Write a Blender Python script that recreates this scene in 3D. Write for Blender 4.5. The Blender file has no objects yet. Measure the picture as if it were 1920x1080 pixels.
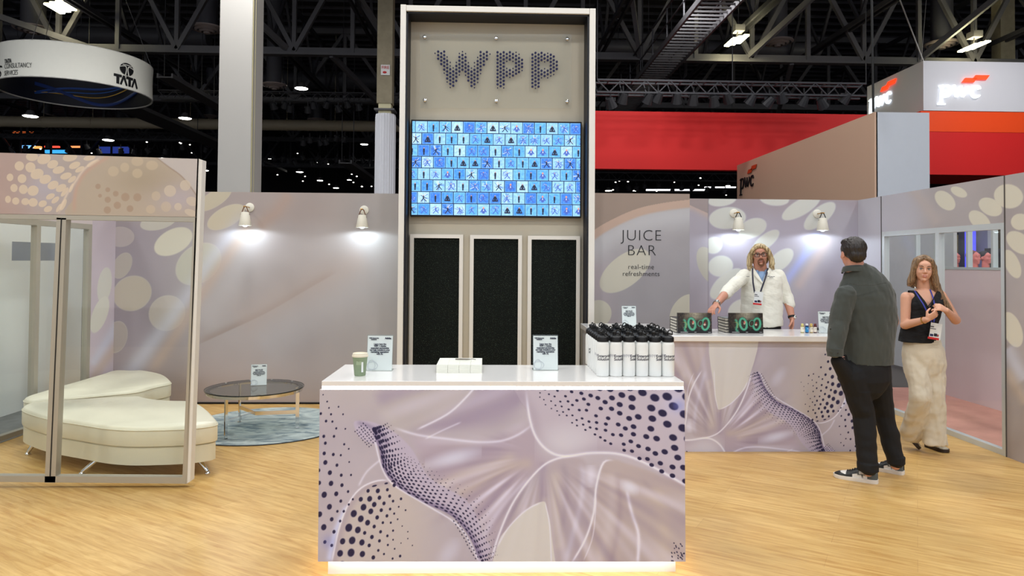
import bpy, bmesh, math, random
import numpy as np
from mathutils import Vector, Matrix, Euler
random.seed(4); RS = np.random.RandomState(7)
sc = bpy.context.scene
COL = sc.collection
pi = math.pi

# ------------------------------------------------------------------ camera
F = 1300.0; CX = 960.0; CY = 463.0; CAMZ = 1.66
YAW, PITCH, ROLL = math.radians(1.75), math.radians(1.2), 0.0072
cam_d = bpy.data.cameras.new('camera'); cam = bpy.data.objects.new('camera', cam_d); COL.objects.link(cam)
CAMR = (Matrix.Rotation(-YAW, 3, 'Z') @ Matrix.Rotation(pi/2 + PITCH, 3, 'X') @ Matrix.Rotation(ROLL, 3, 'Z'))
cam.matrix_world = Matrix.Translation((0, 0, CAMZ)) @ CAMR.to_4x4()
cam_d.sensor_width = 36; cam_d.lens = F/1920*36
cam_d.shift_y = (CY-540)/1920
cam_d.clip_end = 200; cam_d.clip_start = 0.05
sc.camera = cam
sc.view_settings.view_transform = 'Standard'
sc.view_settings.look = 'None'
sc.view_settings.gamma = 1
sc.view_settings.use_curve_mapping = False
sc.view_settings.exposure = 0.36
# ------------------------------------------------------------------ ambient light of the open hall behind the camera
W = bpy.data.worlds.new('hall_ambience'); sc.world = W; W.use_nodes = True
W.node_tree.nodes['Background'].inputs[0].default_value = (0.85, 0.91, 1.0, 1)
W.node_tree.nodes['Background'].inputs[1].default_value = 0.78
# unseen high-bay lamps above the frame, some added for brightness (fixtures are built in high_bay_light)
HALL_LAMP_W = 115.0
LAMP_SPOTS = [(-7.5, 1.0), (-2.5, 1.0), (2.5, 1.0), (7.5, 1.0), (-7.5, 6.2), (-2.5, 6.2), (2.5, 6.2), (7.5, 6.2), (-5, -4), (0, -4), (5, -4), (-13, 15), (-5, 13.5), (4.5, 12), (12, 12), (-8, 18), (5, 17.5), (15, 17.5)]  # those beyond the booth are added to brighten ring sign, column and banner
LAMP_Z = 9.2
try: sc.cycles.use_light_tree = True
except Exception: pass
sc.cycles.max_bounces = 8; sc.cycles.transparent_max_bounces = 16
sc.cycles.sample_clamp_indirect = 6; sc.cycles.caustics_reflective = False; sc.cycles.caustics_refractive = False

def ray(px, py):
    d = Vector(((px-CX)/F, -(py-CY)/F, -1.0)); return CAMR @ d
def PY(px, py, Y):
    d = ray(px, py); t = Y/d.y; return Vector((d.x*t, Y, CAMZ + d.z*t))
def PZ(px, py, Z):
    d = ray(px, py); t = (Z-CAMZ)/d.z; return Vector((d.x*t, d.y*t, Z))
def PX(px, py, X):
    d = ray(px, py); t = X/d.x; return Vector((X, d.y*t, CAMZ + d.z*t))
def PPL(px, py, p0, n):
    d = ray(px, py); o = Vector((0, 0, CAMZ)); t = (p0-o).dot(n)/d.dot(n); return o + d*t
_M = np.array(CAMR.transposed())
def project(P):
    Q = (P - np.array([0, 0, CAMZ])) @ _M.T
    return CX - F*Q[..., 0]/Q[..., 2], CY + F*Q[..., 1]/Q[..., 2]

def lin(c):
    c = np.asarray(c, float)/255.0
    return np.where(c <= 0.04045, c/12.92, ((c+0.055)/1.055)**2.4)
def rgb(r, g, b): return tuple(float(x) for x in lin((r, g, b)))

# ------------------------------------------------------------------ materials
MATS = {}
def mat(name, c=(200, 200, 200), rough=.5, metal=0, var=.06, scale=8, bump=0, bscale=60, emit=None, es=0, trans=0, ior=1.45, alpha=1, coat=0, sheen=0):
    if name in MATS: return MATS[name]
    m = bpy.data.materials.new(name); m.use_nodes = True; nt = m.node_tree; b = nt.nodes['Principled BSDF']
    L = nt.links; N = nt.nodes
    base = rgb(*c)
    tc = N.new('ShaderNodeTexCoord')
    nz = N.new('ShaderNodeTexNoise'); nz.inputs['Scale'].default_value = scale; nz.inputs['Detail'].default_value = 3
    L.new(tc.outputs['Object'], nz.inputs['Vector'])
    mx = N.new('ShaderNodeMix'); mx.data_type = 'RGBA'
    mx.inputs[6].default_value = (*[x*(1-var) for x in base], 1); mx.inputs[7].default_value = (*[min(1, x*(1+var)) for x in base], 1)
    L.new(nz.outputs['Fac'], mx.inputs[0]); L.new(mx.outputs[2], b.inputs['Base Color'])
    b.inputs['Roughness'].default_value = rough; b.inputs['Metallic'].default_value = metal; b.inputs['IOR'].default_value = ior
    b.inputs['Transmission Weight'].default_value = trans; b.inputs['Alpha'].default_value = alpha
    b.inputs['Coat Weight'].default_value = coat
    if sheen: b.inputs['Sheen Weight'].default_value = sheen
    if emit:
        b.inputs['Emission Color'].default_value = (*rgb(*emit), 1); b.inputs['Emission Strength'].default_value = es
    if bump:
        n2 = N.new('ShaderNodeTexNoise'); n2.inputs['Scale'].default_value = bscale; n2.inputs['Detail'].default_value = 4
        L.new(tc.outputs['Object'], n2.inputs['Vector'])
        bp = N.new('ShaderNodeBump'); bp.inputs['Strength'].default_value = bump; bp.inputs['Distance'].default_value = .01
        L.new(n2.outputs['Fac'], bp.inputs['Height']); L.new(bp.outputs['Normal'], b.inputs['Normal'])
    MATS[name] = m; return m
def print_mat(name, rough=.55, es=0, spec=.5, coat=0):
    if name in MATS: return MATS[name]
    m = bpy.data.materials.new(name); m.use_nodes = True; nt = m.node_tree; b = nt.nodes['Principled BSDF']
    a = nt.nodes.new('ShaderNodeAttribute'); a.attribute_name = 'Col'
    b.inputs['Roughness'].default_value = rough; b.inputs['Specular IOR Level'].default_value = spec; b.inputs['Coat Weight'].default_value = coat
    if es:
        b.inputs['Base Color'].default_value = (0.01, 0.01, 0.01, 1)
        nt.links.new(a.outputs['Color'], b.inputs['Emission Color']); b.inputs['Emission Strength'].default_value = es
    else: nt.links.new(a.outputs['Color'], b.inputs['Base Color'])
    MATS[name] = m; return m
def glass_mat(name, tint=(250, 253, 252), refl=.06, rough=0.02, frost=None):
    """thin architectural glass: mostly clear, fresnel mirror on top"""
    if name in MATS: return MATS[name]
    m = bpy.data.materials.new(name); m.use_nodes = True; nt = m.node_tree; N = nt.nodes; L = nt.links; N.clear()
    out = N.new('ShaderNodeOutputMaterial'); tr = N.new('ShaderNodeBsdfTransparent'); tr.inputs[0].default_value = (*rgb(*tint), 1)
    gl = N.new('ShaderNodeBsdfGlossy'); gl.inputs['Roughness'].default_value = rough
    fr = N.new('ShaderNodeFresnel'); ge = N.new('ShaderNodeNewGeometry'); im = N.new('ShaderNodeMapRange'); im.inputs[3].default_value = 1.5; im.inputs[4].default_value = 1/1.5
    L.new(ge.outputs['Backfacing'], im.inputs[0]); L.new(im.outputs[0], fr.inputs['IOR'])
    nz = N.new('ShaderNodeTexNoise'); nz.inputs['Scale'].default_value = 2.0
    mr = N.new('ShaderNodeMapRange'); mr.inputs[3].default_value = .9; mr.inputs[4].default_value = 1.1
    L.new(nz.outputs['Fac'], mr.inputs[0])
    ml = N.new('ShaderNodeMath'); ml.operation = 'MULTIPLY'; L.new(fr.outputs[0], ml.inputs[0]); L.new(mr.outputs[0], ml.inputs[1])
    mx = N.new('ShaderNodeMixShader'); L.new(ml.outputs[0], mx.inputs[0]); L.new(tr.outputs[0], mx.inputs[1]); L.new(gl.outputs[0], mx.inputs[2])
    L.new(mx.outputs[0], out.inputs[0]); MATS[name] = m; return m
def wood_floor():
    m = bpy.data.materials.new('light_oak_laminate'); m.use_nodes = True; nt = m.node_tree; N = nt.nodes; L = nt.links; b = N['Principled BSDF']
    tc = N.new('ShaderNodeTexCoord'); mp = N.new('ShaderNodeMapping'); mp.inputs['Rotation'].default_value = (0, 0, math.radians(32))
    L.new(tc.outputs['Object'], mp.inputs[0])
    br = N.new('ShaderNodeTexBrick'); br.inputs['Scale'].default_value = 1; br.inputs['Brick Width'].default_value = 1.2; br.inputs['Row Height'].default_value = .19
    br.inputs['Mortar Size'].default_value = .0012; br.offset = .37
    br.inputs['Color1'].default_value = (*rgb(210, 172, 106), 1); br.inputs['Color2'].default_value = (*rgb(219, 183, 118), 1); br.inputs['Mortar'].default_value = (*rgb(196, 156, 98), 1)
    L.new(mp.outputs[0], br.inputs['Vector'])
    m2 = N.new('ShaderNodeMapping'); m2.inputs['Scale'].default_value = (1.3, 14, 1); L.new(mp.outputs[0], m2.inputs[0])
    nz = N.new('ShaderNodeTexNoise'); nz.inputs['Scale'].default_value = 2.2; nz.inputs['Detail'].default_value = 6; nz.inputs['Roughness'].default_value = .62; nz.inputs['Distortion'].default_value = .6
    L.new(m2.outputs[0], nz.inputs['Vector'])
    cr = N.new('ShaderNodeValToRGB'); cr.color_ramp.elements[0].position = .32; cr.color_ramp.elements[0].color = (*rgb(214, 190, 160), 1)
    cr.color_ramp.elements[1].position = .62; cr.color_ramp.elements[1].color = (1, 1, 1, 1); L.new(nz.outputs['Fac'], cr.inputs[0])
    mx = N.new('ShaderNodeMix'); mx.data_type = 'RGBA'; mx.blend_type = 'MULTIPLY'; mx.inputs[0].default_value = .8
    L.new(br.outputs['Color'], mx.inputs[6]); L.new(cr.outputs[0], mx.inputs[7])
    n3 = N.new('ShaderNodeTexNoise'); n3.inputs['Scale'].default_value = 1.1; n3.inputs['Detail'].default_value = 3; L.new(mp.outputs[0], n3.inputs['Vector'])
    mr = N.new('ShaderNodeMapRange'); mr.inputs[1].default_value = .3; mr.inputs[2].default_value = .7; mr.inputs[3].default_value = .88; mr.inputs[4].default_value = 1.05; L.new(n3.outputs['Fac'], mr.inputs[0])
    m4 = N.new('ShaderNodeMix'); m4.data_type = 'RGBA'; m4.blend_type = 'MULTIPLY'; m4.inputs[0].default_value = 1
    L.new(mx.outputs[2], m4.inputs[6]); L.new(mr.outputs[0], m4.inputs[7]); L.new(m4.outputs[2], b.inputs['Base Color'])
    b.inputs['Roughness'].default_value = .36; b.inputs['Specular IOR Level'].default_value = .35
    return m

# ------------------------------------------------------------------ mesh helpers
class MB:
    def __init__(s): s.v = []; s.f = []; s.mi = []
    def add(s, vs, fs, mi=0):
        o = len(s.v); s.v += [tuple(p) for p in vs]; s.f += [tuple(i+o for i in f) for f in fs]; s.mi += [mi]*len(fs); return s
    def box(s, c, d, rz=0, M=None, mi=0):
        x, y, z = [k/2 for k in d]; vs = [Vector((a*x, b*y, e*z)) for e in (-1, 1) for b in (-1, 1) for a in (-1, 1)]
        if M is None: M = Matrix.Rotation(rz, 3, 'Z')
        vs = [M @ v + Vector(c) for v in vs]
        return s.add(vs, [(0, 2, 3, 1), (4, 5, 7, 6), (0, 1, 5, 4), (2, 6, 7, 3), (0, 4, 6, 2), (1, 3, 7, 5)], mi)
    def slab(s, q, off, mi=0):
        """quad q (4 pts ccw from the front) thickened by the vector off"""
        q = [Vector(p) for p in q]; r = [p + Vector(off) for p in q]
        return s.add(q + r, [(0, 1, 2, 3), (7, 6, 5, 4), (0, 4, 5, 1), (1, 5, 6, 2), (2, 6, 7, 3), (3, 7, 4, 0)], mi)
    def beam(s, a, b, w, h=None, mi=0, up=(0, 0, 1)):
        a = Vector(a); b = Vector(b); h = h or w; d = (b-a).normalized(); u = Vector(up)
        if abs(d.dot(u)) > .98: u = Vector((0, 1, 0))
        x = d.cross(u).normalized(); y = x.cross(d)
        q = [x*w/2*i + y*h/2*j for i, j in ((-1, -1), (1, -1), (1, 1), (-1, 1))]
        return s.add([a+k for k in q] + [b+k for k in q], [(3, 2, 1, 0), (4, 5, 6, 7), (0, 1, 5, 4), (1, 2, 6, 5), (2, 3, 7, 6), (3, 0, 4, 7)], mi)
    def tube(s, pts, r, n=8, cap=True, closed=False, mi=0, flat=1.0, up=None):
        pts = [Vector(p) for p in pts]; k = len(pts); rs = r if hasattr(r, '__len__') else [r]*k
        rings = []; prev = None
        for i, p in enumerate(pts):
            if closed: d = pts[(i+1) % k] - pts[i-1]
            else: d = pts[min(i+1, k-1)] - pts[max(i-1, 0)]
            d = d.normalized() if d.length > 1e-9 else Vector((0, 0, 1))
            if prev is None:
                u = Vector(up) if up is not None else (Vector((0, 0, 1)) if abs(d.z) < .9 else Vector((0, 1, 0)))
            else: u = prev
            x = (u - d*u.dot(d)); x = x.normalized() if x.length > 1e-6 else Vector((1, 0, 0)); prev = x; y = d.cross(x)
            ri = rs[i]; ra, rb = (ri if hasattr(ri, '__len__') else (ri, ri*flat))
            rings.append([p + x*math.cos(t)*ra + y*math.sin(t)*rb for t in [2*pi*j/n for j in range(n)]])
        vs = [v for R in rings for v in R]; fs = []
        for i in range(k if closed else k-1):
            a = i*n; b = ((i+1) % k)*n
            fs += [(a+j, a+(j+1) % n, b+(j+1) % n, b+j) for j in range(n)]
        if cap and not closed:
            fs.append(tuple(range(n))[::-1]); fs.append(tuple((k-1)*n+j for j in range(n)))
        return s.add(vs, fs, mi)
    def lathe(s, prof, c=(0, 0, 0), n=24, mi=0, M=None, cap=True):
        vs = []
        for r, z in prof:
            for j in range(n):
                t = 2*pi*j/n; v = Vector((r*math.cos(t), r*math.sin(t), z))
                if M is not None: v = M @ v
                vs.append(v + Vector(c))
        fs = []
        for i in range(len(prof)-1):
            fs += [(i*n+j, i*n+(j+1) % n, (i+1)*n+(j+1) % n, (i+1)*n+j) for j in range(n)]
        if cap: fs.append(tuple(range(n))[::-1]); fs.append(tuple((len(prof)-1)*n+j for j in range(n)))
        return s.add(vs, fs, mi)
    def ell(s, c, r, M=None, n=16, m=10, mi=0):
        vs = []; r = r if hasattr(r, '__len__') else (r, r, r)
        M = M or Matrix.Identity(3)
        vs.append(M @ Vector((0, 0, -r[2])) + Vector(c))
        for i in range(1, m):
            ph = -pi/2 + pi*i/m
            for j in range(n):
                t = 2*pi*j/n
                vs.append(M @ Vector((r[0]*math.cos(ph)*math.cos(t), r[1]*math.cos(ph)*math.sin(t), r[2]*math.sin(ph))) + Vector(c))
        vs.append(M @ Vector((0, 0, r[2])) + Vector(c))
        fs = [(0, 1+(j+1) % n, 1+j) for j in range(n)]
        for i in range(m-2):
            a = 1+i*n; b = a+n
            fs += [(a+j, a+(j+1) % n, b+(j+1) % n, b+j) for j in range(n)]
        a = 1+(m-2)*n; e = len(vs)-1
        fs += [(a+j, a+(j+1) % n, e) for j in range(n)]
        return s.add(vs, fs, mi)
    def cap(s, a, b, ra, rb, n=14, M=None):
        """tapered capsule"""
        a = Vector(a); b = Vector(b); d = b-a; L = d.length; d = d/L if L > 1e-6 else Vector((0, 0, 1))
        pts = []; rr = []
        for t in (-1, -.85, -.5, 0): pts.append(a + d*t*ra); rr.append(max(ra*math.sqrt(max(0, 1-t*t)), ra*.05))
        for t in (.33, .66): pts.append(a.lerp(b, t)); rr.append(ra + (rb-ra)*t)
        for t in (0, .5, .85, 1): pts.append(b + d*t*rb); rr.append(max(rb*math.sqrt(max(0, 1-t*t)), rb*.05))
        return s.tube(pts, rr, n)
    def prism(s, pts, z0, z1, mi=0):
        n = len(pts); vs = [(p[0], p[1], z0) for p in pts] + [(p[0], p[1], z1) for p in pts]
        return s.add(vs, [tuple(range(n))[::-1], tuple(range(n, 2*n))] + [(j, (j+1) % n, n+(j+1) % n, n+j) for j in range(n)], mi)
    def mesh(s, name, mats, smooth=False):
        me = bpy.data.meshes.new(name); me.from_pydata(s.v, [], s.f)
        mats = mats if isinstance(mats, (list, tuple)) else [mats]
        for m in mats: me.materials.append(m)
        if len(mats) > 1: me.polygons.foreach_set('material_index', s.mi)
        bm = bmesh.new(); bm.from_mesh(me); bmesh.ops.recalc_face_normals(bm, faces=bm.faces); bm.to_mesh(me); bm.free()
        if smooth:
            me.polygons.foreach_set('use_smooth', [True]*len(me.polygons))
            if smooth != 'all':
                try: me.set_sharp_from_angle(angle=math.radians(40))
                except Exception: pass
        me.update(); return me
    def build(s, name, mats, parent=None, smooth=False, bevel=0):
        o = bpy.data.objects.new(name, s.mesh(name, mats, smooth)); COL.objects.link(o)
        if bevel:
            b = o.modifiers.new('bevel', 'BEVEL'); b.width = bevel; b.segments = 2; b.limit_method = 'ANGLE'
        if parent: par(o, parent)
        return o
def par(o, p):
    o.parent = p; o.matrix_parent_inverse = p.matrix_basis.inverted() if p.parent is None else (p.parent.matrix_basis @ p.matrix_basis).inverted()
def tag(o, label=None, cat=None, group=None, kind=None):
    if label: o['label'] = label
    if cat: o['category'] = cat
    if group: o['group'] = group
    if kind: o['kind'] = kind
    return o
def thing(name, loc, label, cat, group=None, rz=0):
    o = bpy.data.objects.new(name, None); COL.objects.link(o); o.location = loc; o.rotation_euler = (0, 0, rz); o.empty_display_size = .05
    o.matrix_basis = Matrix.Translation(loc) @ Matrix.Rotation(rz, 4, 'Z')
    return tag(o, label, cat, group)
def struct(name, mb, m, parent=None, label=None, **k):
    o = mb.build(name, m, parent, **k)
    if not parent: o['kind'] = 'structure'
    if label: o['label'] = label
    return o
def local(name, mb, m, parent, **k):
    """part modelled in its thing's own coordinates"""
    o = mb.build(name, m, **k); o.parent = parent; return o
def kids(o): return [c for c in COL.objects if c.parent == o]
def copy_tree(o, parent=None, ch=None):
    c = o.copy(); COL.objects.link(c)
    if parent: c.parent = parent
    for k in kids(o): copy_tree(k, c)
    return c
def textmesh(txt, size, offset=0, extrude=.0006, align='LEFT', shear=0, space=1, line=1):
    cu = bpy.data.curves.new('t', 'FONT'); cu.body = txt; cu.size = size; cu.offset = offset; cu.extrude = extrude; cu.align_x = align; cu.shear = shear
    cu.space_character = space; cu.space_line = line; cu.resolution_u = 4
    o = bpy.data.objects.new('t', cu); COL.objects.link(o); dg = bpy.context.evaluated_depsgraph_get(); dg.update()
    me = bpy.data.meshes.new_from_object(o.evaluated_get(dg)); bpy.data.objects.remove(o); bpy.data.curves.remove(cu); return me
def text(name, txt, loc, size, m, parent=None, M=None, **k):
    """lettering standing in the XZ plane and read from -Y (M: extra 3x3 rotation)"""
    me = textmesh(txt, size, **k); me.materials.clear(); me.materials.append(m)
    R = Matrix.Rotation(pi/2, 4, 'X')
    if M is not None: R = M.to_4x4() @ R
    me.transform(Matrix.Translation(loc) @ R)
    o = bpy.data.objects.new(name, me); COL.objects.link(o)
    if parent: par(o, parent)
    return o
def remesh(mb, name, mats, voxel=.006, smooth=3, parent=None, post=None):
    me0 = mb.mesh(name, mats if isinstance(mats, list) else [mats]); o = bpy.data.objects.new(name, me0); COL.objects.link(o)
    r = o.modifiers.new('r', 'REMESH'); r.mode = 'VOXEL'; r.voxel_size = voxel; r.use_smooth_shade = True
    if smooth: s = o.modifiers.new('s', 'SMOOTH'); s.iterations = smooth; s.factor = .5
    dg = bpy.context.evaluated_depsgraph_get(); dg.update()
    me = bpy.data.meshes.new_from_object(o.evaluated_get(dg)); o.modifiers.clear(); o.data = me
    if not me.materials:
        for m in (mats if isinstance(mats, list) else [mats]): me.materials.append(m)
    me.polygons.foreach_set('use_smooth', [True]*len(me.polygons))
    if post:
        n = len(me.vertices); co = np.empty(n*3); me.vertices.foreach_get('co', co); no = np.empty(n*3); me.vertices.foreach_get('normal', no)
        co = post(co.reshape(-1, 3), no.reshape(-1, 3)); me.vertices.foreach_set('co', co.ravel()); me.update()
    if parent: par(o, parent)
    return o

# ------------------------------------------------------------------ printed artwork on panels (colour attribute on a fine grid)
def sm(x, a, b):
    t = np.clip((x-a)/(b-a), 0, 1); return t*t*(3-2*t)
def noise(x, y, sc_, seed=0, oct=3):
    r = np.random.RandomState(seed); out = np.zeros_like(x); amp = 1; tot = 0
    for o in range(oct):
        for k in range(4):
            a = r.rand()*6.28; ph = r.rand()*6.28; f = (.7+.6*r.rand())*2**o/sc_
            out += amp*np.sin((x*math.cos(a)+y*math.sin(a))*6.28*f + ph + 1.3*np.sin((x*math.sin(a)-y*math.cos(a))*4*f+ph))
        tot += amp*2.2; amp *= .55
    return out/tot
class Art:
    def __init__(s, x, y, base): s.x = x; s.y = y; s.c = np.ones(x.shape+(3,))*np.array(base, float)
    def mix(s, col, a):
        a = a[..., None] if a.ndim == 2 else a; s.c = s.c*(1-a) + np.array(col, float)*a
    def ell(s, cx, cy, rx, ry, ang, col, soft=.06, al=1.0, sup=2.0):
        t = math.radians(ang); R = max(rx, ry)*1.25
        ii = np.where((np.abs(s.x-cx) < R) & (np.abs(s.y-cy) < R))
        if not len(ii[0]): return
        dx = s.x[ii]-cx; dy = s.y[ii]-cy; u = (dx*math.cos(t)+dy*math.sin(t))/rx; v = (-dx*math.sin(t)+dy*math.cos(t))/ry
        d = (np.abs(u)**sup + np.abs(v)**sup)**(1/sup); a = (1-sm(d, 1-soft, 1+soft))*al
        s.c[ii] = s.c[ii]*(1-a[:, None]) + np.array(col, float)*a[:, None]
    def dist(s, pts):
        """distance to polyline, signed side, arc parameter"""
        best = np.full(s.x.shape, 1e9); side = np.zeros(s.x.shape); par_ = np.zeros(s.x.shape); L = 0
        segs = [(pts[i], pts[i+1]) for i in range(len(pts)-1)]; tot = sum(math.dist(a, b) for a, b in segs)
        for a, b in segs:
            l = math.dist(a, b); ux, uy = (b[0]-a[0])/l, (b[1]-a[1])/l
            dx = s.x-a[0]; dy = s.y-a[1]; t = np.clip(dx*ux+dy*uy, 0, l); ex = dx-t*ux; ey = dy-t*uy; d = np.hypot(ex, ey)
            m = d < best; best = np.where(m, d, best); side = np.where(m, ux*dy-uy*dx, side); par_ = np.where(m, (L+t)/tot, par_); L += l
        return best, side, par_
    def stroke(s, pts, w, col, al=1.0, side=0, fade=.12):
        pts = spline(pts, 5); d, sd, p = s.dist(pts)
        a = np.exp(-(d/w)**2)*al
        if side: a = np.where(sd*side > 0, np.exp(-(d/w)**2), np.exp(-(d/(w*.12+.6))**2))*al
        a *= sm(p, 0, fade)*(1-sm(p, 1-fade, 1)) if fade else 1
        s.mix(col, a)
    def poly(s, pts, col, al=1.0, soft=3, edge=None, grad=None):
        pts = spline(pts, 5, True); n = len(pts); ins = np.zeros(s.x.shape, bool); j = n-1
        for i in range(n):
            xi, yi = pts[i]; xj, yj = pts[j]
            if yi != yj:
                c = ((yi > s.y) != (yj > s.y)) & (s.x < (xj-xi)*(s.y-yi)/(yj-yi)+xi); ins ^= c
            j = i
        d, _, _ = s.dist(pts+[pts[0]]); sg = np.where(ins, d, -d); a = sm(sg, -soft*.5, soft*.5)*al
        if grad is not None: a = a*grad(sg)
        s.mix(col, a)
        if edge: s.mix(edge[0], np.exp(-(d/edge[1])**2)*edge[2])
        return sg
    def dots(s, L, col, halo=None):
        for (x, y, rx, ry, a) in L:
            if halo is not None: s.ell(x, y, rx*1.35, ry*1.35, a, halo, .25, .6)
            s.ell(x, y, rx, ry, a, col, .22, .97)
def spline(pts, k=6, closed=False):
    n = len(pts); out = []
    rng = range(n if closed else n-1)
    for i in rng:
        g = (lambda j: pts[j % n]) if closed else (lambda j: pts[max(0, min(n-1, j))])
        p0, p1, p2, p3 = g(i-1), g(i), g(i+1), g(i+2)
        for q in range(k):
            t = q/k; out.append(tuple(.5*((2*p1[c]) + (-p0[c]+p2[c])*t + (2*p0[c]-5*p1[c]+4*p2[c]-p3[c])*t*t + (-p0[c]+3*p1[c]-3*p2[c]+p3[c])*t**3) for c in range(len(p1))))
    if not closed: out.append(tuple(pts[-1]))
    return out
def print_panel(name, quad, nu, nv, art, m, back=(0, .05, 0), edge=(225, 222, 215), parent=None):
    """quad: bl, br, tr, tl seen from the front; art(px, py)->Nx3 srgb 0..255; real board with thickness"""
    bl, br, tr, tl = [np.array(q, float) for q in quad]
    u = np.linspace(0, 1, nu)[None, :, None]; v = np.linspace(0, 1, nv)[:, None, None]
    P = (bl*(1-u)+br*u)*(1-v) + (tl*(1-u)+tr*u)*v
    x, y = project(P); C = lin(np.clip(art(x, y), 0, 255))
    verts = P.reshape(-1, 3); idx = np.arange(nu*nv).reshape(nv, nu)
    fa = np.stack([idx[:-1, :-1], idx[:-1, 1:], idx[1:, 1:], idx[1:, :-1]], -1).reshape(-1, 4)
    n0 = len(verts); b = np.array(back, float); q = [bl, br, tr, tl]
    ex = np.array(q + [p+b for p in q]); verts = np.vstack([verts, ex])
    e = [(0, 4, 5, 1), (1, 5, 6, 2), (2, 6, 7, 3), (3, 7, 4, 0), (5, 4, 7, 6)]
    fb = np.array([[n0+i for i in f] for f in e]); fa = np.vstack([fa, fb])
    me = bpy.data.meshes.new(name); me.vertices.add(len(verts)); me.vertices.foreach_set('co', verts.ravel())
    me.loops.add(fa.size); me.loops.foreach_set('vertex_index', fa.ravel().astype(np.int32))
    me.polygons.add(len(fa)); me.polygons.foreach_set('loop_start', np.arange(0, fa.size, 4, dtype=np.int32)); me.polygons.foreach_set('loop_total', np.full(len(fa), 4, dtype=np.int32))
    me.update(calc_edges=True); me.validate()
    ca = me.attributes.new('Col', 'FLOAT_COLOR', 'POINT')
    full = np.ones((len(verts), 4)); full[:n0, :3] = C.reshape(-1, 3); full[n0:, :3] = lin(edge); ca.data.foreach_set('color', full.ravel())
    me.materials.append(m); o = bpy.data.objects.new(name, me); COL.objects.link(o)
    if parent: par(o, parent)
    return o
# ================================================================== materials used widely
M_WHITE = mat('white_laminate', (226, 224, 218), rough=.32, var=.02)
M_TOP = mat('white_glossy_laminate', (232, 230, 228), rough=.14, var=.03, scale=3, coat=.3)
M_FRAMEW = mat('white_frame_metal', (222, 219, 212), rough=.4, var=.02)
M_ALU = mat('satin_aluminium', (176, 170, 156), rough=.38, metal=.35, var=.03)
M_ALUW = mat('pale_aluminium', (205, 212, 214), rough=.35, metal=.3, var=.02)
M_BLACK = mat('matt_black', (9, 9, 11), rough=.6, var=.1)
M_CHROME = mat('chrome', (225, 225, 225), rough=.08, metal=1, var=.01)
M_STEEL = mat('dark_painted_steel', (58, 57, 62), rough=.6, var=.15, scale=2)
M_STEELL = mat('grey_painted_steel', (92, 90, 93), rough=.55, var=.12, scale=2)
M_STEELD = mat('blackened_steel', (44, 43, 47), rough=.6, var=.2, scale=2)
M_DUCT = mat('dark_duct_sheet', (80, 79, 86), rough=.5, var=.15, scale=2)
M_INK = mat('navy_ink', (22, 24, 52), rough=.5, var=.03)
M_INKB = mat('black_ink', (22, 22, 26), rough=.5, var=.03)
M_PRINT = print_mat('printed_fabric_graphic', .62, spec=.3)
M_PRINTG = print_mat('printed_laminate_graphic', .35, spec=.4)
M_GLASS = glass_mat('clear_glass')
M_PAPER = mat('white_paper', (226, 230, 230), rough=.5, var=.01)
M_LED = mat("led_strip_white", (255, 255, 255), emit=(250, 250, 255), es=12, var=0)

# ================================================================== floor
fl = MB(); fl.add([(-9, -3, 0), (12, -3, 0), (12, 9.2, 0), (-9, 9.2, 0)], [(0, 1, 2, 3)])
struct('floor', fl, wood_floor())
hf = MB(); hf.add([(-60, -14, -.04), (60, -14, -.04), (60, 75, -.04), (-60, 75, -.04)], [(0, 1, 2, 3)])
struct('floor_hall', hf, mat('dark_hall_concrete', (72, 68, 66), rough=.7, var=.2, scale=.5))

# ================================================================== wall layout
H = 2.44
YL, YR, YJ = 8.1, 8.34, 7.78            # back wall left, back wall right, juice bar wall
def X_at(px, Y, py=490): return PY(px, py, Y).x
def on_line(px, a, b):
    """ground point of the wall line a-b under the pixel column px"""
    r = ray(px, 490); d = b-a; M = np.array([[d.x, -r.x], [d.y, -r.y]]); t = np.linalg.solve(M, [-a.x, -a.y]); return Vector((a.x+d.x*t[0], a.y+d.y*t[0], 0))
up = lambda p, z: Vector((p.x, p.y, z))
# left wall line and right wall line
LA = Vector((X_at(216, YL), YL, 0)); LB = PZ(0, 829, 0)
RA = Vector((X_at(1609, YR), YR, 0)); RB = PZ(1888, 857, 0)

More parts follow.
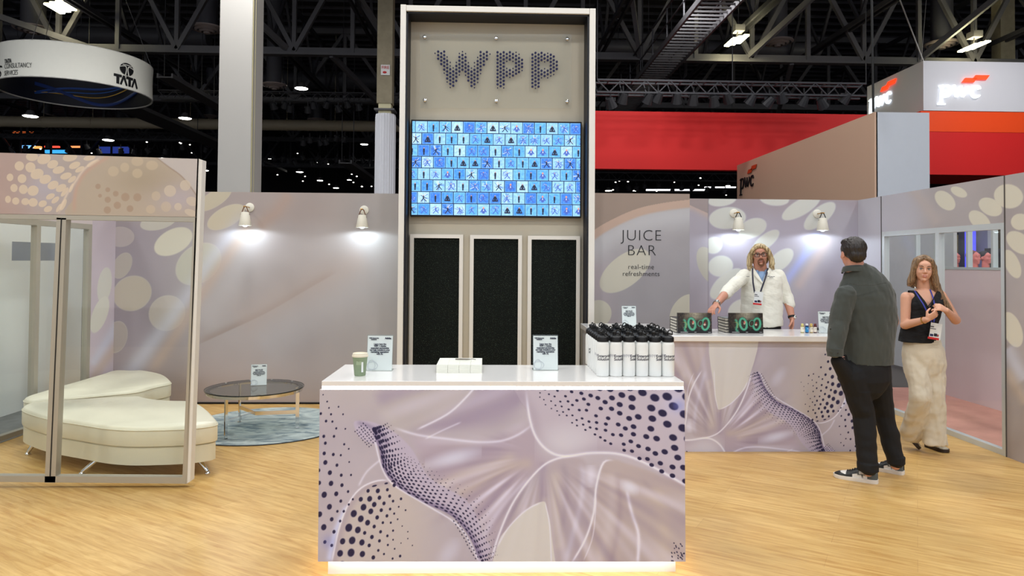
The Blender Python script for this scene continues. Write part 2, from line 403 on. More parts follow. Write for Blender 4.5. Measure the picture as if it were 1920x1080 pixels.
# ---- art functions, in the photo's own coordinates of each print
BE = (204, 197, 180)
def art_back_left(x, y):
    A = Art(x, y, (170, 162, 162)); n = noise(x, y, 260, 3); A.c += n[..., None]*6
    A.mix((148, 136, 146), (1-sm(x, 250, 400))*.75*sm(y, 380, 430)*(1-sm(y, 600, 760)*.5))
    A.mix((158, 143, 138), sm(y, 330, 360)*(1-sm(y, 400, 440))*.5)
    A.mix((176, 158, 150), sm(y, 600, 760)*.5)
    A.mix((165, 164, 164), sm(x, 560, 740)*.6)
    L = [(226, 444, 25, 18, 0, (178, 166, 166)), (297, 415, 34, 15, -14, (188, 181, 170)), (325, 453, 38, 22, -28, BE), (372, 495, 46, 33, -38, (186, 182, 168)),
         (229, 498, 16, 25, 28, (178, 168, 160)), (248, 550, 36, 31, -25, (186, 174, 160)), (313, 587, 34, 31, -35, (184, 174, 166)), (218, 632, 20, 29, 15, (174, 162, 156)),
         (402, 373, 36, 14, -32, (190, 180, 160)), (424, 407, 38, 18, -28, (196, 186, 166))]
    for a in L:
        A.ell(a[0], a[1], a[2]*1.03, a[3]*1.05, a[4], (206, 198, 182), .03, .6); A.ell(*a[:5], a[5], .03)
    A.stroke([(470, 385), (440, 430), (395, 490), (350, 560), (250, 690), (200, 760)], 16, (198, 200, 214), .6)
    A.stroke([(482, 392), (450, 450), (400, 520), (340, 610), (270, 720)], 12, (188, 166, 152), .7)
    A.stroke([(500, 400), (470, 460), (430, 530), (370, 620)], 26, (182, 178, 180), .5)
    A.stroke([(545, 358), (520, 395), (480, 430)], 14, (172, 150, 140), .7)
    A.stroke([(640, 505), (590, 533), (500, 585), (430, 618), (360, 650)], 9, (148, 132, 122), .55, side=1)
    A.stroke([(700, 480), (600, 530), (520, 570), (440, 625)], 34, (180, 162, 154), .45)
    A.stroke([(745, 505), (640, 560), (560, 600), (470, 660)], 40, (180, 178, 182), .4)
    return A.c
def art_juice(x, y):
    A = Art(x, y, (158, 154, 158)); A.c += noise(x, y, 200, 5)[..., None]*5
    A.mix((172, 160, 166), (1-sm(x, 1110, 1180))*sm(y, 440, 520)*.8)
    pts = spline([(1095, 446), (1130, 421), (1187, 394), (1240, 381), (1305, 373)], 6); d, sd, p = A.dist(pts)
    A.mix((190, 190, 194), np.exp(-((d-26)/26)**2)*(sd > 0)*.7)
    A.mix((184, 160, 146), (sd > 0)*(1-sm(d, 12, 18))*1.0)
    A.mix((150, 134, 124), (sd < 0)*1.0)
    for a in [(1172, 508, 56, 29, -38), (1121, 588, 25, 26, 50), (1284, 584, 36, 24, -55)]:
        A.ell(*a, (192, 188, 174), .03)
    return A.c
def art_back_right(x, y):
    A = Art(x, y, (168, 162, 176)); A.c += noise(x, y, 220, 8)[..., None]*6
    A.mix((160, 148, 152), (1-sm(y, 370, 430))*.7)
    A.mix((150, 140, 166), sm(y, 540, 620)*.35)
    A.stroke([(1600, 380), (1560, 440), (1500, 500), (1460, 560)], 30, (172, 170, 178), .6)
    A.stroke([(1540, 430), (1515, 470), (1476, 525), (1455, 560)], 9, (168, 178, 236), .75)
    A.stroke([(1560, 440), (1528, 490), (1490, 545)], 10, (196, 178, 176), .6)
    L = [(1354, 375, 26, 11, -8), (1452, 373, 27, 12, 5), (1502, 389, 40, 14, -30), (1364, 409, 34, 20, -5), (1411, 428, 27, 17, -22), (1537, 405, 36, 15, -40), (1436, 452, 30, 12, -38),
         (1338, 460, 16, 15, -30), (1351, 499, 23, 19, -10), (1464, 488, 28, 15, -42), (1362, 532, 38, 17, -42), (1388, 580, 24, 17, -30)]
    for a in L:
        A.ell(a[0], a[1], a[2]+1.5, a[3]+1.5, a[4], (200, 202, 206), .03, .5); A.ell(*a, (202, 203, 198), .03)
    m = x < 1328
    B = Art(x, y, (170, 164, 176)); B.c += noise(x, y, 150, 2)[..., None]*4
    B.ell(1328, 497, 19, 36, -22, (186, 182, 172), .03)
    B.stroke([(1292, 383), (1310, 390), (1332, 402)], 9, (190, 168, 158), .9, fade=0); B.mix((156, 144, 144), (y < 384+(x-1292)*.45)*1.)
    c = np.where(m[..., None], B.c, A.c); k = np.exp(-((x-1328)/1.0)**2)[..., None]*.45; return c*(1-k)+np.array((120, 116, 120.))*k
def art_right(x, y):
    A = Art(x, y, (164, 156, 156)); A.c += noise(x, y, 170, 12)[..., None]*5
    A.mix((178, 176, 186), (1-sm(x+ (y-400)*.0, 1690, 1770))*.75)
    A.stroke([(1700, 340), (1735, 385), (1762, 425)], 12, (178, 166, 162), .7)
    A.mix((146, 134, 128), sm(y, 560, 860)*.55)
    for a in [(1772, 376, 22, 14, 42), (1798, 360, 16, 8, 25), (1857, 388, 23, 15, 28), (1891, 368, 27, 22, 12), (1837, 414, 24, 14, 42), (1913, 416, 17, 15, 0), (1911, 455, 27, 17, 38), (1898, 495, 13, 28, -24), (1898, 618, 17, 34, -20), (1700, 350, 12, 8, 0)]:
        A.ell(a[0], a[1], a[2]+1, a[3]+1, a[4], (198, 192, 178), .03, .6); A.ell(*a, (202, 196, 180), .03)
    A.stroke([(1884, 650), (1900, 676), (1925, 715)], 16, (196, 198, 212), .7); A.stroke([(1884, 690), (1905, 725), (1925, 760)], 10, (184, 168, 154), .7)
    return A.c
def art_header(px, py):
    x = px*4; y = (py-270)*4
    A = Art(x, y, (178, 166, 160)); A.c += noise(x, y, 500, 21)[..., None]*6
    A.mix((176, 150, 142), (1-sm(x, 40, 420))*.7)
    A.mix((176, 172, 188), np.exp(-((x-330)/150)**2-((y-330)/150)**2)*.6)
    for a in [(145, 165, 35, 35, 0), (228, 175, 38, 38, 0), (278, 225, 50, 38, -20), (75, 250, 25, 28, 0), (165, 260, 33, 33, 0), (340, 265, 45, 33, -20), (105, 330, 27, 30, 0), (175, 340, 33, 35, 0), (248, 350, 42, 38, -20), (398, 308, 43, 30, -25), (60, 415, 22, 27, 0), (118, 428, 27, 27, 0), (190, 432, 30, 26, 0), (248, 438, 35, 32, 0), (320, 448, 32, 24, -20), (378, 393, 35, 20, -25), (458, 330, 42, 26, -28), (495, 240, 44, 24, -18), (440, 195, 46, 27, -15), (395, 152, 42, 30, -20), (330, 112, 52, 38, -20), (240, 95, 45, 33, 0), (560, 160, 44, 24, -22), (525, 100, 55, 30, -10), (598, 190, 38, 17, -30), (540, 265, 36, 18, -38), (485, 360, 42, 16, -52), (535, 330, 36, 12, -68), (415, 420, 35, 18, -40), (475, 455, 46, 18, -65), (360, 488, 32, 22, -20), (700, 145, 52, 18, -25), (670, 105, 45, 18, -10), (440, 480, 36, 12, -60)]:
        A.ell(*a, (214, 196, 172), .05, .85)
    dome = [(840, 60), (760, 120), (650, 200), (590, 290), (560, 400), (560, 560), (1560, 560), (1480, 395), (1370, 250), (1250, 160), (1150, 90)]
    A.poly(dome, (180, 166, 150), 1, 6)
    A.mix((180, 172, 186), np.exp(-((x-1330)/190)**2-((y-400)/120)**2)*.7)
    A.mix((160, 146, 124), np.exp(-((x-1080)/230)**2-((y-270)/130)**2)*.55)
    d, sd, p = A.dist(spline([(1120, 60), (1250, 160), (1370, 250), (1480, 395), (1560, 540)], 5))
    A.mix((190, 182, 178), (sd < 0)*(x > 1100)*1.); A.mix((150, 132, 118), np.exp(-(d/5)**2)*.7)
    A.stroke([(850, 80), (740, 140), (640, 215), (585, 300), (560, 400), (555, 540)], 16, (190, 160, 144), .8)
    A.stroke([(770, 90), (640, 180), (560, 290), (500, 380), (430, 540)], 9, (222, 204, 184), .7)
    for a in [(850, 205, 40, 38), (935, 175, 33, 35), (1030, 220, 38, 35), (1030, 130, 45, 35), (1140, 160, 45, 35), (1170, 390, 33, 35), (1130, 490, 35, 32), (1245, 470, 38, 38)]: A.ell(*a, 0, (206, 188, 160), .12, .45)
    for a in [(1275, 352, 45, 43), (1440, 430, 44, 34), (1335, 470, 28, 28), (1430, 515, 48, 24), (1390, 310, 40, 40)]: A.ell(*a, 20, (204, 190, 172), .06, .75)
    for a in [(735, 318, 20), (808, 343, 18), (750, 388, 14), (868, 373, 21), (940, 398, 31), (808, 418, 23), (880, 460, 27), (805, 495, 27), (975, 485, 25), (1030, 400, 30)]: A.ell(a[0], a[1], a[2], a[2], 0, (164, 140, 120), .15, .65)
    return A.c

NAVY = (24, 22, 66)
def art_swirl(x, y):
    A = Art(x, y, (176, 167, 172)); A.c += noise(x, y, 700, 31)[..., None]*7
    LI = (226, 224, 236); BG = (184, 175, 164); MV = (152, 138, 156)
    A.mix(BG, (1-sm(y, 262, 460))*(1-sm(x, 150, 700))*.4)
    A.poly([(300, 262), (900, 240), (930, 262), (900, 340), (800, 400), (640, 430), (480, 440), (380, 400)], MV, .6, 60)
    A.poly([(560, 230), (700, 262), (620, 340), (470, 420), (380, 440), (330, 420), (300, 330)], (180, 172, 168), .8, 60)
    # central membrane
    A.poly([(440, 470), (700, 500), (960, 420), (1010, 530), (1080, 560), (960, 640), (870, 760), (790, 940), (740, 860), (640, 740), (520, 640)], (168, 153, 164), .75, 80)
    for p, w, c, a in [([(640, 560), (760, 520), (860, 470)], 34, MV, .35), ([(520, 700), (640, 640), (760, 600), (900, 540)], 22, (196, 184, 170), .5),
                       ([(600, 720), (720, 680), (860, 600), (980, 580)], 26, (190, 176, 160), .5), ([(700, 880), (760, 780), (860, 690)], 20, (188, 178, 186), .6),
                       ([(720, 960), (770, 860), (850, 740), (960, 640)], 14, (200, 194, 208), .6)]: A.stroke(p, w, c, a)
    # upper right sheet
    sg = A.poly([(930, 200), (950, 380), (975, 470), (1030, 530), (1100, 552), (1220, 538), (1350, 545), (1480, 595), (1700, 720), (1700, 200)], (182, 172, 180), 1, 8)
    A.mix((150, 136, 150), np.clip(np.exp(-((sg-14)/26)**2), 0, 1)*(sg > -4)*.3)
    A.ell(1105, 490, 110, 70, -10, (206, 204, 208), .9, .55); A.mix((196, 192, 214), np.exp(-((x-1590)/70)**2-((y-320)/70)**2)*.5)
    # under the arc: beige drapes
    A.poly([(1000, 650), (1040, 590), (1090, 560), (1180, 565), (1200, 640), (1215, 740), (1200, 900), (1120, 1300), (740, 1300), (800, 960), (880, 800)], (172, 160, 164), .9, 26)
    A.poly([(1275, 575), (1390, 590), (1520, 640), (1700, 760), (1700, 1300), (1120, 1300), (1190, 930), (1235, 760)], (176, 162, 158), .9, 20)
    A.poly([(1005, 752), (930, 790), (850, 870), (800, 960), (740, 1300), (1060, 1300), (1042, 900), (1022, 790)], (198, 193, 184), .95, 5)
    for p, w, c, a in [([(1010, 570), (1000, 650), (1012, 745)], 18, MV, .55), ([(1085, 565), (1110, 680), (1095, 820), (1060, 960)], 16, (150, 138, 150), .45), ([(1060, 600), (1060, 760), (1080, 980)], 22, (192, 182, 172), .6),
                       ([(1300, 600), (1310, 720), (1290, 880), (1240, 1040)], 24, (192, 182, 180), .55), ([(1330, 620), (1345, 760), (1330, 900), (1300, 1040)], 14, (156, 140, 146), .5), ([(1370, 690), (1395, 800), (1425, 900), (1420, 1040)], 8, LI, .75),
                       ([(1480, 680), (1520, 780), (1540, 900), (1530, 1040)], 34, (190, 176, 160), .5), ([(1430, 640), (1500, 720), (1600, 800), (1700, 860)], 12, (160, 146, 150), .4), ([(1150, 580), (1180, 620), (1170, 760), (1130, 920), (1100, 1040)], 14, (196, 192, 204), .6)]: A.stroke(p, w, c, a)
    th = np.arctan2(y-(545+.00018*(x-1010)**2), x-1010); rd = np.hypot(x-1010, y-545); msk = sm(rd, 60, 240)*(1-sm(rd, 700, 1100)*.5)
    lowm = sm(y, 560, 700)*sm(x, 640, 800); leftm = (1-sm(x, 820, 980))*sm(x, 380, 520)*(1-sm(y, 760, 900))*sm(y, 420, 520)
    f1 = np.sin(th*17+1.5*np.sin(th*5)+rd*.004)+.6*np.sin(th*31+rd*.006+2)+.35*np.sin(th*57-rd*.003)
    A.mix((222, 218, 232), np.clip(f1, 0, 2)*.22*msk*(lowm+leftm*.8)); A.mix((132, 116, 138), np.clip(-f1, 0, 2)*.20*msk*(lowm+leftm*.8))
    upm = (1-sm(y, 400, 480))*sm(x, 220, 420)*(1-sm(x, 880, 960)); f2 = np.sin((x*.55+y*1.2)*.021+1.2*np.sin(x*.006))+.5*np.sin((x*.5+y*1.3)*.05+1)
    A.mix((216, 210, 224), np.clip(f2, 0, 2)*.20*upm); A.mix((136, 120, 144), np.clip(-f2, 0, 2)*.18*upm)
    A.poly([(1005, 752), (930, 790), (850, 870), (800, 960), (740, 1300), (1060, 1300), (1042, 900), (1022, 790)], (200, 196, 188), .85, 5)
    for p, w, a in [([(928, 240), (945, 380), (975, 470), (1030, 530), (1100, 552), (1220, 538), (1350, 545), (1480, 595), (1700, 720)], 6, .85),
                    ([(975, 400), (900, 455), (820, 485), (720, 490), (600, 478), (450, 458), (330, 420)], 6, .6), ([(720, 230), (660, 300), (580, 370), (440, 440)], 5, .75), ([(650, 400), (560, 440), (480, 480)], 4, .5),
                    ([(1180, 548), (1070, 562), (985, 612), (880, 745), (810, 900), (770, 1040)], 5, .85), ([(1330, 572), (1272, 580), (1240, 680), (1228, 800), (1190, 920), (1120, 1040)], 5, .85),
                    ([(1005, 752), (930, 790), (850, 870), (800, 960)], 4, .6), ([(1012, 745), (1034, 860), (1042, 1040)], 3, .6), ([(300, 560), (230, 620), (190, 690)], 5, .5), ([(1240, 720), (1225, 900), (1180, 1020)], 3, .5)]: A.stroke(p, w, LI, a)
    A.ell(610, 560, 100, 26, -14, (208, 210, 224), .95, .75); A.ell(1385, 690, 34, 22, 30, (214, 214, 224), .9, .75); A.ell(585, 985, 30, 60, 35, (206, 206, 222), .95, .5); A.ell(1215, 640, 22, 40, 0, LI, .95, .6)
    A.stroke([(150, 760), (105, 850), (80, 930), (60, 1030)], 14, (196, 200, 226), .8)
    # lower left petal
    sg = A.poly([(75, 1300), (80, 1000), (105, 880), (150, 760), (205, 692), (280, 660), (360, 664), (470, 740), (560, 830), (620, 1000), (620, 1300)], (186, 176, 170), 1, 7, grad=lambda s: 1-sm(x, 380, 600)*.9)
    A.mix((150, 136, 152), np.exp(-((sg-10)/18)**2)*(sg > 0)*(x < 330)*.45); A.stroke([(72, 1040), (105, 880), (150, 760), (205, 692), (280, 660), (350, 662)], 4, LI, .8)
    # ridge
    low = spline([(252, 440), (285, 520), (300, 600), (350, 672), (420, 722), (500, 765), (590, 805), (650, 860), (695, 930), (728, 1015)], 6)
    A.poly([(172, 408), (200, 396), (260, 404), (340, 440), (400, 490), (440, 540), (500, 640), (590, 700), (660, 740), (710, 810), (740, 900), (775, 960), (728, 1020), (695, 930), (650, 860), (590, 805), (500, 765), (420, 722), (350, 672), (300, 600), (285, 520), (262, 500), (200, 470)], (180, 170, 186), .85, 10)
    A.stroke(low, 18, (96, 84, 120), .6, side=-1, fade=.04); A.stroke([(178, 402), (240, 420), (300, 460), (330, 520)], 10, (120, 108, 138), .45)
    A.stroke([(262, 470), (295, 600), (350, 680), (500, 772), (640, 866), (725, 1020)], 4, LI, .7, fade=.04)
    D = []
    r = np.random.RandomState(3)
    n = 38
    for i in range(n):
        t = i/(n-1); k = t*(len(low)-1); j = min(int(k), len(low)-2); f = k-j; bx = low[j][0]*(1-f)+low[j+1][0]*f; by = low[j][1]*(1-f)+low[j+1][1]*f
        tx, ty = low[min(j+2, len(low)-1)][0]-low[max(j-2, 0)][0], low[min(j+2, len(low)-1)][1]-low[max(j-2, 0)][1]; l = math.hypot(tx, ty); nx, ny = ty/l, -tx/l
        w = (80+70*math.sin(min(1, t*2.2)*pi*.5)) * (1-.45*sm(t, .75, 1)); m_ = 9
        for q in range(m_):
            o = ((q+.5*(i % 2))/m_); d = 5 + w*o**1.15
            rr = (8.5*(1-o)**.9+1.2)*(1-.35*t)
            ang = math.degrees(math.atan2(ty, tx)); D.append((bx+nx*d + r.randn(), by+ny*d + r.randn(), rr*1.15, rr*.72*(.55+.45*min(1, o*2+.2)), ang))
    for i in range(8):
        for q in range(5):
            D.append((214+i*8.5-q*9+(i % 2)*2, 408+i*9.5+q*9+(q % 2)*3, 4.0-q*.3, 2.5, 55))
    for i in range(12):
        for q in range(2): D.append((612+i*9+q*10-(i > 6)*3, 838+i*15-q*7, 4, 2.4, 60))
    for a in [(37, 282, 3), (55, 312, 4), (105, 335, 4), (63, 340, 4), (27, 365, 6), (72, 368, 5), (125, 368, 4), (50, 398, 6), (78, 400, 5), (95, 430, 5), (135, 432, 4), (40, 465, 7), (85, 465, 6), (47, 495, 7), (130, 500, 5), (42, 540, 8), (82, 545, 7), (115, 548, 5), (150, 520, 4), (47, 580, 10), (98, 592, 7), (152, 578, 4), (18, 615, 8), (67, 625, 10), (117, 636, 7), (160, 635, 5), (20, 670, 9), (72, 672, 11), (120, 680, 8), (42, 722, 13), (95, 718, 10), (147, 708, 6), (65, 775, 12), (115, 750, 7), (22, 808, 12), (75, 830, 9), (100, 795, 6), (128, 795, 6), (40, 865, 13), (85, 885, 8), (112, 838, 6), (45, 930, 8), (75, 945, 7), (150, 765, 5), (168, 742, 5),
              (235, 705, 8), (278, 705, 10), (320, 700, 7), (350, 680, 8), (203, 742, 10), (242, 740, 12), (285, 735, 9), (330, 728, 7), (215, 777, 14), (262, 765, 11), (305, 760, 8), (345, 750, 6), (172, 805, 15), (247, 795, 12), (293, 790, 8), (332, 785, 6), (370, 775, 4), (203, 828, 14), (233, 845, 12), (275, 822, 9), (318, 815, 7), (350, 805, 5), (150, 867, 17), (190, 877, 14), (220, 890, 8), (262, 862, 8), (290, 885, 7), (300, 845, 6), (335, 845, 5), (365, 830, 4), (385, 860, 3), (165, 923, 16), (208, 932, 13), (123, 927, 13), (252, 908, 9), (240, 945, 8), (285, 925, 7), (320, 903, 6), (345, 880, 5), (112, 980, 14), (160, 977, 17), (210, 983, 13), (258, 998, 9), (280, 967, 6), (322, 943, 5), (345, 920, 4), (305, 983, 5), (343, 1003, 5), (376, 992, 6), (352, 960, 4), (380, 935, 3), (410, 885, 3), (410, 915, 3), (430, 945, 3), (380, 740, 6), (400, 790, 4), (120, 1030, 15), (170, 1034, 14), (225, 1040, 11), (180, 1085, 12), (130, 1090, 13), (240, 1090, 9), (290, 1050, 7), (190, 1140, 9), (260, 1140, 6), (140, 1160, 8)]: D.append((a[0], a[1], a[2]*.86, a[2]*1.05, 20))
    for a in [(263, 683, 11, 4), (315, 672, 8, 4), (345, 662, 8, 4)]: D.append((*a, -15))
    acc = []
    for _ in range(9000):
        X = 985+r.rand()*670; Y = 250+r.rand()*430; lim = 335 + (X-1000)*.54
        if Y > lim: continue
        q = ((X-1000)/640)*.62 + ((lim-Y)/400)*.62
        if q < .04: continue
        R0 = min(3.0 + 17*max(0, q-.05)**1.15, 19); sp = 13+R0*2.25
        if any((X-a)**2+((Y-b)*1.15)**2 < sp*sp for a, b in acc[-900:]): continue
        acc.append((X, Y)); D.append((X, Y, R0*1.12, R0*.86, 22))
    for i in range(26): D.append((1570+r.rand()*60, 930+r.rand()*85, 3+2*r.rand(), 2.6, 60))
    A.dots(D, NAVY)
    A.mix((120, 130, 190), np.exp(-((x-1600)/30)**2-((y-330)/26)**2)*.5); A.mix((110, 120, 190), np.exp(-((x-60)/28)**2-((y-930)/34)**2)*.35)
    return A.c
def lav(c): return np.clip(c*np.where(c.mean(-1, keepdims=True) > 70, np.array((1.07, 1.09, 1.15)), 1.), 0, 246)
def art_front(px, py): return lav(art_swirl((px-590)*2.347, (py-620)*2.347))
def art_bar(px, py): return lav(art_swirl(175+(1570-px)*3.75, 400+(862-py)*3.75))

# ================================================================== booth walls
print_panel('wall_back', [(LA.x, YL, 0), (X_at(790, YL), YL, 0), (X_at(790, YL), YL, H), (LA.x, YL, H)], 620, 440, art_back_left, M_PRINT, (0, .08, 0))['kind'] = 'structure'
print_panel('wall_juice_bar', [(X_at(1108, YJ), YJ, 0), (X_at(1293, YJ), YJ, 0), (X_at(1293, YJ), YJ, H), (X_at(1108, YJ), YJ, H)], 300, 440, art_juice, M_PRINT, (0, .08, 0))['kind'] = 'structure'
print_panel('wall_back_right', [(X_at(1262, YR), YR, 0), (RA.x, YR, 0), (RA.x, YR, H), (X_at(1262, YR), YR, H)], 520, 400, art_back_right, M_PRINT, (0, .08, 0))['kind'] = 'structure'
tr = MB()
tr.slab([(LA.x, YL-.012, 0), (X_at(744, YL), YL-.012, 0), (X_at(744, YL), YL-.012, .02), (LA.x, YL-.012, .02)], (0, .011, 0))
struct('baseboard_back', tr, M_BLACK)

def wall_nrm(a, b, side):
    d = (b-a).normalized(); n = Vector((-d.y, d.x, 0)); return n if n.x*side > 0 else -n
LN = wall_nrm(LA, LB, -1); RN = wall_nrm(RA, RB, 1)   # outward normals
DH = 2.03
# left wall: printed pier beside the corner, header, glass doors
def art_left_pier(x, y):
    A = Art(x, y, (196, 182, 192)); A.c += noise(x, y, 120, 4)[..., None]*3
    A.ell(196, 535, 13, 34, 8, (206, 202, 194), .04); A.ell(187, 590, 14, 36, 20, (212, 208, 198), .05)
    A.stroke([(225, 600), (195, 650), (170, 690)], 10, (200, 204, 222), .6); A.stroke([(225, 640), (195, 680), (170, 715)], 9, (194, 172, 160), .7); return A.c
LP = on_line(172, LA, LB); LE = LB + (LB-LA).normalized()*2.2
print_panel('wall_left', [LP, LA, up(LA, H), up(LP, H)], 60, 300, art_left_pier, M_PRINT, LN*.06)['kind'] = 'structure'
m = MB(); m.slab([up(LE, DH), up(LP, DH), up(LP, H), up(LE, H)], LN*.06); struct('wall_left_header', m, mat('plain_pale_pink_panel', (206, 192, 192), rough=.6))
def art_r(x, y): return np.clip(art_right(x, y)*np.array((1.08, 1.09, 1.10)), 0, 240)
R1 = on_line(1653, RA, RB); R2 = on_line(1885, RA, RB); R3 = RB + (RB-RA).normalized()*.62
print_panel('wall_right', [RA, R1, up(R1, H), up(RA, H)], 80, 360, art_r, M_PRINT, RN*.06)['kind'] = 'structure'
print_panel('wall_right_header', [up(R1, DH), up(R2, DH), up(R2, H), up(R1, H)], 360, 120, art_r, M_PRINT, RN*.06)['kind'] = 'structure'
print_panel('wall_right_front', [R2, R3, up(R3, H), up(R2, H)], 150, 460, art_r, M_PRINT, RN*.06)['kind'] = 'structure'
# panel seams of the right wall
m = MB()
for p in (R1, R2): m.beam(up(p, 0) - RN*.004, up(p, H) - RN*.004, .004, .010)
struct('trim_1', m, mat('seam_shadow_gap', (84, 80, 78), rough=.7))

def glazing(idx, a, b, n, cuts, fm, inset=.0, top=DH, fw=.055):
    """sliding glass doors between ground points a and b; cuts = fractions of the mullions"""
    t = thing('door_%d' % idx, (0, 0, 0), None, None); t['kind'] = 'structure'
    d = (b-a).normalized(); q = MB()
    def bar(p0, p1, w): q.beam(p0 + n*.03, p1 + n*.03, w, .06, up=n)
    L = (b-a).length
    q.slab([up(a, 0), up(b, 0), up(b, .05), up(a, .05)], n*.06); q.slab([up(a, top-fw), up(b, top-fw), up(b, top), up(a, top)], n*.06)
    for c in [0]+cuts+[1]:
        c0 = a + d*min(max(c*L-fw/2, 0), L-fw); c1 = c0 + d*fw
        q.slab([up(c0, .05), up(c1, .05), up(c1, top-fw), up(c0, top-fw)], n*.06)
    q.build('frame', fm, t)
    cs = [0]+cuts+[1]
    for i in range(len(cs)-1):
        g = MB(); g.slab([up(a+d*L*cs[i], .05), up(a+d*L*cs[i+1], .05), up(a+d*L*cs[i+1], top-fw), up(a+d*L*cs[i], top-fw)], n*.0001)
        g2 = MB(); p, q_, r_, s_ = [Vector(v) + n*.03 for v in g.v[:4]]; g2.add([p, q_, r_, s_], [(0, 1, 2, 3)]); g2.build('pane', M_GLASS, t)
    return t
Lc = lambda px: (on_line(px, LA, LB)-LP).length/(LE-LP).length
glazing(1, LP, LE, LN, [Lc(72), .82], M_ALU)
Rc = lambda px: (on_line(px, RA, RB)-R1).length/(R2-R1).length
glazing(2, R1, R2, RN, [Rc(1757)], M_ALUW)
# ---- corridors behind the glass doors
OLX = -5.08
M_OUT = mat('off_white_outer_panel', (244, 245, 242), rough=.7, var=.01)
z0, z1 = 1.63, 1.835; ya = PX(22, 480, OLX).y
m = MB(); m.box((OLX-.03, 5.5, z0/2), (.06, 6.6, z0)); m.box((OLX-.03, 5.5, (H+z1)/2), (.06, 6.6, H-z1)); m.box((OLX-.03, (2.2+ya)/2, (z0+z1)/2), (.06, ya-2.2, z1-z0)); m.box((OLX-.03, 8.65, (z0+z1)/2), (.06, .3, z1-z0))
struct('wall_outer_left', m, M_OUT)
m = MB(); m.box((OLX-.5, 6.5, 1.7), (.04, 9.6, 1.4)); struct('wall_beyond_left', m, mat('blue_grey_panel', (172, 176, 184), rough=.6))
m = MB(); m.slab([(OLX, 2.2, .004), (LE.x, 2.2, .004), (LA.x, 8.1, .004), (OLX, 8.1, .004)], (0, 0, -.003)); struct('floor_corridor_left', m, mat('mottled_grey_carpet', (128, 128, 126), rough=.95, var=.35, scale=9))
ORA = PZ(1660, 705, 0); ORX = PZ(1886, 774, 0).x
M_OUTP = mat('pink_lit_outer_glazing', (214, 196, 200), rough=.55, var=.01)  # pink light from the hall beyond is painted into this wall colour
m = MB(); m.box((ORX+.03, 6.6, .8), (.06, 5.4, 1.6)); struct('wall_outer_right', m, M_OUTP)
m = MB(); m.slab([(RA.x+.05, 9.2, .004), (R3.x+.1, 4.5, .004), (ORX, 4.5, .004), (ORX, 9.2, .004)], (0, 0, -.003)); struct('floor_corridor_right', m, mat('dusty_pink_carpet', (190, 138, 126), rough=.95, var=.15, scale=5))
# upper clear lights of the outer glazing
t = thing('window_1', (0, 0, 0), None, None); t['kind'] = 'structure'
m = MB(); yr = [5.2, PX(1860, 480, ORX).y, PX(1813, 480, ORX).y, PX(1752, 480, ORX).y, 9.3]
for yy in yr: m.box((ORX+.03, yy, 2.02), (.06, .035, .84))
m.box((ORX+.03, 7.2, 1.615), (.07, 4.2, .03)); m.box((ORX+.03, 7.2, 2.42), (.06, 4.2, .04)); m.build('frame', M_ALUW, t)
m = MB(); m.add([(ORX+.03, 5.2, 1.6), (ORX+.03, 9.3, 1.6), (ORX+.03, 9.3, 2.4), (ORX+.03, 5.2, 2.4)], [(0, 1, 2, 3)]); m.build('pane', M_GLASS, t)
# what stands beyond it
m = MB(); m.box((ORX+.9, 10.9, 1.2), (.05, 2.2, 2.4)); struct('wall_beyond_right', m, mat('pale_grey_back_panel', (196, 196, 202), rough=.6))

# ================================================================== left front glass partition (stands slightly out of plumb)
YP = 5.13
def q4(x0, y0, x1, y1, Y): return PY(x0, y1, Y), PY(x1, y1, Y), PY(x1, y0, Y), PY(x0, y0, Y)
pt = thing('window_2', (0, 0, 0), None, None); pt['kind'] = 'structure'
tl, tr_, br, bl = PY(-170, 281, YP), PY(373, 298, YP), PY(368.5, 407, YP), PY(-170, 398, YP)
hp = print_panel('wall_front_left', [bl, br, tr_, tl], 820, 190, art_header, M_PRINT, (0, .06, 0)); hp['kind'] = 'structure'
def pq(mb, c, off=(0, .06, 0)): mb.slab([PY(*p, YP) for p in c], off)
fr = MB()
pq(fr, [(-170, 407), (368.5, 416), (368.6, 407.5), (-170, 398.5)])                                    # head rail
pq(fr, [(-170, 902), (348, 907), (348.6, 895), (-170, 891)])                                         # sill rail
pq(fr, [(83.5, 905), (103.5, 905.5), (124, 409), (106, 408)])                                          # mullion pair
fr.build('frame', M_ALU, pt)
m = MB(); pq(m, [(348.3, 907), (351, 907), (372.5, 298), (370, 298)]); pq(m, [(342, 895), (348.6, 895), (368.7, 416), (362.5, 416)]); m.build('jamb', M_ALU, pt)
m = MB(); pq(m, [(93.4, 893), (95, 893), (116.2, 409), (114.6, 409)], (0, -.004, 0)); m.build('meeting_gap', M_BLACK, pt)
m = MB(); pq(m, [(351, 906), (356.5, 903), (379.5, 300), (373.5, 298)], (0, .07, 0)); m.build('end_post', M_FRAMEW, pt)
for a in ([(-170, 891), (86, 893), (106, 409), (-170, 407)], [(103, 895), (343, 895), (363, 416), (123, 411)]):
    m = MB(); m.add([PY(*p, YP+.03) for p in a], [(0, 1, 2, 3)]); m.build('pane', M_GLASS, pt)

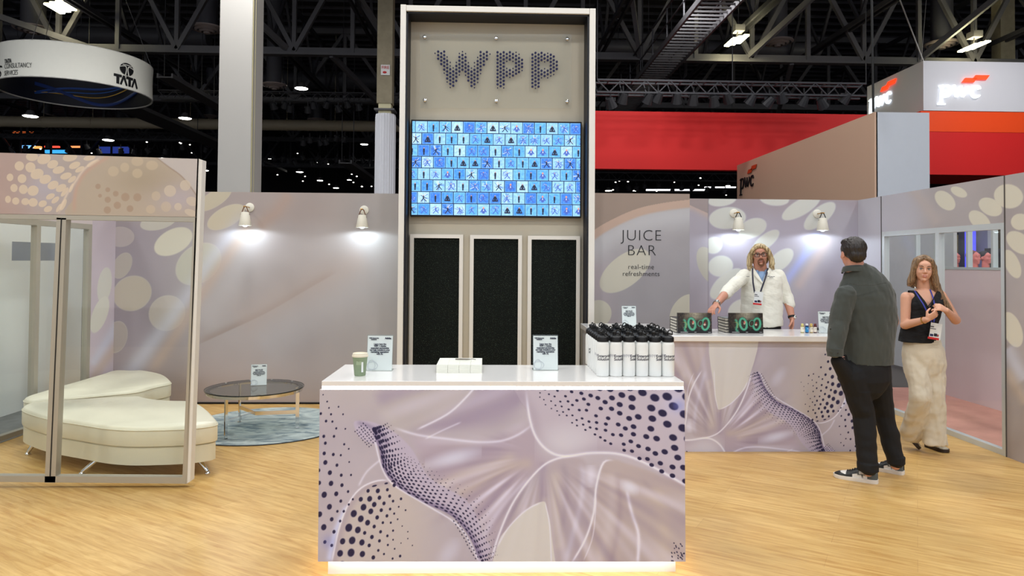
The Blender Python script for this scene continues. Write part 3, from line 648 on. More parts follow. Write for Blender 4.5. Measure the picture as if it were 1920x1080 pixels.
# ================================================================== central tower
YT = 7.55; YB = 7.86
tw = thing('display_tower', (X_at(930, YT), YT, 0), 'tall white-framed tower with dark reveal holding the sign, screen and three black panels', 'display tower')
def P2(px, py, Y): return PY(px, py, Y)
m = MB()
for a, b in ((746, 756.5), (1103.5, 1114.8)):
    xa, xb = X_at(a, YT), X_at(b, YT); zt = PY(a, 8 if a < 900 else 15.5, YT).z
    m.box(((xa+xb)/2, YT+.22, zt/2), (xb-xa, .44, zt))
    post = m.build('post', M_FRAMEW, tw, bevel=.003); m = MB()
xa, xb = X_at(757, YT), X_at(1103, YT); za, zb = PY(930, 12.5, YT).z, PY(930, 23, YT).z
m.box(((xa+xb)/2, YT+.22, (za+zb)/2), (xb-xa, .44, za-zb)); m.build('top_rail', M_FRAMEW, tw, bevel=.003)
m = MB(); m.box((xa+.008, YT+.23, zb/2), (.016, .40, zb)); m.box((xb-.008, YT+.23, zb/2), (.016, .40, zb)); m.box(((xa+xb)/2, YT+.23, zb-.008), (xb-xa, .40, .016)); m.build('dark_reveal', mat('navy_black_reveal', (10, 12, 24), rough=.5), tw)
m = MB(); m.box(((xa+xb)/2, YB+.02, zb/2), (xb-xa-.03, .04, zb-.02)); m.build('back_panel', mat('greige_panel', (188, 181, 164), rough=.55, var=.03, scale=1.5), tw)
m = MB(); 
for a in (761, 1094): m.box((X_at(a+2, YB), YB-.02, zb/2-.1), (.022, .05, zb-.25))
m.build('inner_strip', M_ALU, tw)

# television with tiled figures
def screen():
    ax, bx = X_at(768, YB-.09), X_at(1089.5, YB-.09); zt, zbm = PY(930, 226, YB-.09).z, PY(930, 407, YB-.09).z
    t = thing('television', ((ax+bx)/2, YB, zbm), 'wide flat screen showing rows of small blue figure tiles', 'screen')
    m = MB(); m.box(((ax+bx)/2, YB-.042, (zt+zbm)/2), (bx-ax, .08, zt-zbm)); m.build('bezel', M_BLACK, t, bevel=.004)
    w = bx-ax-.03; h = zt-zbm-.03; nx, nz = 832, 468
    u = np.linspace(0, 1, nx)[None, :]*np.ones((nz, 1)); v = np.linspace(1, 0, nz)[:, None]*np.ones((1, nx))
    X = u*1645; Y = v*935   # picture units
    C = np.zeros((nz, nx, 3)); C[:] = (8, 22, 70)
    r = np.random.RandomState(5); rows = 8; rh = 935/rows; tw_ = 116.3
    offs = [-86, -24, -60, -24, -60, -26, -60, -56]
    for j in range(rows):
        for i in range(16):
            x0 = offs[j] + i*tw_; y0 = j*rh
            kind = r.randint(0, 9)
            base = np.array([(150, 205, 248), (70, 150, 238), (95, 175, 245), (60, 130, 232), (175, 218, 250), (110, 185, 248)][r.randint(6)], float)
            cx, cy = x0+tw_/2, y0+rh/2; inb = (X > x0+3) & (X < x0+tw_-4) & (Y > y0+4) & (Y < y0+rh-4)
            if not inb.any(): continue
            ii = np.where(inb); lx = (X[ii]-cx)/52; ly = (Y[ii]-cy)/52
            c = np.ones((len(lx), 3))*base; n = noise(lx, ly, .9, r.randint(999), 2); c += n[:, None]*16
            def arm(x1, y1, x2, y2, w, col, al=1.):
                dx, dy = x2-x1, y2-y1; L = dx*dx+dy*dy+1e-9; tt = np.clip(((lx-x1)*dx+(ly-y1)*dy)/L, 0, 1); d = np.hypot(lx-x1-tt*dx, ly-y1-tt*dy); a = (1-sm(d, w*.7, w*1.3))*al; c[:] = c*(1-a[:, None])+np.array(col, float)*a[:, None]
            if kind in (0, 4, 5):
                for k in range(12):
                    a = r.rand()*6.28; arm(.25*math.cos(a), .25*math.sin(a), .95*math.cos(a+.3), .95*math.sin(a+.3), .05, (225, 236, 252) if k % 2 else (60, 100, 180), .75)
            if kind in (5, 6, 7):
                for k in range(7):
                    a = r.rand()*6.28; q = .3+.5*r.rand(); arm(q*math.cos(a), q*math.sin(a), q*math.cos(a+.9), q*math.sin(a+.9), .06, (40, 80, 190), .6); arm(.9*q*math.cos(a), .9*q*math.sin(a), .9*q*math.cos(a+.8), .9*q*math.sin(a+.8), .04, (200, 225, 250), .6)
            dk = (14, 24, 52) if kind < 5 else (70, 100, 190); sk = (206, 150, 136)
            if kind in (1, 2): arm(0, -.25, 0, .25, .17, dk); arm(-.06, .3, -.06, .8, .07, dk); arm(.06, .3, .06, .8, .07, dk); arm(0, -.45, 0, -.42, .1, sk)
            elif kind == 3: arm(0, -.2, 0, .3, .2, dk); arm(-.45, .55, .45, .55, .12, dk); arm(-.2, -.1, -.45, .45, .08, dk); arm(.2, -.1, .45, .45, .08, dk); arm(0, -.42, 0, -.4, .11, sk)
            elif kind == 8: arm(0, 0, 0, .45, .3, dk); arm(-.25, 0, -.5, .4, .1, dk); arm(.25, 0, .5, .4, .1, dk); arm(0, -.4, 0, -.3, .15, (235, 150, 130)); arm(0, 0, 0, .2, .07, (240, 240, 245))
            else:
                a = r.choice([-1, 1]); arm(0, -.2, 0, .15, .12, dk); arm(0, .15, -.45, .75, .07, dk); arm(0, .15, .5, .7, .07, dk); arm(0, -.15, .5, -.1+.3*a, .05, dk); arm(0, -.15, -.5, -.1-.3*a, .05, dk); arm(0, -.4, 0, -.38, .09, sk)
            ed = np.maximum(np.abs(lx), np.abs(ly)); c[ed > .93] = c[ed > .93]*.5+np.array((150, 215, 255.))*.5
            C[ii] = c
    P = np.zeros((nz, nx, 3)); P[..., 0] = (ax+bx)/2 - w/2 + u*w; P[..., 1] = YB-.0835; P[..., 2] = (zt+zbm)/2 + (.5-v)*h
    idx = np.arange(nx*nz).reshape(nz, nx); fa = np.stack([idx[:-1, :-1], idx[:-1, 1:], idx[1:, 1:], idx[1:, :-1]], -1).reshape(-1, 4)
    me = bpy.data.meshes.new('display'); me.vertices.add(nx*nz); me.vertices.foreach_set('co', P.ravel()); me.loops.add(fa.size); me.loops.foreach_set('vertex_index', fa.ravel().astype(np.int32))
    me.polygons.add(len(fa)); me.polygons.foreach_set('loop_start', np.arange(0, fa.size, 4, dtype=np.int32)); me.polygons.foreach_set('loop_total', np.full(len(fa), 4, dtype=np.int32)); me.update(calc_edges=True)
    ca = me.attributes.new('Col', 'FLOAT_COLOR', 'POINT'); f = np.ones((nx*nz, 4)); f[:, :3] = lin(np.clip(C, 0, 255)).reshape(-1, 3); ca.data.foreach_set('color', f.ravel())
    me.materials.append(print_mat('lit_screen', .2, es=.98)); o = bpy.data.objects.new('display', me); COL.objects.link(o); par(o, t)
screen()

# acrylic WPP sign
def wpp_sign():
    Ys = YB-.05
    t = thing('acrylic_sign', (X_at(930, Ys), YB, PY(930, 203, Ys).z), 'clear acrylic plate on six standoffs lettered WPP in navy dots above the screen', 'sign')
    m = MB(); m.slab(q4(787.5, 64, 1071.5, 203, Ys), (0, .006, 0)); m.build('plate', glass_mat('clear_acrylic', (251, 251, 249)), t)
    for zx, zy in ((342, 312), (946, 322), (1547, 328), (345, 845), (947, 852), (1546, 856)):
        p = PY(720+zx/4.5, zy/4.5, Ys-.006); m = MB(); R = Matrix.Rotation(pi/2, 3, 'X')
        m.lathe([(.012, -.062), (.012, .0), (.019, .001), (.019, .008), (.013, .012), (.004, .0125)], p, 16, M=R); m.build('standoff', M_CHROME, t, smooth=True)
    Wd = {431: ([], [450]), 457: ([436, 466, 496], []), 483: ([450, 480, 511, 541], []), 508: ([436, 466, 496, 527, 557, 587], [617]), 533: ([513, 543, 573, 602, 632, 662], [481, 692]), 559: ([585, 617, 648, 678, 708], [527, 557, 738]), 584: ([603, 633, 664, 693, 723], [573]),
          610: ([557, 587, 618, 648, 682], [527]), 636: ([482, 512, 543, 573, 603], [452, 633]), 662: ([465, 495, 527, 558, 588], [437]), 688: ([483, 513, 545, 573, 604], [453, 635]), 712: ([560, 590, 620, 650, 680], [530]), 738: ([605, 635, 665, 695, 725], [575]),
          763: ([590, 621, 651, 681, 711], [530, 560, 740]), 790: ([516, 545, 575, 605, 635, 665], [485, 695]), 815: ([440, 470, 500, 530, 560, 590], [621]), 842: ([456, 486, 517, 547], []), 868: ([440, 470, 500], []), 894: ([], [457])}
    P1 = {958: (list(range(442, 713, 30)), [742]), 984: (list(range(457, 728, 30)), []), 1010: (list(range(442, 713, 30)), [742]), 1036: ([457, 487, 608, 638], [518, 578]), 1062: ([442, 472, 502, 593, 623], [653]), 1088: ([457, 487, 608, 638], [518, 578]), 1114: ([472, 502, 532, 562, 592, 622], [442]), 1139: ([490, 520, 550, 580, 608], [459]), 1165: ([506, 536, 565], [595])}
    P2_ = {1252: (list(range(461, 732, 30)), []), 1278: (list(range(447, 718, 30)), [745]), 1304: (list(range(461, 732, 30)), []), 1329: ([447, 477, 507, 597, 627], [657]), 1355: ([463, 493, 611, 641], [522, 580]), 1381: ([478, 508, 597, 627], [450, 657]), 1407: ([463, 493, 523, 553, 583, 611], [641]), 1432: ([478, 508, 538, 568, 598], [628]), 1458: ([522, 552, 582], [])}
    sc_ = (PY(1000, 100, Ys)-PY(900, 100, Ys)).x/100/4.5
    for D in (Wd, P1, P2_):
        m = MB()
        for cx, (big, small) in D.items():
            for L, r in ((big, 9.6), (small, 5.4)):
                for cy in L: m.lathe([(r*sc_, -.004), (r*sc_, .008)], PY(720+cx/4.5, cy/4.5, Ys-.006), 14, M=Matrix.Rotation(pi/2, 3, 'X'))
        m.build('dotted_letter', mat('navy_acrylic_dots', (26, 30, 78), rough=.7), t)
wpp_sign()
# three tall black foliage panels
def foliage_mat():
    m = bpy.data.materials.new('black_green_moss'); m.use_nodes = True; nt = m.node_tree; N = nt.nodes; L = nt.links; b = N['Principled BSDF']
    tc = N.new('ShaderNodeTexCoord'); v = N.new('ShaderNodeTexVoronoi'); v.inputs['Scale'].default_value = 95; L.new(tc.outputs['Object'], v.inputs[0])
    n = N.new('ShaderNodeTexNoise'); n.inputs['Scale'].default_value = 160; L.new(tc.outputs['Object'], n.inputs[0])
    cr = N.new('ShaderNodeValToRGB'); e = cr.color_ramp.elements; e[0].position = .0; e[0].color = (*rgb(150, 176, 150), 1); e[1].position = .22; e[1].color = (*rgb(14, 18, 16), 1); L.new(v.outputs['Distance'], cr.inputs[0])
    mx = N.new('ShaderNodeMix'); mx.data_type = 'RGBA'; mx.inputs[7].default_value = (*rgb(16, 22, 19), 1); L.new(n.outputs['Fac'], mx.inputs[0]); L.new(cr.outputs[0], mx.inputs[6]); L.new(mx.outputs[2], b.inputs['Base Color'])
    b.inputs['Roughness'].default_value = .8; b.inputs['Specular IOR Level'].default_value = .15
    bp = N.new('ShaderNodeBump'); bp.inputs['Strength'].default_value = .6; bp.inputs['Distance'].default_value = .01; L.new(v.outputs['Distance'], bp.inputs['Height']); L.new(bp.outputs[0], b.inputs['Normal']); return m
M_FOL = foliage_mat()
for k, (x0, x1, yt, w) in enumerate(((768.5, 868, 439, 'left'), (881, 978.5, 440.5, 'middle'), (989.5, 1087.5, 442, 'right'))):
    Yp = YB-.045; xa, xb = X_at(x0, Yp), X_at(x1, Yp); zt = PY(x0, yt, Yp).z; z_ = .12; fw = .042
    t = thing('framed_panel', ((xa+xb)/2, YB, z_), '%s of the three tall black speckled panels in a pale frame' % {'left': 'leftmost', 'middle': 'middle', 'right': 'rightmost'}[w], 'panel', 'tall black panels of the tower')
    m = MB(); m.box((xa+fw/2, Yp+.02, (zt+z_)/2), (fw, .045, zt-z_)); m.box((xb-fw/2, Yp+.02, (zt+z_)/2), (fw, .045, zt-z_)); m.box(((xa+xb)/2, Yp+.02, zt-fw/2), (xb-xa-2*fw, .045, fw)); m.box(((xa+xb)/2, Yp+.02, z_+fw/2), (xb-xa-2*fw, .045, fw)); m.build('frame', M_FRAMEW, t)
    m = MB(); m.box(((xa+xb)/2, Yp+.028, (zt+z_)/2), (xb-xa-2*fw, .03, zt-z_-2*fw)); m.build('moss_infill', M_FOL, t)

# juice bar lettering
M_TXT = M_INKB
jl = thing('wall_lettering', (X_at(1202, YJ), YJ-.003, 1.5), 'thin dark lettering JUICE BAR real-time refreshments on the printed wall', 'lettering')
s_ = YJ/F
def jt(txt, px, py, hpx, off, sp=1): 
    p = PY(px, py, YJ-.003); text('lettering', txt, p, hpx*s_/.73, M_TXT, jl, align='CENTER', offset=off, space=sp)
jt('JUICE', 1203, 451, 21.5, -.0032, 1.1); jt('BAR', 1203, 479, 21, -.0032, 1.12)
jt('real-time', 1202, 504.5, 9.5, -.0007, 1.05); jt('refreshments', 1202, 517.5, 9.5, -.0007, 1.02)
# high-bay lamps over booth and hall, out of frame, some added for brightness
M_LENS = mat('lamp_lens', (255, 255, 255), emit=(255, 252, 240), es=14, var=0)
def high_bay(loc, w=.5, power=0, r=.5, label=None, group='high-bay lamps of the hall', drop=.9, big=False):
    t = thing('high_bay_light', loc, label or 'lamp', 'ceiling light', group)
    m = MB(); m.lathe([(.03*w*2, .12+.2*w), (.10*w*2, .10+.2*w), (.16*w*2, .05), (.5*w, .02), (.5*w, -.02)], n=20); local('housing', m, M_STEELL, t, smooth=True)
    m = MB(); m.lathe([(.46*w, -.055), (.40*w, -.021), (.46*w, -.022)], n=20); m = MB(); m.lathe([(.05*w, -.05), (.4*w, -.045), (.46*w, -.022)], n=20); local('lens', m, M_LENS, t)
    m = MB(); m.beam((0, 0, .1), (0, 0, 14.3-loc[2]), .02); local('stem', m, M_STEELD, t)
    if power:
        ld = bpy.data.lights.new('lamp', 'AREA'); ld.shape = 'DISK'; ld.size = r; ld.energy = power; ld.color = (.97, .985, 1)
        lo = bpy.data.objects.new('lamp', ld); COL.objects.link(lo); lo.parent = t; lo.location = (0, 0, -.08)
    return t
for i, (x, y) in enumerate(LAMP_SPOTS):
    high_bay((x, y, LAMP_Z), 1.0, HALL_LAMP_W, 1.0, 'unseen round high-bay lamp hanging above the frame', 'high-bay lamps over the booth')
# ================================================================== the exhibition hall beyond
M_DECK = mat('black_roof_deck', (68, 66, 71), rough=.9, var=.25, scale=1)
M_BEIGE = mat('cream_duct', (176, 162, 138), rough=.5, var=.08, scale=1)
m = MB(); m.box((0, 30, 14.5), (120, 90, .1))
for i in range(60): m.box((0, 8+i*1.0, 14.38), (118, .12, .14))
struct('ceiling', m, M_DECK)
m = MB(); m.box((0, 74, 7), (120, .3, 15)); struct('wall_hall_far', m, mat('far_hall_dark_wall', (34, 32, 36), rough=.9, var=.3, scale=.4))
m = MB(); m.box((-59, 30, 7), (.3, 90, 15)); struct('wall_hall_left', m, mat('far_hall_dark_wall'))
m = MB(); m.box((59, 30, 7), (.3, 90, 15)); struct('wall_hall_right', m, mat('far_hall_dark_wall'))

def truss_x(Y, zb, zt, x0, x1, step, w, lab, grp, mt=M_STEELL):
    t = thing('roof_truss', ((x0+x1)/2, Y, zb), lab, 'truss', grp)
    m = MB(); m.beam((x0, Y, zb), (x1, Y, zb), w*1.2, w*.35); m.beam((x0, Y, zb+w*.5), (x1, Y, zb+w*.5), w*.25, w*.9); m.build('bottom_chord', mt, t)
    m = MB(); m.beam((x0, Y, zt), (x1, Y, zt), w, w); m.build('top_chord', mt, t)
    m = MB(); n = int((x1-x0)/step)
    for i in range(n+1):
        x = x0+i*step; m.beam((x, Y, zb), (x, Y, zt), w*.55)
        if i < n:
            if i % 2: m.beam((x, Y, zb+.1), (x+step, Y, zt), w*.6)
            else: m.beam((x, Y, zt), (x+step, Y, zb+.1), w*.6)
    m.build('web', mt, t); return t
T1 = PY(700, 104, 25).z
truss_x(25, T1, T1+4.0, -30, 30, 2.08, .26, 'nearest deep roof truss crossing the hall above the booth walls', None)
truss_x(34, T1+.3, T1+3.8, -36, 36, 2.4, .26, 'second deep roof truss crossing the hall, behind the nearest one', None)
truss_x(45, T1+.3, T1+3.8, -44, 44, 2.4, .24, 'third roof truss crossing the hall, far back', None, M_STEEL)
truss_x(57, T1+.3, T1+3.6, -50, 50, 2.4, .22, 'farthest roof truss crossing the hall', None, M_STEEL)
def truss_y(X, zb, zt, y0, y1, step, w, lab, mt=M_STEEL):
    t = thing('roof_joist', (X, (y0+y1)/2, zb), lab, 'joist', 'roof joists running to the back of the hall')
    m = MB(); m.beam((X-.12, y0, zb), (X-.12, y1, zb), w*.5, w); m.beam((X+.12, y0, zb), (X+.12, y1, zb), w*.5, w); m.beam((X, y0, zt), (X, y1, zt), w, w); m.build('chords', mt, t)
    m = MB(); n = int((y1-y0)/step)
    for i in range(n):
        y = y0+i*step; m.beam((X, y, zb), (X, y+step/2, zt), w*.6); m.beam((X, y+step/2, zt), (X, y+step, zb), w*.6)
    m.build('web', mt, t)
for i, X in enumerate((-27, -20.5, -14, -8.5, -4.6, 4.4, 9.2, 13, 19.5, 26)):
    truss_y(X, T1+1.2, T1+3.4, 12, 66, 3.0, .16, 'open web steel joist running back under the dark roof')
# long diagonal wind braces
for i, (a, b) in enumerate((((-24, 22, T1+3), (-14, 25, T1)), ((-11, 20, T1+3.5), (-7.4, 25, T1+.2)), ((-6.2, 20, T1+3.8), (-3.6, 25, T1+.2)), ((13, 20, T1+3.8), (9.4, 25, T1+.2)), ((19, 20, T1+3.8), (15.8, 25, T1+.2)), ((3.6, 20, T1+3.8), (5.4, 25, T1)), ((-5.8, 25, T1), (-3.3, 38, 7.4)), ((11, 25, T1), (16, 40, 7.6)))):
    m = MB(); m.beam(a, b, .14, .2); o = m.build('wind_brace', M_STEELL); tag(o, 'slanting steel brace tied to the nearest roof truss', 'brace', 'slanting braces of the roof')
# lower catwalks, channels
def walkway(X, z, y0, y1, w, lab, rungs=True, mt=M_STEELL, rail=True, name='catwalk'):
    t = thing(name, (X, (y0+y1)/2, z), lab, 'catwalk' if rungs else 'cable tray')
    m = MB()
    for s in (-1, 1):
        m.beam((X+s*w/2, y0, z), (X+s*w/2, y1, z), .06, .16)
    m.build('stringer', mt, t)
    for yy in (y0+.5, (y0+y1)/2, y1-.5):
        for s in (-1, 1): m = MB(); m.beam((X+s*w/2, yy, z), (X+s*w/2, yy, 14.3), .025); m.build('hanger_rod', M_STEELD, t)
    m = MB()
    if rungs:
        k = int((y1-y0)/.28)
        for i in range(k): m.beam((X-w/2, y0+i*.28, z), (X+w/2, y0+i*.28, z), .04, .05)
        m.build('grating', mt, t)
    else: m.box((X, (y0+y1)/2, z-.05), (w, y1-y0, .04)); m.build('pan', mt, t)
    if rail:
        m = MB()
        for s in (-1, 1):
            m.beam((X+s*w/2, y0, z+1), (X+s*w/2, y1, z+1), .045); m.beam((X+s*w/2, y0, z+.5), (X+s*w/2, y1, z+.5), .035)
            for i in range(int((y1-y0)/1.8)+1): m.beam((X+s*w/2, y0+i*1.8, z), (X+s*w/2, y0+i*1.8, z+1), .04)
        m.build('handrail', M_STEEL, t)
walkway(5.65, 8.2, 13, 34, 1.0, 'slatted steel catwalk running back above the red banner')
walkway(-15.2, 8.0, 25, 50, 1.1, 'wide grey steel channel running back left of the white column', False, rail=False, name='cable_tray')
walkway(-11.5, 8.1, 24.6, 32, .5, 'narrow grey steel channel above the round hanging sign', False, rail=False, name='cable_tray')
walkway(-6.3, 5.9, 30, 62, .5, 'low narrow cable tray between the white column and the fluted column', False, rail=False, name='cable_tray')
# ducts
def hduct(x0, x1, Y, z, r, lab, mt, bands=True):
    t = thing('air_duct', ((x0+x1)/2, Y, z-r), lab, 'duct')
    m = MB(); m.tube([(x0, Y, z), (x1, Y, z)], r, 16); m.build('pipe', mt, t, smooth=True)
    for i in range(int((x1-x0)/2.6)):
        m = MB(); m.tube([(x0+i*2.6, Y, z), (x0+i*2.6+.08, Y, z)], r*1.05, 16); m.beam((x0+i*2.6+.04, Y, z+r), (x0+i*2.6+.04, Y, 14.3), .02); m.build('hanger_band', mt, t)
    return t
z_ = PY(400, 233, 38).z; hduct(-32, -4.0, 38, z_, .30, 'long cream air duct crossing behind the white column', M_BEIGE)
z_ = PY(200, 68, 32).z; hduct(-24, -13, 32, z_, .42, 'grey round duct high at the left behind the nearest truss', M_DUCT)
z_ = PY(1300, 91, 30).z; hduct(4.2, 14.4, 30, z_, .33, 'dark round duct high above the red banner', M_DUCT)
z_ = PY(600, 150, 40).z; hduct(-14, -5, 40, z_, .5, 'dark round duct between the white column and the fluted column', M_DUCT)
M_DIFF = mat('dusty_rose_grey_diffuser', (168, 152, 148), rough=.5)
def drop_duct(px, py, wpx, Y, lab, grp=None):
    c = PY(px, py, Y); r = wpx/2*Y/F; t = thing('ceiling_diffuser', c, lab, 'air diffuser', grp)
    m = MB(); m.lathe([(r*.62, .12), (r*.62, 14.2-c.z)], n=20); local('drop_duct', m, M_DUCT, t, smooth=True)
    m = MB()
    for k, (a, b) in enumerate(((1, .86), (.72, .58), (.46, .34))):
        m.lathe([(r*a, .10-.03*k), (r*a, .06-.05*k), (r*b, .02-.05*k), (r*b, .06-.05*k)], n=28, cap=False)
        m.lathe([(r*b, .06-.05*k), (r*a, .10-.03*k)], n=28, cap=False)
    m.lathe([(r*.2, .1), (r*.2, -.12), (r*.02, -.14)], n=16); local('ring_cone', m, M_DIFF, t, smooth=True)
for a in ((62, 58, 66, 26, 'big round diffuser on a dark drop duct at the upper left corner'), (388, 57, 60, 26, 'round diffuser on a drop duct half hidden by the white column'), (514, 163, 46, 30, 'round diffuser on a drop duct just right of the white column'), (1458, 82, 58, 27, 'round diffuser beside the catwalk above the red banner'), (1766, 86, 62, 26, 'round diffuser right above the white lit cube sign'), (85, 219, 36, 44, 'small round diffuser below the round hanging sign'), (395, 220, 30, 46, 'small round diffuser touching the left side of the white column'), (594, 227, 34, 44, 'small round diffuser midway between the white and fluted columns'), (226, 262, 32, 52, 'small low diffuser above the left partition')): drop_duct(*a)
# high bays in view
HB = [(565, 165, 26, 32, 'bright lamp right of the white column, above the other lamps there'), (57, 217, 27, 32, 'bright lamp just under the round hanging sign'), (347, 221, 24, 34, 'bright lamp left of the white column at duct height'), (203, 262, 21, 40, 'bright lamp above the middle of the left partition'),
      (683, 270, 15, 46, 'lamp just left of the fluted column'), (510, 297, 15, 50, 'lamp low beside the right edge of the white column'), (562, 322, 14, 52, 'lamp below and right of the one beside the white column'), (600, 338, 12, 54, 'small low lamp between the two columns'), (630, 352, 11, 58, 'lowest small lamp left of the fluted column'), (385, 319, 13, 50, 'small lamp against the right end of the left partition'), (305, 296, 12, 50, 'small lamp just over the top edge of the left partition'),
      (1075, 10, 12, 44, 'small lamp at the top edge behind the tower'), (1141, 357, 14, 52, 'long pale lamp just over the juice bar wall'), (1192, 357, 12, 55, 'thin lamp over the juice bar lettering'), (655, 337, 9, 60, 'tiny lamp beside the fluted column'), (1365, 348, 10, 60, 'tiny lamp left of the beige sign box')]
for px, py, w, Y, lab in HB: high_bay(PY(px, py, Y), w*Y/F, 0, label=lab, group=None, drop=1.4)
def led_bay(px, py, Y, lab):
    c = PY(px, py, Y); t = thing('led_high_bay', c, lab, 'ceiling light')
    for k in range(3):
        m = MB(); m.box((-.18+k*.2, 0, k*.055), (.17, .9, .05)); local('led_bar', m, mat('bright_led_bar', (255, 255, 255), emit=(255, 246, 190), es=22, var=0), t)
    m = MB(); m.box((.12, .1, .5), (.34, .4, .22)); m.beam((0, 0, .1), (.12, .1, .5), .03); m.beam((.12, .1, .5), (.12, .1, 14.3-c.z), .015); local('driver_box', m, M_STEELL, t)
    ld = bpy.data.lights.new('lamp', 'POINT'); ld.energy = 9; ld.color = (1, .95, .85); ld.shadow_soft_size = .4; lo = bpy.data.objects.new('lamp', ld); COL.objects.link(lo); lo.parent = t; lo.location = (0, 0, -.5)
led_bay(1380, 79, 24, 'cluster of glowing led bars hanging above the red banner'); led_bay(1825, 90, 24, 'cluster of glowing led bars at the upper right above the white cube sign'); led_bay(112, 16, 24, 'cluster of glowing led bars at the upper left corner')
# box lighting trusses with lanterns
def box_truss(x0, x1, Y, z, h, lab, mt=M_STEEL):
    t = thing('lighting_truss', ((x0+x1)/2, Y, z), lab, 'lighting truss')
    m = MB()
    for dy in (0, h):
        for dz in (0, h): m.beam((x0, Y+dy, z+dz), (x1, Y+dy, z+dz), .05)
    m.build('rail', mt, t); m = MB(); n = int((x1-x0)/h)
    for i in range(n):
        a, b = x0+i*h, x0+(i+1)*h; u, v = (z, z+h) if i % 2 else (z+h, z)
        m.beam((a, Y, u), (b, Y, v), .03); m.beam((a, Y, z+h*(i % 2)), (a, Y+h, z+h), .025)
    m.build('lattice', mt, t)
    k = max(2, int((x1-x0)/4))
    for i in range(k+1): x = x0+(x1-x0)*i/k; m = MB(); m.beam((x, Y, z+h), (x, Y, 14.3), .02); m.build('hoist_chain', M_STEELD, t)
box_truss(X_at(1118, 19), X_at(1625, 19), 19, PY(1370, 176, 19).z, .34, 'square lighting truss hanging just above the red banner')
box_truss(X_at(290, 30), X_at(760, 30), 30, PY(600, 188, 30).z, .34, 'square lighting truss level with the fluted column cap')
box_truss(X_at(0, 40), X_at(420, 40), 40, PY(300, 262, 40).z, .4, 'square lighting truss above the left partition')
box_truss(X_at(490, 46), X_at(770, 46), 46, PY(600, 312, 46).z, .5, 'low square lighting truss far back between the columns')
box_truss(X_at(1115, 46), X_at(1400, 46), 46, PY(1250, 338, 46).z, .5, 'low square lighting truss far back above the juice bar wall')
rr = random.Random(8)
def spot(loc, s, tilt, grp):
    m = MB(); M = Matrix.Rotation(tilt, 3, 'Y') @ Matrix.Rotation(.5, 3, 'X'); m.lathe([(s*.3, .45*s), (s*.38, .1*s), (s*.5, -.45*s), (s*.42, -.45*s), (s*.3, -.2*s)], loc, 10, M=M); m.beam(loc, (loc[0], loc[1], loc[2]+s*1.1), s*.12); m.box((loc[0], loc[1], loc[2]+s*.3), (s*.9, s*.1, s*.3))
    return tag(m.build('stage_spotlight', M_STEELD), 'small black spotlight hanging from a distant lighting truss', 'spotlight', grp)
for (x0, x1, Y, py, n) in ((490, 700, 44, 300, 14), (500, 690, 30, 200, 9), (1125, 1600, 19.1, 187, 14), (1120, 1380, 44, 352, 12), (10, 400, 40, 277, 12), (560, 660, 36, 262, 6)):
    for i in range(n):
        px = x0+(x1-x0)*(i+rr.random()*.7)/n; spot(PY(px, py+rr.uniform(-5, 7), Y), .32, rr.uniform(-.7, .7), 'black spotlights on the lighting trusses')
# tiny glows of far lamps
for i in range(34):
    if i < 16: px, py = rr.uniform(492, 698), rr.uniform(285, 355)
    elif i < 26: px, py = rr.uniform(1120, 1378), rr.uniform(330, 366)
    else: px, py = rr.uniform(10, 400), rr.uniform(245, 290)
    Y = rr.uniform(50, 66); m = MB(); p = PY(px, py, Y); m.ell(p, (.08, .05, .05), n=8, m=5); m.beam(p+Vector((0, .02, .05)), (p.x, p.y, 14.3), .01, mi=1)
    tag(m.build('far_lamp', [mat('far_lens', (255, 250, 240), emit=(255, 250, 240), es=2.2, var=0), M_STEELD]), 'pin-point lamp glowing far back in the hall', 'lamp', 'pin-point lamps far back in the hall')
for (x0, x1, py, h, c, lab) in ((22, 60, 247, 3, (255, 120, 60), 'thin orange light strip far back at the left edge'), (62, 76, 276, 4, (255, 170, 90), 'short amber screen far back over the left partition'), (40, 64, 275, 5, (120, 190, 255), 'short pale blue screen far back at the left'), (83, 110, 275, 3, (255, 80, 60), 'red light strip far back over the left partition'), (84, 128, 284, 6, (60, 160, 220), 'teal blue screen far back over the left partition'), (185, 240, 281, 12, (30, 44, 110), 'dim blue patterned screen far back over the left partition'), (128, 150, 275, 3, (255, 150, 90), 'second short amber strip far back'), (1212, 1322, 356, 3, (250, 250, 255), 'long white light line far back over the juice bar wall'), (1322, 1380, 351, 2.4, (250, 250, 255), 'second white light line beside the beige sign box')):
    m = MB(); Y = 58; m.slab(q4(x0, py-h/2, x1, py+h/2, Y), (0, .2, 0)); m.beam(PY((x0+x1)/2, py, Y+.1), PY((x0+x1)/2, py, Y+.1)+Vector((0, 0, 14.3-PY((x0+x1)/2, py, Y+.1).z)), .02, mi=1); tag(m.build('led_ribbon', [mat('led_ribbon_%d_%d_%d' % c, c, emit=c, es=1.1, var=0), M_STEELD]), lab, 'led screen')
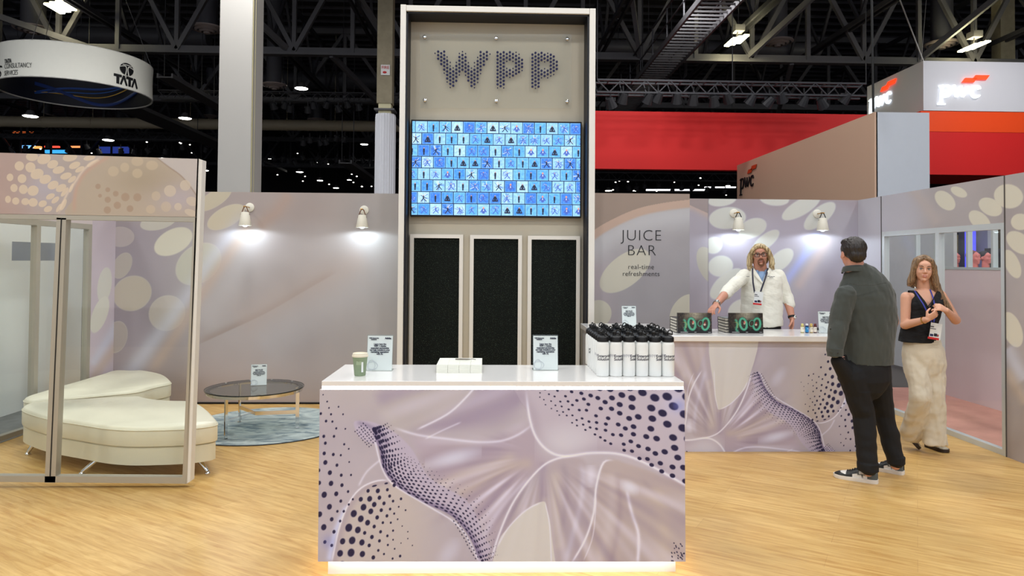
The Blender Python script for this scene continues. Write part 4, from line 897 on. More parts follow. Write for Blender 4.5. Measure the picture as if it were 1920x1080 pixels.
# columns
m = MB(); xa, xb = X_at(405.5, 15), X_at(467, 15); t = thing('hall_column', ((xa+xb)/2, 15, 0), 'tall plain pale box column rising above the back wall', 'column')
m.box(((xa+xb)/2, 15.35, 7), (xb-xa, .72, 14)); m.build('cladding', mat('pale_painted_cladding', (196, 192, 186), rough=.6, var=.03, scale=1), t, bevel=.004)
m = MB(); m.box((xb+.004, 15.2, 7), (.006, .012, 13.9)); m.box((xb+.004, 15.05, 7.), (.008, .06, 13.9)); m.build('corner_bead', mat('cream_corner_bead', (222, 214, 170), rough=.5), t)
Yc = 20; c = PY(720, 205, Yc); t = thing('fluted_column', (c.x, Yc+.3, 0), 'column wrapped in white pleated fabric with bare concrete above', 'column')
vs = []; n = 120; m = MB(); z1 = PY(720, 211, Yc).z
for z, k in ((0, 1.03), (z1-.08, 1), (z1, .94)):
    for j in range(n): a = 2*pi*j/n; r = (.285+.014*math.sin(a*23)+.006*math.sin(a*11))*k; vs.append((c.x+r*math.cos(a), Yc+.3+r*math.sin(a), z))
m.add(vs, [(i*n+j, i*n+(j+1) % n, (i+1)*n+(j+1) % n, (i+1)*n+j) for i in range(2) for j in range(n)] + [tuple(range(2*n, 3*n))]); m.build('pleated_wrap', mat('white_pleated_fabric', (226, 226, 232), rough=.8, var=.03), t, smooth='all')
m = MB(); m.box((c.x, Yc+.3, (z1+c.z)/2+.03), (.36, .36, .5)); m.build('collar_box', mat('cream_collar', (206, 198, 160), rough=.5), t)
m = MB(); m.box((c.x, Yc+.3, PY(720, 204, Yc).z), (.58, .58, .05)); m.build('cap_plate', M_STEELL, t)
m = MB(); m.box((c.x-.01, Yc+.3, (c.z+14.3)/2+.1), (.44, .42, 14.1-c.z)); m.build('concrete_shaft', mat('rough_concrete', (150, 140, 118), rough=.95, var=.25, scale=6, bump=.6, bscale=12), t)
p = PY(722, 130, Yc); m = MB(); m.box((p.x, Yc+.07, p.z), (.26, .02, .3)); m.build('fire_sign', mat('sign_white', (225, 222, 220)), t)
text('lettering', 'FIRE', (p.x, Yc+.05, p.z+.03), .12, mat('sign_red', (190, 20, 25)), t, align='CENTER', extrude=.002); m = MB(); m.ell((p.x-.02, Yc+.06, p.z-.07), (.06, .01, .035)); m.build('red_mark', mat('sign_red'), t)
m = MB(); m.box((X_at(1884, 26), 26, 7.2), (.56, .5, 14.3)); tag(m.build('concrete_column', mat('rough_concrete')), 'bare beige concrete column behind the led lamps at the upper right', 'column')

# ---- hanging ring sign
def ring_sign():
    X0, Y0, R, zb, h = -13.0, 22.0, 2.13, 6.80, 1.02
    t = thing('ring_banner', (X0, Y0, zb), 'white circular fabric banner hanging at upper left, dark blue inside', 'hanging sign')
    n = 96; m = MB(); vs = []; prof = [(R, 0), (R-.015, .25), (R-.02, .5), (R-.015, .77), (R, h)]
    for r, z in prof:
        for j in range(n): a = 2*pi*j/n; vs.append((X0+r*math.sin(a), Y0-r*math.cos(a), zb+z))
    m.add(vs, [(i*n+j, i*n+(j+1) % n, (i+1)*n+(j+1) % n, (i+1)*n+j) for i in range(4) for j in range(n)]); m.build('outer_skin', mat('white_stretch_fabric', (243, 241, 230), rough=.7, var=.02), t, smooth='all')
    m = MB(); vs = []
    for r, z in ((R-.05, .01), (R-.05, h-.01)):
        for j in range(n): a = 2*pi*j/n; vs.append((X0+r*math.sin(a), Y0-r*math.cos(a), zb+z))
    m.add(vs, [(j, (j+1) % n, n+(j+1) % n, n+j) for j in range(n)]); m.build('inner_skin', mat('midnight_blue_fabric', (8, 12, 34), rough=.6, var=.2), t, smooth='all')
    def W(a, z, r=R-.06): return (X0+r*math.sin(a), Y0-r*math.cos(a), zb+z)
    for ph, col, amp, rr_ in ((0, (30, 70, 150), .3, .035), (.5, (40, 90, 170), .28, .018), (1.1, (190, 150, 60), .25, .016), (2.3, (20, 50, 120), .3, .06)):
        m = MB(); m.tube([W(2.2+k*.035, .5+amp*math.sin(k*.07+ph)+.1*math.sin(k*.16)) for k in range(60)], rr_, 6, flat=.2); m.build('inner_stripe', mat('stripe_%d_%d_%d' % col, col, rough=.6), t)
    m = MB()
    for z in (0, h): m.tube([W(2*pi*j/48, z, R-.02) for j in range(48)], .025, 6, closed=True)
    m.build('hoop', M_FRAMEW, t)
    m = MB()
    for a in (0, 2.1, 4.2): m.beam(W(a, h, R), (X0, Y0, 13.5), .012)
    m.build('suspension_wire', M_STEELL, t)
    def ang(px):
        best = min(((abs(project(np.array(W(a, .5, R)))[0]-px), a) for a in np.linspace(-1.9, 1.9, 1500) if (-math.cos(a)*(Y0) + math.sin(a)*X0) < 0 or True), key=lambda q: q[0]+(0 if (math.sin(q[1])*X0 - math.cos(q[1])*(Y0)) < 0 else 1e3)); return best[1]
    def wrap(me, px, py):
        a0 = ang(px); p = W(a0, 0, R); s = p[1]/F; zc = PY(px, py, p[1]).z
        for v in me.vertices:
            x, y, z = v.co; a = a0 + x/R; v.co = Vector((X0+(R+.006+z)*math.sin(a), Y0-(R+.006+z)*math.cos(a), zc+y))
    def put(me, px, py, nm='lettering', mt=M_INKB):
        wrap(me, px, py); me.materials.clear(); me.materials.append(mt); o = bpy.data.objects.new(nm, me); COL.objects.link(o); par(o, t)
    for s_, px, py, sz in (('TATA', 26, 119, .17), ('CONSULTANCY', 35, 129, .20), ('SERVICES', 35, 142, .20)):
        me_ = textmesh(s_, sz, .004 if s_ == 'TATA' else -.002, .002, align='LEFT'); me_.transform(Matrix.Diagonal((.62, 1, 1, 1))); put(me_, 9.0, py)
    put(textmesh('S', .50, -.004, .002, align='CENTER', shear=.2), -1, 146)
    # TATA letters and oval emblem
    m = MB(); w = .095
    def st(x0, y0, x1, y1, w_=w): m.beam((x0, y0, 0), (x1, y1, 0), w_, .008, up=(0, 0, 1))
    x = -.40
    for ch in 'TATA':
        if ch == 'T': st(x-.01, .25, x+.23, .25, .075); st(x+.11, 0, x+.11, .25, .085)
        else: st(x+.0, 0, x+.10, .28, .06); st(x+.20, 0, x+.10, .28, .06)
        x += .20 if ch == 'T' else .19
    put(m.mesh('tata_letters', M_INKB), 238, 161)
    m = MB(); m.tube([(0, 0, 0), (0, 0, .003)], [(.185, .235)]*2, 32, up=(0, 1, 0)); put(m.mesh('emblem_oval', M_INKB), 238, 130, 'emblem_oval')
    m = MB(); m.tube([(-.27, .10, .008), (-.12, .10, .008), (-.035, .075, .008), (-.02, -.02, .008), (-.07, -.25, .008)], [.012, .02, .03, .02, .02], 6, flat=.1, up=(0, 0, 1)); m.tube([(.27, .10, .008), (.12, .10, .008), (.035, .075, .008), (.02, -.02, .008), (.07, -.25, .008)], [.012, .02, .03, .02, .02], 6, flat=.1, up=(0, 0, 1)); m.tube([(-.25, .13, .008), (.25, .13, .008)], .012, 6, flat=.1)
    m = MB()
    def curve(pts, ws):
        pts = spline(pts, 6); k = len(pts); vs = []; 
        for i, (x, y) in enumerate(pts):
            a = pts[max(0, i-1)]; b = pts[min(k-1, i+1)]; dx, dy = b[0]-a[0], b[1]-a[1]; l = math.hypot(dx, dy); w_ = np.interp(i/(k-1), np.linspace(0, 1, len(ws)), ws)/2
            vs += [(x-dy/l*w_, y+dx/l*w_, .008), (x+dy/l*w_, y-dx/l*w_, .008)]
        m.add(vs, [(2*i, 2*i+1, 2*i+3, 2*i+2) for i in range(k-1)])
    for s in (-1, 1): curve([(s*.235, .03), (s*.12, .075), (s*.045, .07), (s*.025, -.03), (s*.06, -.20)], [.016, .024, .03, .028, .04])
    curve([(-.16, .115), (0, .125), (.16, .115)], [.016, .022, .016]); put(m.mesh('emblem_t', M_FRAMEW), 238, 130, 'emblem_letter', mat('white_stretch_fabric'))
ring_sign()

# ---- PwC style stand: red banner, orange band, cube sign, beige fin
YB2 = 21.0
M_RED = mat('red_fabric_banner', (226, 30, 28), rough=.6, var=.03, scale=.4); M_OR = mat('orange_fabric_band', (255, 76, 8), rough=.55, var=.02); M_CUBE = mat('white_fabric_cube', (222, 220, 226), rough=.6, var=.01)
zt, zb = PY(1400, 211, YB2).z, PY(1400, 319, YB2).z
xc = X_at(1733, YB2-.3)
m = MB(); m.box(((1.7+xc-.03)/2, YB2+.2, (zt+zb)/2), (xc-.03-1.7, .3, zt-zb)); tag(m.build('red_banner', M_RED), 'long plain red overhead banner behind the juice bar wall', 'banner')
t = thing('cube_sign', (xc, YB2-.3, PY(1733, 207, YB2-.3).z), 'white lit cube sign with glowing pwc letters over an orange band', 'hanging sign')
zc0, zc1 = PY(1733, 207, YB2-.3).z, PY(1733, 114, YB2-.3).z
m = MB(); y2 = (YB2-.3)*1.153; m.box((xc+2.4, (YB2-.3+y2)/2, (zc0+zc1)/2), (4.8, y2-YB2+.3, zc1-zc0)); m.build('cube', M_CUBE, t)
m = MB(); zo = PY(1850, 247, YB2-.3).z; m.box((xc+2.38, YB2+.92, (zc0+zo)/2-.01), (4.9, 2.4, zc0-zo)); m.build('orange_band', M_OR, t)
m = MB(); zr = PY(1850, 327, YB2-.3).z; m.box((xc+2.38, YB2+.92, (zo+zr)/2-.02), (4.84, 2.4, zo-zr)); m.build('red_skirt', M_RED, t)
def pwc(par_, O, U, Vv, N_, sx, mt, mto, mk=None, depth=.05):
    """letterforms on the plane O + U*x + V*y; sx = metres per em"""
    def rib(mb, pts, ws):
        pts = spline(pts, 6); k = len(pts); vs = []
        for i, (x, y) in enumerate(pts):
            a = pts[max(0, i-1)]; b = pts[min(k-1, i+1)]; dx, dy = b[0]-a[0], b[1]-a[1]; l = math.hypot(dx, dy) or 1; w_ = float(np.interp(i/(k-1), np.linspace(0, 1, len(ws)), ws))/2
            for e in (0, depth):
                vs += [O+U*(x-dy/l*w_)*sx+Vv*(y+dx/l*w_)*sx+N_*(e+.002), O+U*(x+dy/l*w_)*sx+Vv*(y-dx/l*w_)*sx+N_*(e+.002)]
        fs = []
        for i in range(k-1):
            q = 4*i; r = q+4; fs += [(q, q+1, r+1, r), (q+2, r+2, r+3, q+3), (q, r, r+2, q+2), (q+1, q+3, r+3, r+1)]
        fs += [(0, 2, 3, 1), (4*k-4, 4*k-3, 4*k-1, 4*k-2)]; mb.add(vs, fs)
    m = MB(); rib(m, [(.16, -.36), (.19, .1), (.24, .5)], [.13, .14, .13]); rib(m, [(.0, -.36), (.36, -.36)], [.06, .06]); rib(m, [(.06, .46), (.18, .49), (.26, .53)], [.05, .06, .05]); rib(m, [(.24, .38), (.38, .5), (.56, .44), (.6, .25), (.5, .04), (.34, -.02), (.2, .04)], [.05, .08, .13, .15, .12, .07, .05]); m.build('letter_p', mt, par_)
    m = MB(); rib(m, [(.74, .48), (.80, .5), (.86, .25), (.9, .0)], [.05, .1, .14, .13]); rib(m, [(.9, .0), (1.0, .12), (1.14, .48)], [.1, .06, .06]); rib(m, [(1.12, .5), (1.16, .25), (1.2, .0)], [.1, .14, .13]); rib(m, [(1.2, .0), (1.34, .16), (1.44, .36), (1.42, .5)], [.1, .06, .08, .12]); m.build('letter_w', mt, par_)
    m = MB(); rib(m, [(2.0, .36), (1.96, .46), (1.84, .5), (1.68, .4), (1.62, .2), (1.7, .03), (1.86, -.02), (2.02, .08)], [.14, .12, .07, .13, .16, .13, .08, .04]); m.build('letter_c', mt, par_)
    m = MB()
    for x0, y0, w_ in ((1.16, .68, .56), (1.66, .82, .66)):
        q = [(x0, y0), (x0+w_, y0), (x0+w_+.16, y0+.2), (x0+.16, y0+.2)]; m.slab([O+U*x*sx+Vv*y*sx+N_*depth for x, y in q], N_*(-depth+.003))
    m.build('logo_steps', mto, par_)
M_LW = mat('glowing_white_letters', (255, 255, 255), emit=(235, 250, 255), es=.95, var=0); M_LO = mat('glowing_orange_red', (255, 60, 20), emit=(255, 60, 25), es=1.2, var=0)
O = PY(1757, 181, YB2-.31); pwc(t, O, Vector((1, 0, 0)), Vector((0, 0, 1)), Vector((0, -1, 0)), (X_at(1838, YB2-.3)-O.x)/2.02, M_LW, M_LO)
p = PX(1630, 207, xc); q = PX(1672, 207, xc); pwc(t, Vector((xc-.01, p.y, PX(1640, 203, xc).z)), Vector((0, -1, 0)), Vector((0, 0, 1)), Vector((-1, 0, 0)), (p.y-q.y)/2.02, M_LW, M_LO)
m = MB(); m.beam((xc, YB2-.3, zc1), PY(1672, -40, YB2-.3), .03); m.beam((xc, YB2-.2, zc1), PY(1740, -40, YB2+3), .02); m.build('suspension_cable', mat('pale_cable', (170, 165, 160)), t)
# beige fin box
YF = 13.2; xf = X_at(1640.5, YF); zf = PY(1640, 210, YF).z; xf2 = X_at(1743.5, YF)
yb_ = PX(1382, 303, xf).y
t = thing('sign_box', (xf, YF, 0), 'large neighbouring stand box, beige side lettered pwc, pale grey front', 'stand box')
m = MB(); m.slab([(xf, yb_, .0), (xf, YF, .0), (xf, YF, zf), (xf, yb_, zf)], (.06, 0, 0)); m.build('beige_side', mat('tan_side_panel', (206, 172, 148), rough=.5, var=.03, scale=.3), t)
m = MB(); m.box(((xf+xf2)/2+.02, YF+.03, zf/2), (xf2-xf-.03, .06, zf)); m.build('grey_front', mat('pale_grey_front_panel', (196, 202, 212), rough=.3, var=.02), t)
m = MB(); m.box(((xf+xf2)/2+.04, (YF+yb_)/2+.06, zf-.04), (xf2-xf-.1, yb_-YF-.1, .06)); m.build('top_panel', mat('pale_grey_front_panel'), t)
p = PX(1388, 350, xf); q = PX(1414, 350, xf); pwc(t, Vector((xf-.01, p.y, PX(1395, 352, xf).z)), Vector((0, -1, 0)), Vector((0, 0, 1)), Vector((-1, 0, 0)), (p.y-q.y)/2.02, M_INKB, mat('orange_red_print', (200, 66, 30)), depth=.02)
m = MB(); p = PY(1637.5, 208, YF-.1); m.tube([(p.x, YF-.1, p.z-.02), PY(1634, -30, YF-.1)], .022, 8); m.build('hanging_pole', M_BLACK, t)

# ---- people and kit seen through the clear strip of the right glazing are built in crowd()
# ================================================================== front counter
ZC = 1.03; YC = PZ(940, 715, ZC).y; YCB = PZ(900, 684, ZC).y
xl, xr = PZ(602, 715, ZC).x, PZ(1281.5, 715, ZC).x
t = thing('reception_counter', ((xl+xr)/2, YC, 0), 'white front counter with glowing edges and a swirling dotted graphic panel', 'counter')
m = MB(); m.box(((xl+xr)/2, (YC+YCB)/2, ZC-.0135), (xr-xl, YCB-YC, .027)); top = m.build('countertop', M_TOP, t, bevel=.003)
m = MB(); m.box(((xl+xr)/2, YC+.012, ZC-.0365), (xr-xl-.006, .02, .018)); m.build('led_strip', M_LED, t)
pb = PY(940, 1052, YC).z; pt_ = ZC-.062
c4 = [PY(596, 1053, YC), PY(1285.5, 1053, YC), PY(1283.5, 730.5, YC), PY(599.5, 730.5, YC)]
print_panel('front_panel', c4, 860, 410, art_front, M_PRINTG, (0, .018, 0), parent=t)
m = MB(); m.box(((xl+xr)/2, (YC+YCB)/2+.015, (pt_+.10)/2+.02), (xr-xl-.012, YCB-YC-.07, pt_-.10)); m.box(((xl+xr)/2, (YC+YCB)/2+.02, ZC-.045), (xr-xl-.1, YCB-YC-.1, .034)); m.build('body', M_WHITE, t)
xa, xb = PY(612, 1070, YC+.04).x, PY(1270, 1070, YC+.04).x
m = MB(); m.box(((xa+xb)/2, (YC+YCB)/2+.03, .045), (xb-xa, YCB-YC-.09, .09)); m.build('plinth', M_WHITE, t)
m = MB(); m.box(((xa+xb)/2, YC+.028, pb+.012), (xb-xa, .014, .01)); m.build('plinth_led', M_LED, t)
for sx in (xa-.012, xb+.012): m = MB(); m.box((sx, (YC+YCB)/2, .094), (.014, YCB-YC-.12, .01)); m.build('side_led', mat('warm_led_strip', (255, 220, 150), emit=(255, 226, 150), es=7, var=0), t)

# ---- card in an acrylic stand
def make_card(loc, label, s=1.0, rz=0):
    t = thing('table_sign', loc, label, 'sign', 'small printed cards in clear stands', rz)
    M = Matrix.Rotation(math.radians(-9), 4, 'X')
    def tp(name, txt, x, z, size, mt, off=.0005):
        me = textmesh(txt, size*s, off*s, .0003, align='CENTER', line=.95); me.materials.clear(); me.materials.append(mt)
        me.transform(M @ Matrix.Translation((x*s, -.0035*s, z*s)) @ Matrix.Rotation(pi/2, 4, 'X')); o = bpy.data.objects.new(name, me); COL.objects.link(o); o.parent = t; return o
    m = MB(); q = MB(); q.box((0, 0, .1*s), (.142*s, .002, .196*s)); m.add([M @ Vector(v) for v in q.v], q.f); c = m.mesh('card', M_PAPER); o = bpy.data.objects.new('card', c); COL.objects.link(o); o.parent = t
    m = MB(); q = MB(); q.add([(-.075*s, -.0025, 0), (.075*s, -.0025, 0), (.075*s, -.0025, .205*s), (-.075*s, -.0025, .205*s)], [(0, 1, 2, 3)]); q.box((0, .004, .1025*s), (.15*s, .002, .205*s)); m.add([M @ Vector(v) for v in q.v], q.f); m.box((0, .035*s, .0015), (.15*s, .07*s, .003)); o = m.build('acrylic_holder', M_GLASS); o.parent = t
    tp('heading', 'WPP Enterprise\nSolutions', -.036, .182, .0085, M_INK); tp('heading', 'Adobe', .045, .180, .013, M_INK, .0009)
    tp('body_text', 'Learn how the\nWPP + Adobe\nexpanded partnership\ncan help transform your\nmarketing operations\nwith AI.', 0, .147, .0118, M_INK)
    m = MB(); q = MB(); q.tube([(-.04*s+.03*s*math.cos(a), -.0033*s, .03*s+.022*s*math.sin(a)) for a in np.linspace(0, 2*pi, 30)[:-1]], .0016*s, 5, closed=True); q.tube([(-.045*s+.02*s*math.cos(a), -.0033*s, .032*s+.03*s*math.sin(a)) for a in np.linspace(0, 2*pi, 30)[:-1]], .0012*s, 5, closed=True); m.add([M @ Vector(v) for v in q.v], q.f); o = m.build('swirl_motif', mat('pale_blue_grey_ink', (200, 206, 212), rough=.5)); o.parent = t
    return t
make_card(PZ(711, 695.5, ZC)+Vector((0, 0, .001)), 'white card in a clear stand behind the green cup on the front counter')
make_card(PZ(1023, 694.5, ZC)+Vector((0, 0, .001)), 'white card in a clear stand between white boxes and bottles, front counter')

# ---- paper cup
p = PZ(672.5, 706, ZC); t = thing('paper_cup', p+Vector((0, .037, 0)), 'sage green paper coffee cup with a cream lid', 'cup')
m = MB(); m.lathe([(.0285, 0), (.030, .002), (.0405, .105), (.0415, .107)], n=32); local('cup_body', m, mat('sage_green_paper', (134, 152, 122), rough=.6, var=.08, scale=60), t, smooth=True)
m = MB(); m.lathe([(.0435, .103), (.0445, .106), (.044, .112), (.0415, .114), (.040, .122), (.036, .124), (.034, .119), (.001, .118)], n=32); local('lid', m, mat('cream_plastic_lid', (226, 218, 198), rough=.35), t, smooth=True)
m = MB(); m.box((.0, -.0362, .072), (.028, .003, .02)); local('printed_band', m, mat('pale_sage_print', (150, 166, 136)), t)
m = MB(); m.box((.018, -.0325, .05), (.010, .003, .055), rz=.45); local('paper_tab', m, M_PAPER, t)

# ---- slim white boxes
p = PZ(818, 699.5, ZC); bw = (PZ(903, 699.5, ZC).x-p.x)/4; cols = ('first', 'second', 'third', 'fourth'); lv = ('bottom', 'middle', 'top')
M_BOX = mat('white_card_box', (228, 228, 216), rough=.5, var=.01); proto = None
for k in range(3):
    for i in range(4):
        loc = (p.x+bw*(i+.5), p.y+.14, ZC+.0155*k+.0001*k)
        if proto is None:
            t = thing('slim_box', loc, '', 'box', 'slim white boxes stacked on the front counter'); m = MB(); m.box((0, 0, .004), (bw-.001, .27, .008)); local('tray', m, M_BOX, t, bevel=.0008)
            m = MB(); m.box((0, 0, .0117), (bw-.0004, .2706, .0072)); local('lid', m, M_BOX, t, bevel=.0008); proto = t
        else: t = copy_tree(proto); t.location = loc
        t['label'] = 'slim white box, %s layer of its stack, %s column from the left' % (lv[k], cols[i])
m = MB(); q0 = Vector((p.x+bw*1.55, p.y+.17, ZC+.0545)); m.tube([q0, q0+Vector((.07, -.004, 0)), q0+Vector((.085, -.004, 0))], [.0042, .0045, .003], 8); m.tube([q0+Vector((.085, -.004, 0)), q0+Vector((.10, -.01, .003)), q0+Vector((.112, -.02, .002)), q0+Vector((.118, -.012, 0))], .0022, 6)
tag(m.build('marker_pen', mat('grey_metal_pen', (120, 112, 104), rough=.4, metal=.5), smooth=True), 'grey pen with a hooked end lying on the white box stack', 'pen')

# ---- white drinks bottles
p = PZ(1119.5, 706.5, ZC); D = (PZ(1267, 706.5, ZC).x-p.x)/6; r = D/2-.0006
t = thing('water_bottle', (0, 0, 0), '', 'bottle', 'white bottles packed on the front counter'); proto = t
m = MB(); m.lathe([(r-.004, 0), (r-.001, .002), (r, .006), (r, .172), (r-.002, .182), (r-.008, .190), (r-.010, .193)], n=36); local('body', m, mat('white_powder_coat', (232, 234, 232), rough=.38, var=.01), t, smooth=True)
m = MB(); m.lathe([(r-.007, .188), (r-.004, .190), (r-.0035, .212), (r-.006, .217), (r-.012, .222), (.012, .226)], n=24)
for k in range(20): a = 2*pi*k/20; m.box(((r-.0035)*math.cos(a), (r-.0035)*math.sin(a), .201), (.002, .002, .018), rz=a)
cap = local('cap', m, mat('black_cap_plastic', (17, 17, 19), rough=.42), t, smooth=True)
m = MB(); m.lathe([(.010, .222), (.010, .236), (.0125, .238), (.0125, .243), (.006, .246)], (-.008, 0, 0), n=14); m.beam((-.008, 0, .236), (.020, 0, .232), .012, .008); h = local('spout', m, M_BLACK, t, smooth=True)
m = MB(); m.tube([(.012+.013*math.cos(a), 0, .237+.017*math.sin(a)) for a in np.linspace(-.6, pi+.6, 14)], .0032, 7); local('carry_loop', m, M_BLACK, t, smooth=True)
def bwrap(txt, size, x0, z, mt, off):
    me = textmesh(txt, size, off, .0, align='LEFT', line=.82)
    bm = bmesh.new(); bm.from_mesh(me); bm.to_mesh(me); bm.free()
    for v in me.vertices:
        x, y, _ = v.co; a = (x+x0)/r; v.co = Vector(((r+.0004)*math.sin(a), -(r+.0004)*math.cos(a), z+y))
    me.materials.clear(); me.materials.append(mt); o = bpy.data.objects.new('lettering', me); COL.objects.link(o); o.parent = t
bwrap('Enterprise\nSolutions', .0215, -.012, .106, M_INK, .0005); bwrap('WPP', .0225, -.058, .106, mat('pale_grey_ink', (176, 178, 186)), .0003)
rots = [-.75, -.1, .35, -.65, .3, -.5]; ordn = ('leftmost', 'second', 'third', 'fourth', 'fifth', 'rightmost')
for j in range(7):
    for i in range(6):
        o = proto if (i, j) == (0, 0) else copy_tree(proto)
        o.location = (p.x+D*(i+.5), p.y+r+D*j, ZC+.0005)
        o.rotation_euler = (0, 0, rots[i] if j == 0 else rr.uniform(-3, 3))
        o['label'] = ('white bottle in the front row of the pack, %s of six' % ordn[i]) if j == 0 else (('white bottle on the left flank of the pack, %s row back' % ('second', 'third', 'fourth', 'fifth', 'sixth', 'last')[j-1]) if i == 0 else 'white bottle with black looped cap packed behind the front row')

# ================================================================== juice bar counter (L shaped)
ZB = 1.02; YBf = PZ(1400, 630, ZB).y; YBb = YBf+.64
xw0, xw1 = PY(1089, 604, 7.2).x, PY(1218, 604, 7.2).x; xend = PY(1605, 857, YBf+.04).x
t = thing('juice_bar_counter', (2.0, YBf, 0), 'L-shaped white-topped bar counter with a swirling dotted graphic, bearing books', 'counter')
m = MB(); m.prism([(xw0, YBf), (xend+.02, YBf), (xend+.02, YBb), (xw1+.03, YBb), (xw1, 7.22), (xw0, 7.22)], ZB-.05, ZB); m.build('countertop', M_TOP, t, bevel=.004)
bq = [(xw0, YBf+.035, .0), (xend, YBf+.035, .0), (xend, YBf+.035, ZB-.05), (xw0, YBf+.035, ZB-.05)]
print_panel('front_panel', bq, 700, 330, art_bar, M_PRINTG, (0, .02, 0), parent=t)
m = MB(); m.box(((xw0+xend)/2, YBf+.34, (ZB-.05)/2), (xend-xw0-.02, .56, ZB-.052)); m.box(((xw0+xw1)/2, 6.75, (ZB-.05)/2), (xw1-xw0-.04, .86, ZB-.052)); m.build('body', mat('grey_side_laminate', (150, 150, 152), rough=.5), t)
p = PZ(1180, 611, ZB); make_card((p.x, p.y, ZB+.001), 'white card in a clear stand on the wing of the bar, behind the bottles')
p = PZ(1551, 625, ZB); make_card((p.x, p.y, ZB+.001), 'white card in a clear stand at the right end of the bar', rz=-.15)

def cover_art(w, h, nx=150, ny=96):
    u = np.linspace(0, 1, nx)[None, :]*np.ones((ny, 1)); v = np.linspace(1, 0, ny)[:, None]*np.ones((1, nx)); x = u*640; y = v*390
    A = Art(x, y, (34, 30, 28)); n = noise(x, y, 120, 3); A.mix((96, 84, 66), np.clip(n*.7+.15, 0, .6)); A.mix((176, 170, 150), (1-sm(y, 60, 190))*np.clip(1-np.abs(x-330)/260, 0, 1)*.9); A.mix((30, 24, 22), (1-sm(x, 0, 170))*.5); A.mix((22, 18, 20), sm(y, 250, 340)*.85)
    n2 = noise(x, y, 40, 9); A.mix((120, 96, 74), np.clip(n2-.25, 0, .5)*(y < 300))
    TE = (84, 168, 136); DK = (30, 70, 60)
    def ring(cx, cy, rx, ry, w_, ang=0):
        A.ell(cx, cy, rx+w_*.7, ry+w_*.7, ang, DK, .08, .9); A.ell(cx, cy, rx+w_*.5, ry+w_*.5, ang, TE, .08, .95); A.ell(cx, cy, rx-w_*.5, ry-w_*.5, ang, (48, 40, 36), .1, .95)
    ring(265, 215, 62, 108, 40, -10); ring(520, 215, 66, 110, 38, 8); ring(425, 200, 44, 60, 12, 20)
    A.ell(290, 190, 20, 36, 10, (196, 170, 150), .3); A.ell(285, 180, 10, 22, 0, (180, 60, 50), .3); A.ell(505, 225, 22, 22, 0, (206, 176, 160), .3); A.ell(515, 190, 16, 14, 0, (150, 50, 44), .3)
    A.stroke([(95, 120), (140, 160), (150, 240), (130, 330), (190, 350)], 22, TE, .9); A.stroke([(100, 180), (160, 200), (150, 300)], 8, (150, 170, 90), .8)
    for k in range(40): A.ell(60+RS.rand()*560, 110+RS.rand()*230, 6, 5, 0, ((190, 180, 150), (120, 170, 120), (180, 90, 70))[k % 3], .3, .6)
    A.mix((225, 225, 225), ((np.abs(y-372) < 4) & (((x > 50) & (x < 190)) | ((x > 310) & (x < 350)) | ((x > 570) & (x < 620))))*.8)
    P = np.stack([(u-.5)*w, np.full(u.shape, -.0125), (1-v)*h], -1); return P, lin(np.clip(A.c, 0, 255))
def grid_mesh(name, P, C, m_):
    ny, nx = P.shape[:2]; idx = np.arange(nx*ny).reshape(ny, nx); me = bpy.data.meshes.new(name)
    me.from_pydata(P.reshape(-1, 3).tolist(), [], np.stack([idx[:-1, :-1], idx[:-1, 1:], idx[1:, 1:], idx[1:, :-1]], -1).reshape(-1, 4).tolist())
    ca = me.attributes.new('Col', 'FLOAT_COLOR', 'POINT'); f = np.ones((nx*ny, 4)); f[:, :3] = C.reshape(-1, 3); ca.data.foreach_set('color', f.ravel()); me.materials.append(m_); return me
M_PAGES = mat('cream_pages', (206, 200, 186), rough=.8, var=.06, scale=200); M_COV = mat('dark_cover', (36, 32, 32), rough=.35)
Yk = PZ(1300, 625, ZB).y; bkw = PY(1335, 600, Yk).x-PY(1271, 600, Yk).x; bkh = PY(1300, 587, Yk).z-ZB
P_, C_ = cover_art(bkw, bkh); cov = grid_mesh('cover', P_, C_, M_PRINTG)
for px, side in ((1303, 'left'), (1399.5, 'right')):
    c = PZ(px, 625, ZB)
    t = thing('display_book', (c.x, c.y+.012, ZB+.001), 'landscape book titled The Future 100 standing at the front of the %s pile' % side, 'book', 'large landscape books on the bar'); t.rotation_euler = (math.radians(-4), 0, 0)
    o = bpy.data.objects.new('cover_picture', cov); COL.objects.link(o); o.parent = t
    m = MB(); m.box((0, 0, bkh/2), (bkw, .024, bkh)); local('book_block', m, M_COV, t)
    me = textmesh('The Future', .030, 0, .0003, align='CENTER'); me.transform(Matrix.Translation((0, -.0128, bkh-.034)) @ Matrix.Rotation(pi/2, 4, 'X')); me.materials.clear(); me.materials.append(mat('muted_taupe_ink', (112, 108, 96))); o = bpy.data.objects.new('title', me); COL.objects.link(o); o.parent = t
    pr = None
    for k in range(5):
        loc = (c.x+(-.004 if side == 'left' else -.02)+rr.uniform(-.003, .003), c.y+.16, ZB+.001+k*.0265); lab = 'book in the pile behind the %s display book, %s' % (side, ('at the bottom', 'second from the bottom', 'in the middle', 'second from the top', 'on top')[k])
        if pr is None:
            b_ = thing('display_book', loc, lab, 'book', 'large landscape books on the bar')
            m = MB(); m.box((0, 0, .0015), (.31, .215, .003)); m.box((0, 0, .0245), (.31, .215, .003)); m.box((0, .106, .013), (.31, .003, .026)); local('cover', m, M_COV, b_)
            m = MB(); m.box((0, -.001, .013), (.303, .207, .0199)); local('pages', m, M_PAGES, b_); pr = b_
        else: b_ = copy_tree(pr); b_.location = loc; b_['label'] = lab
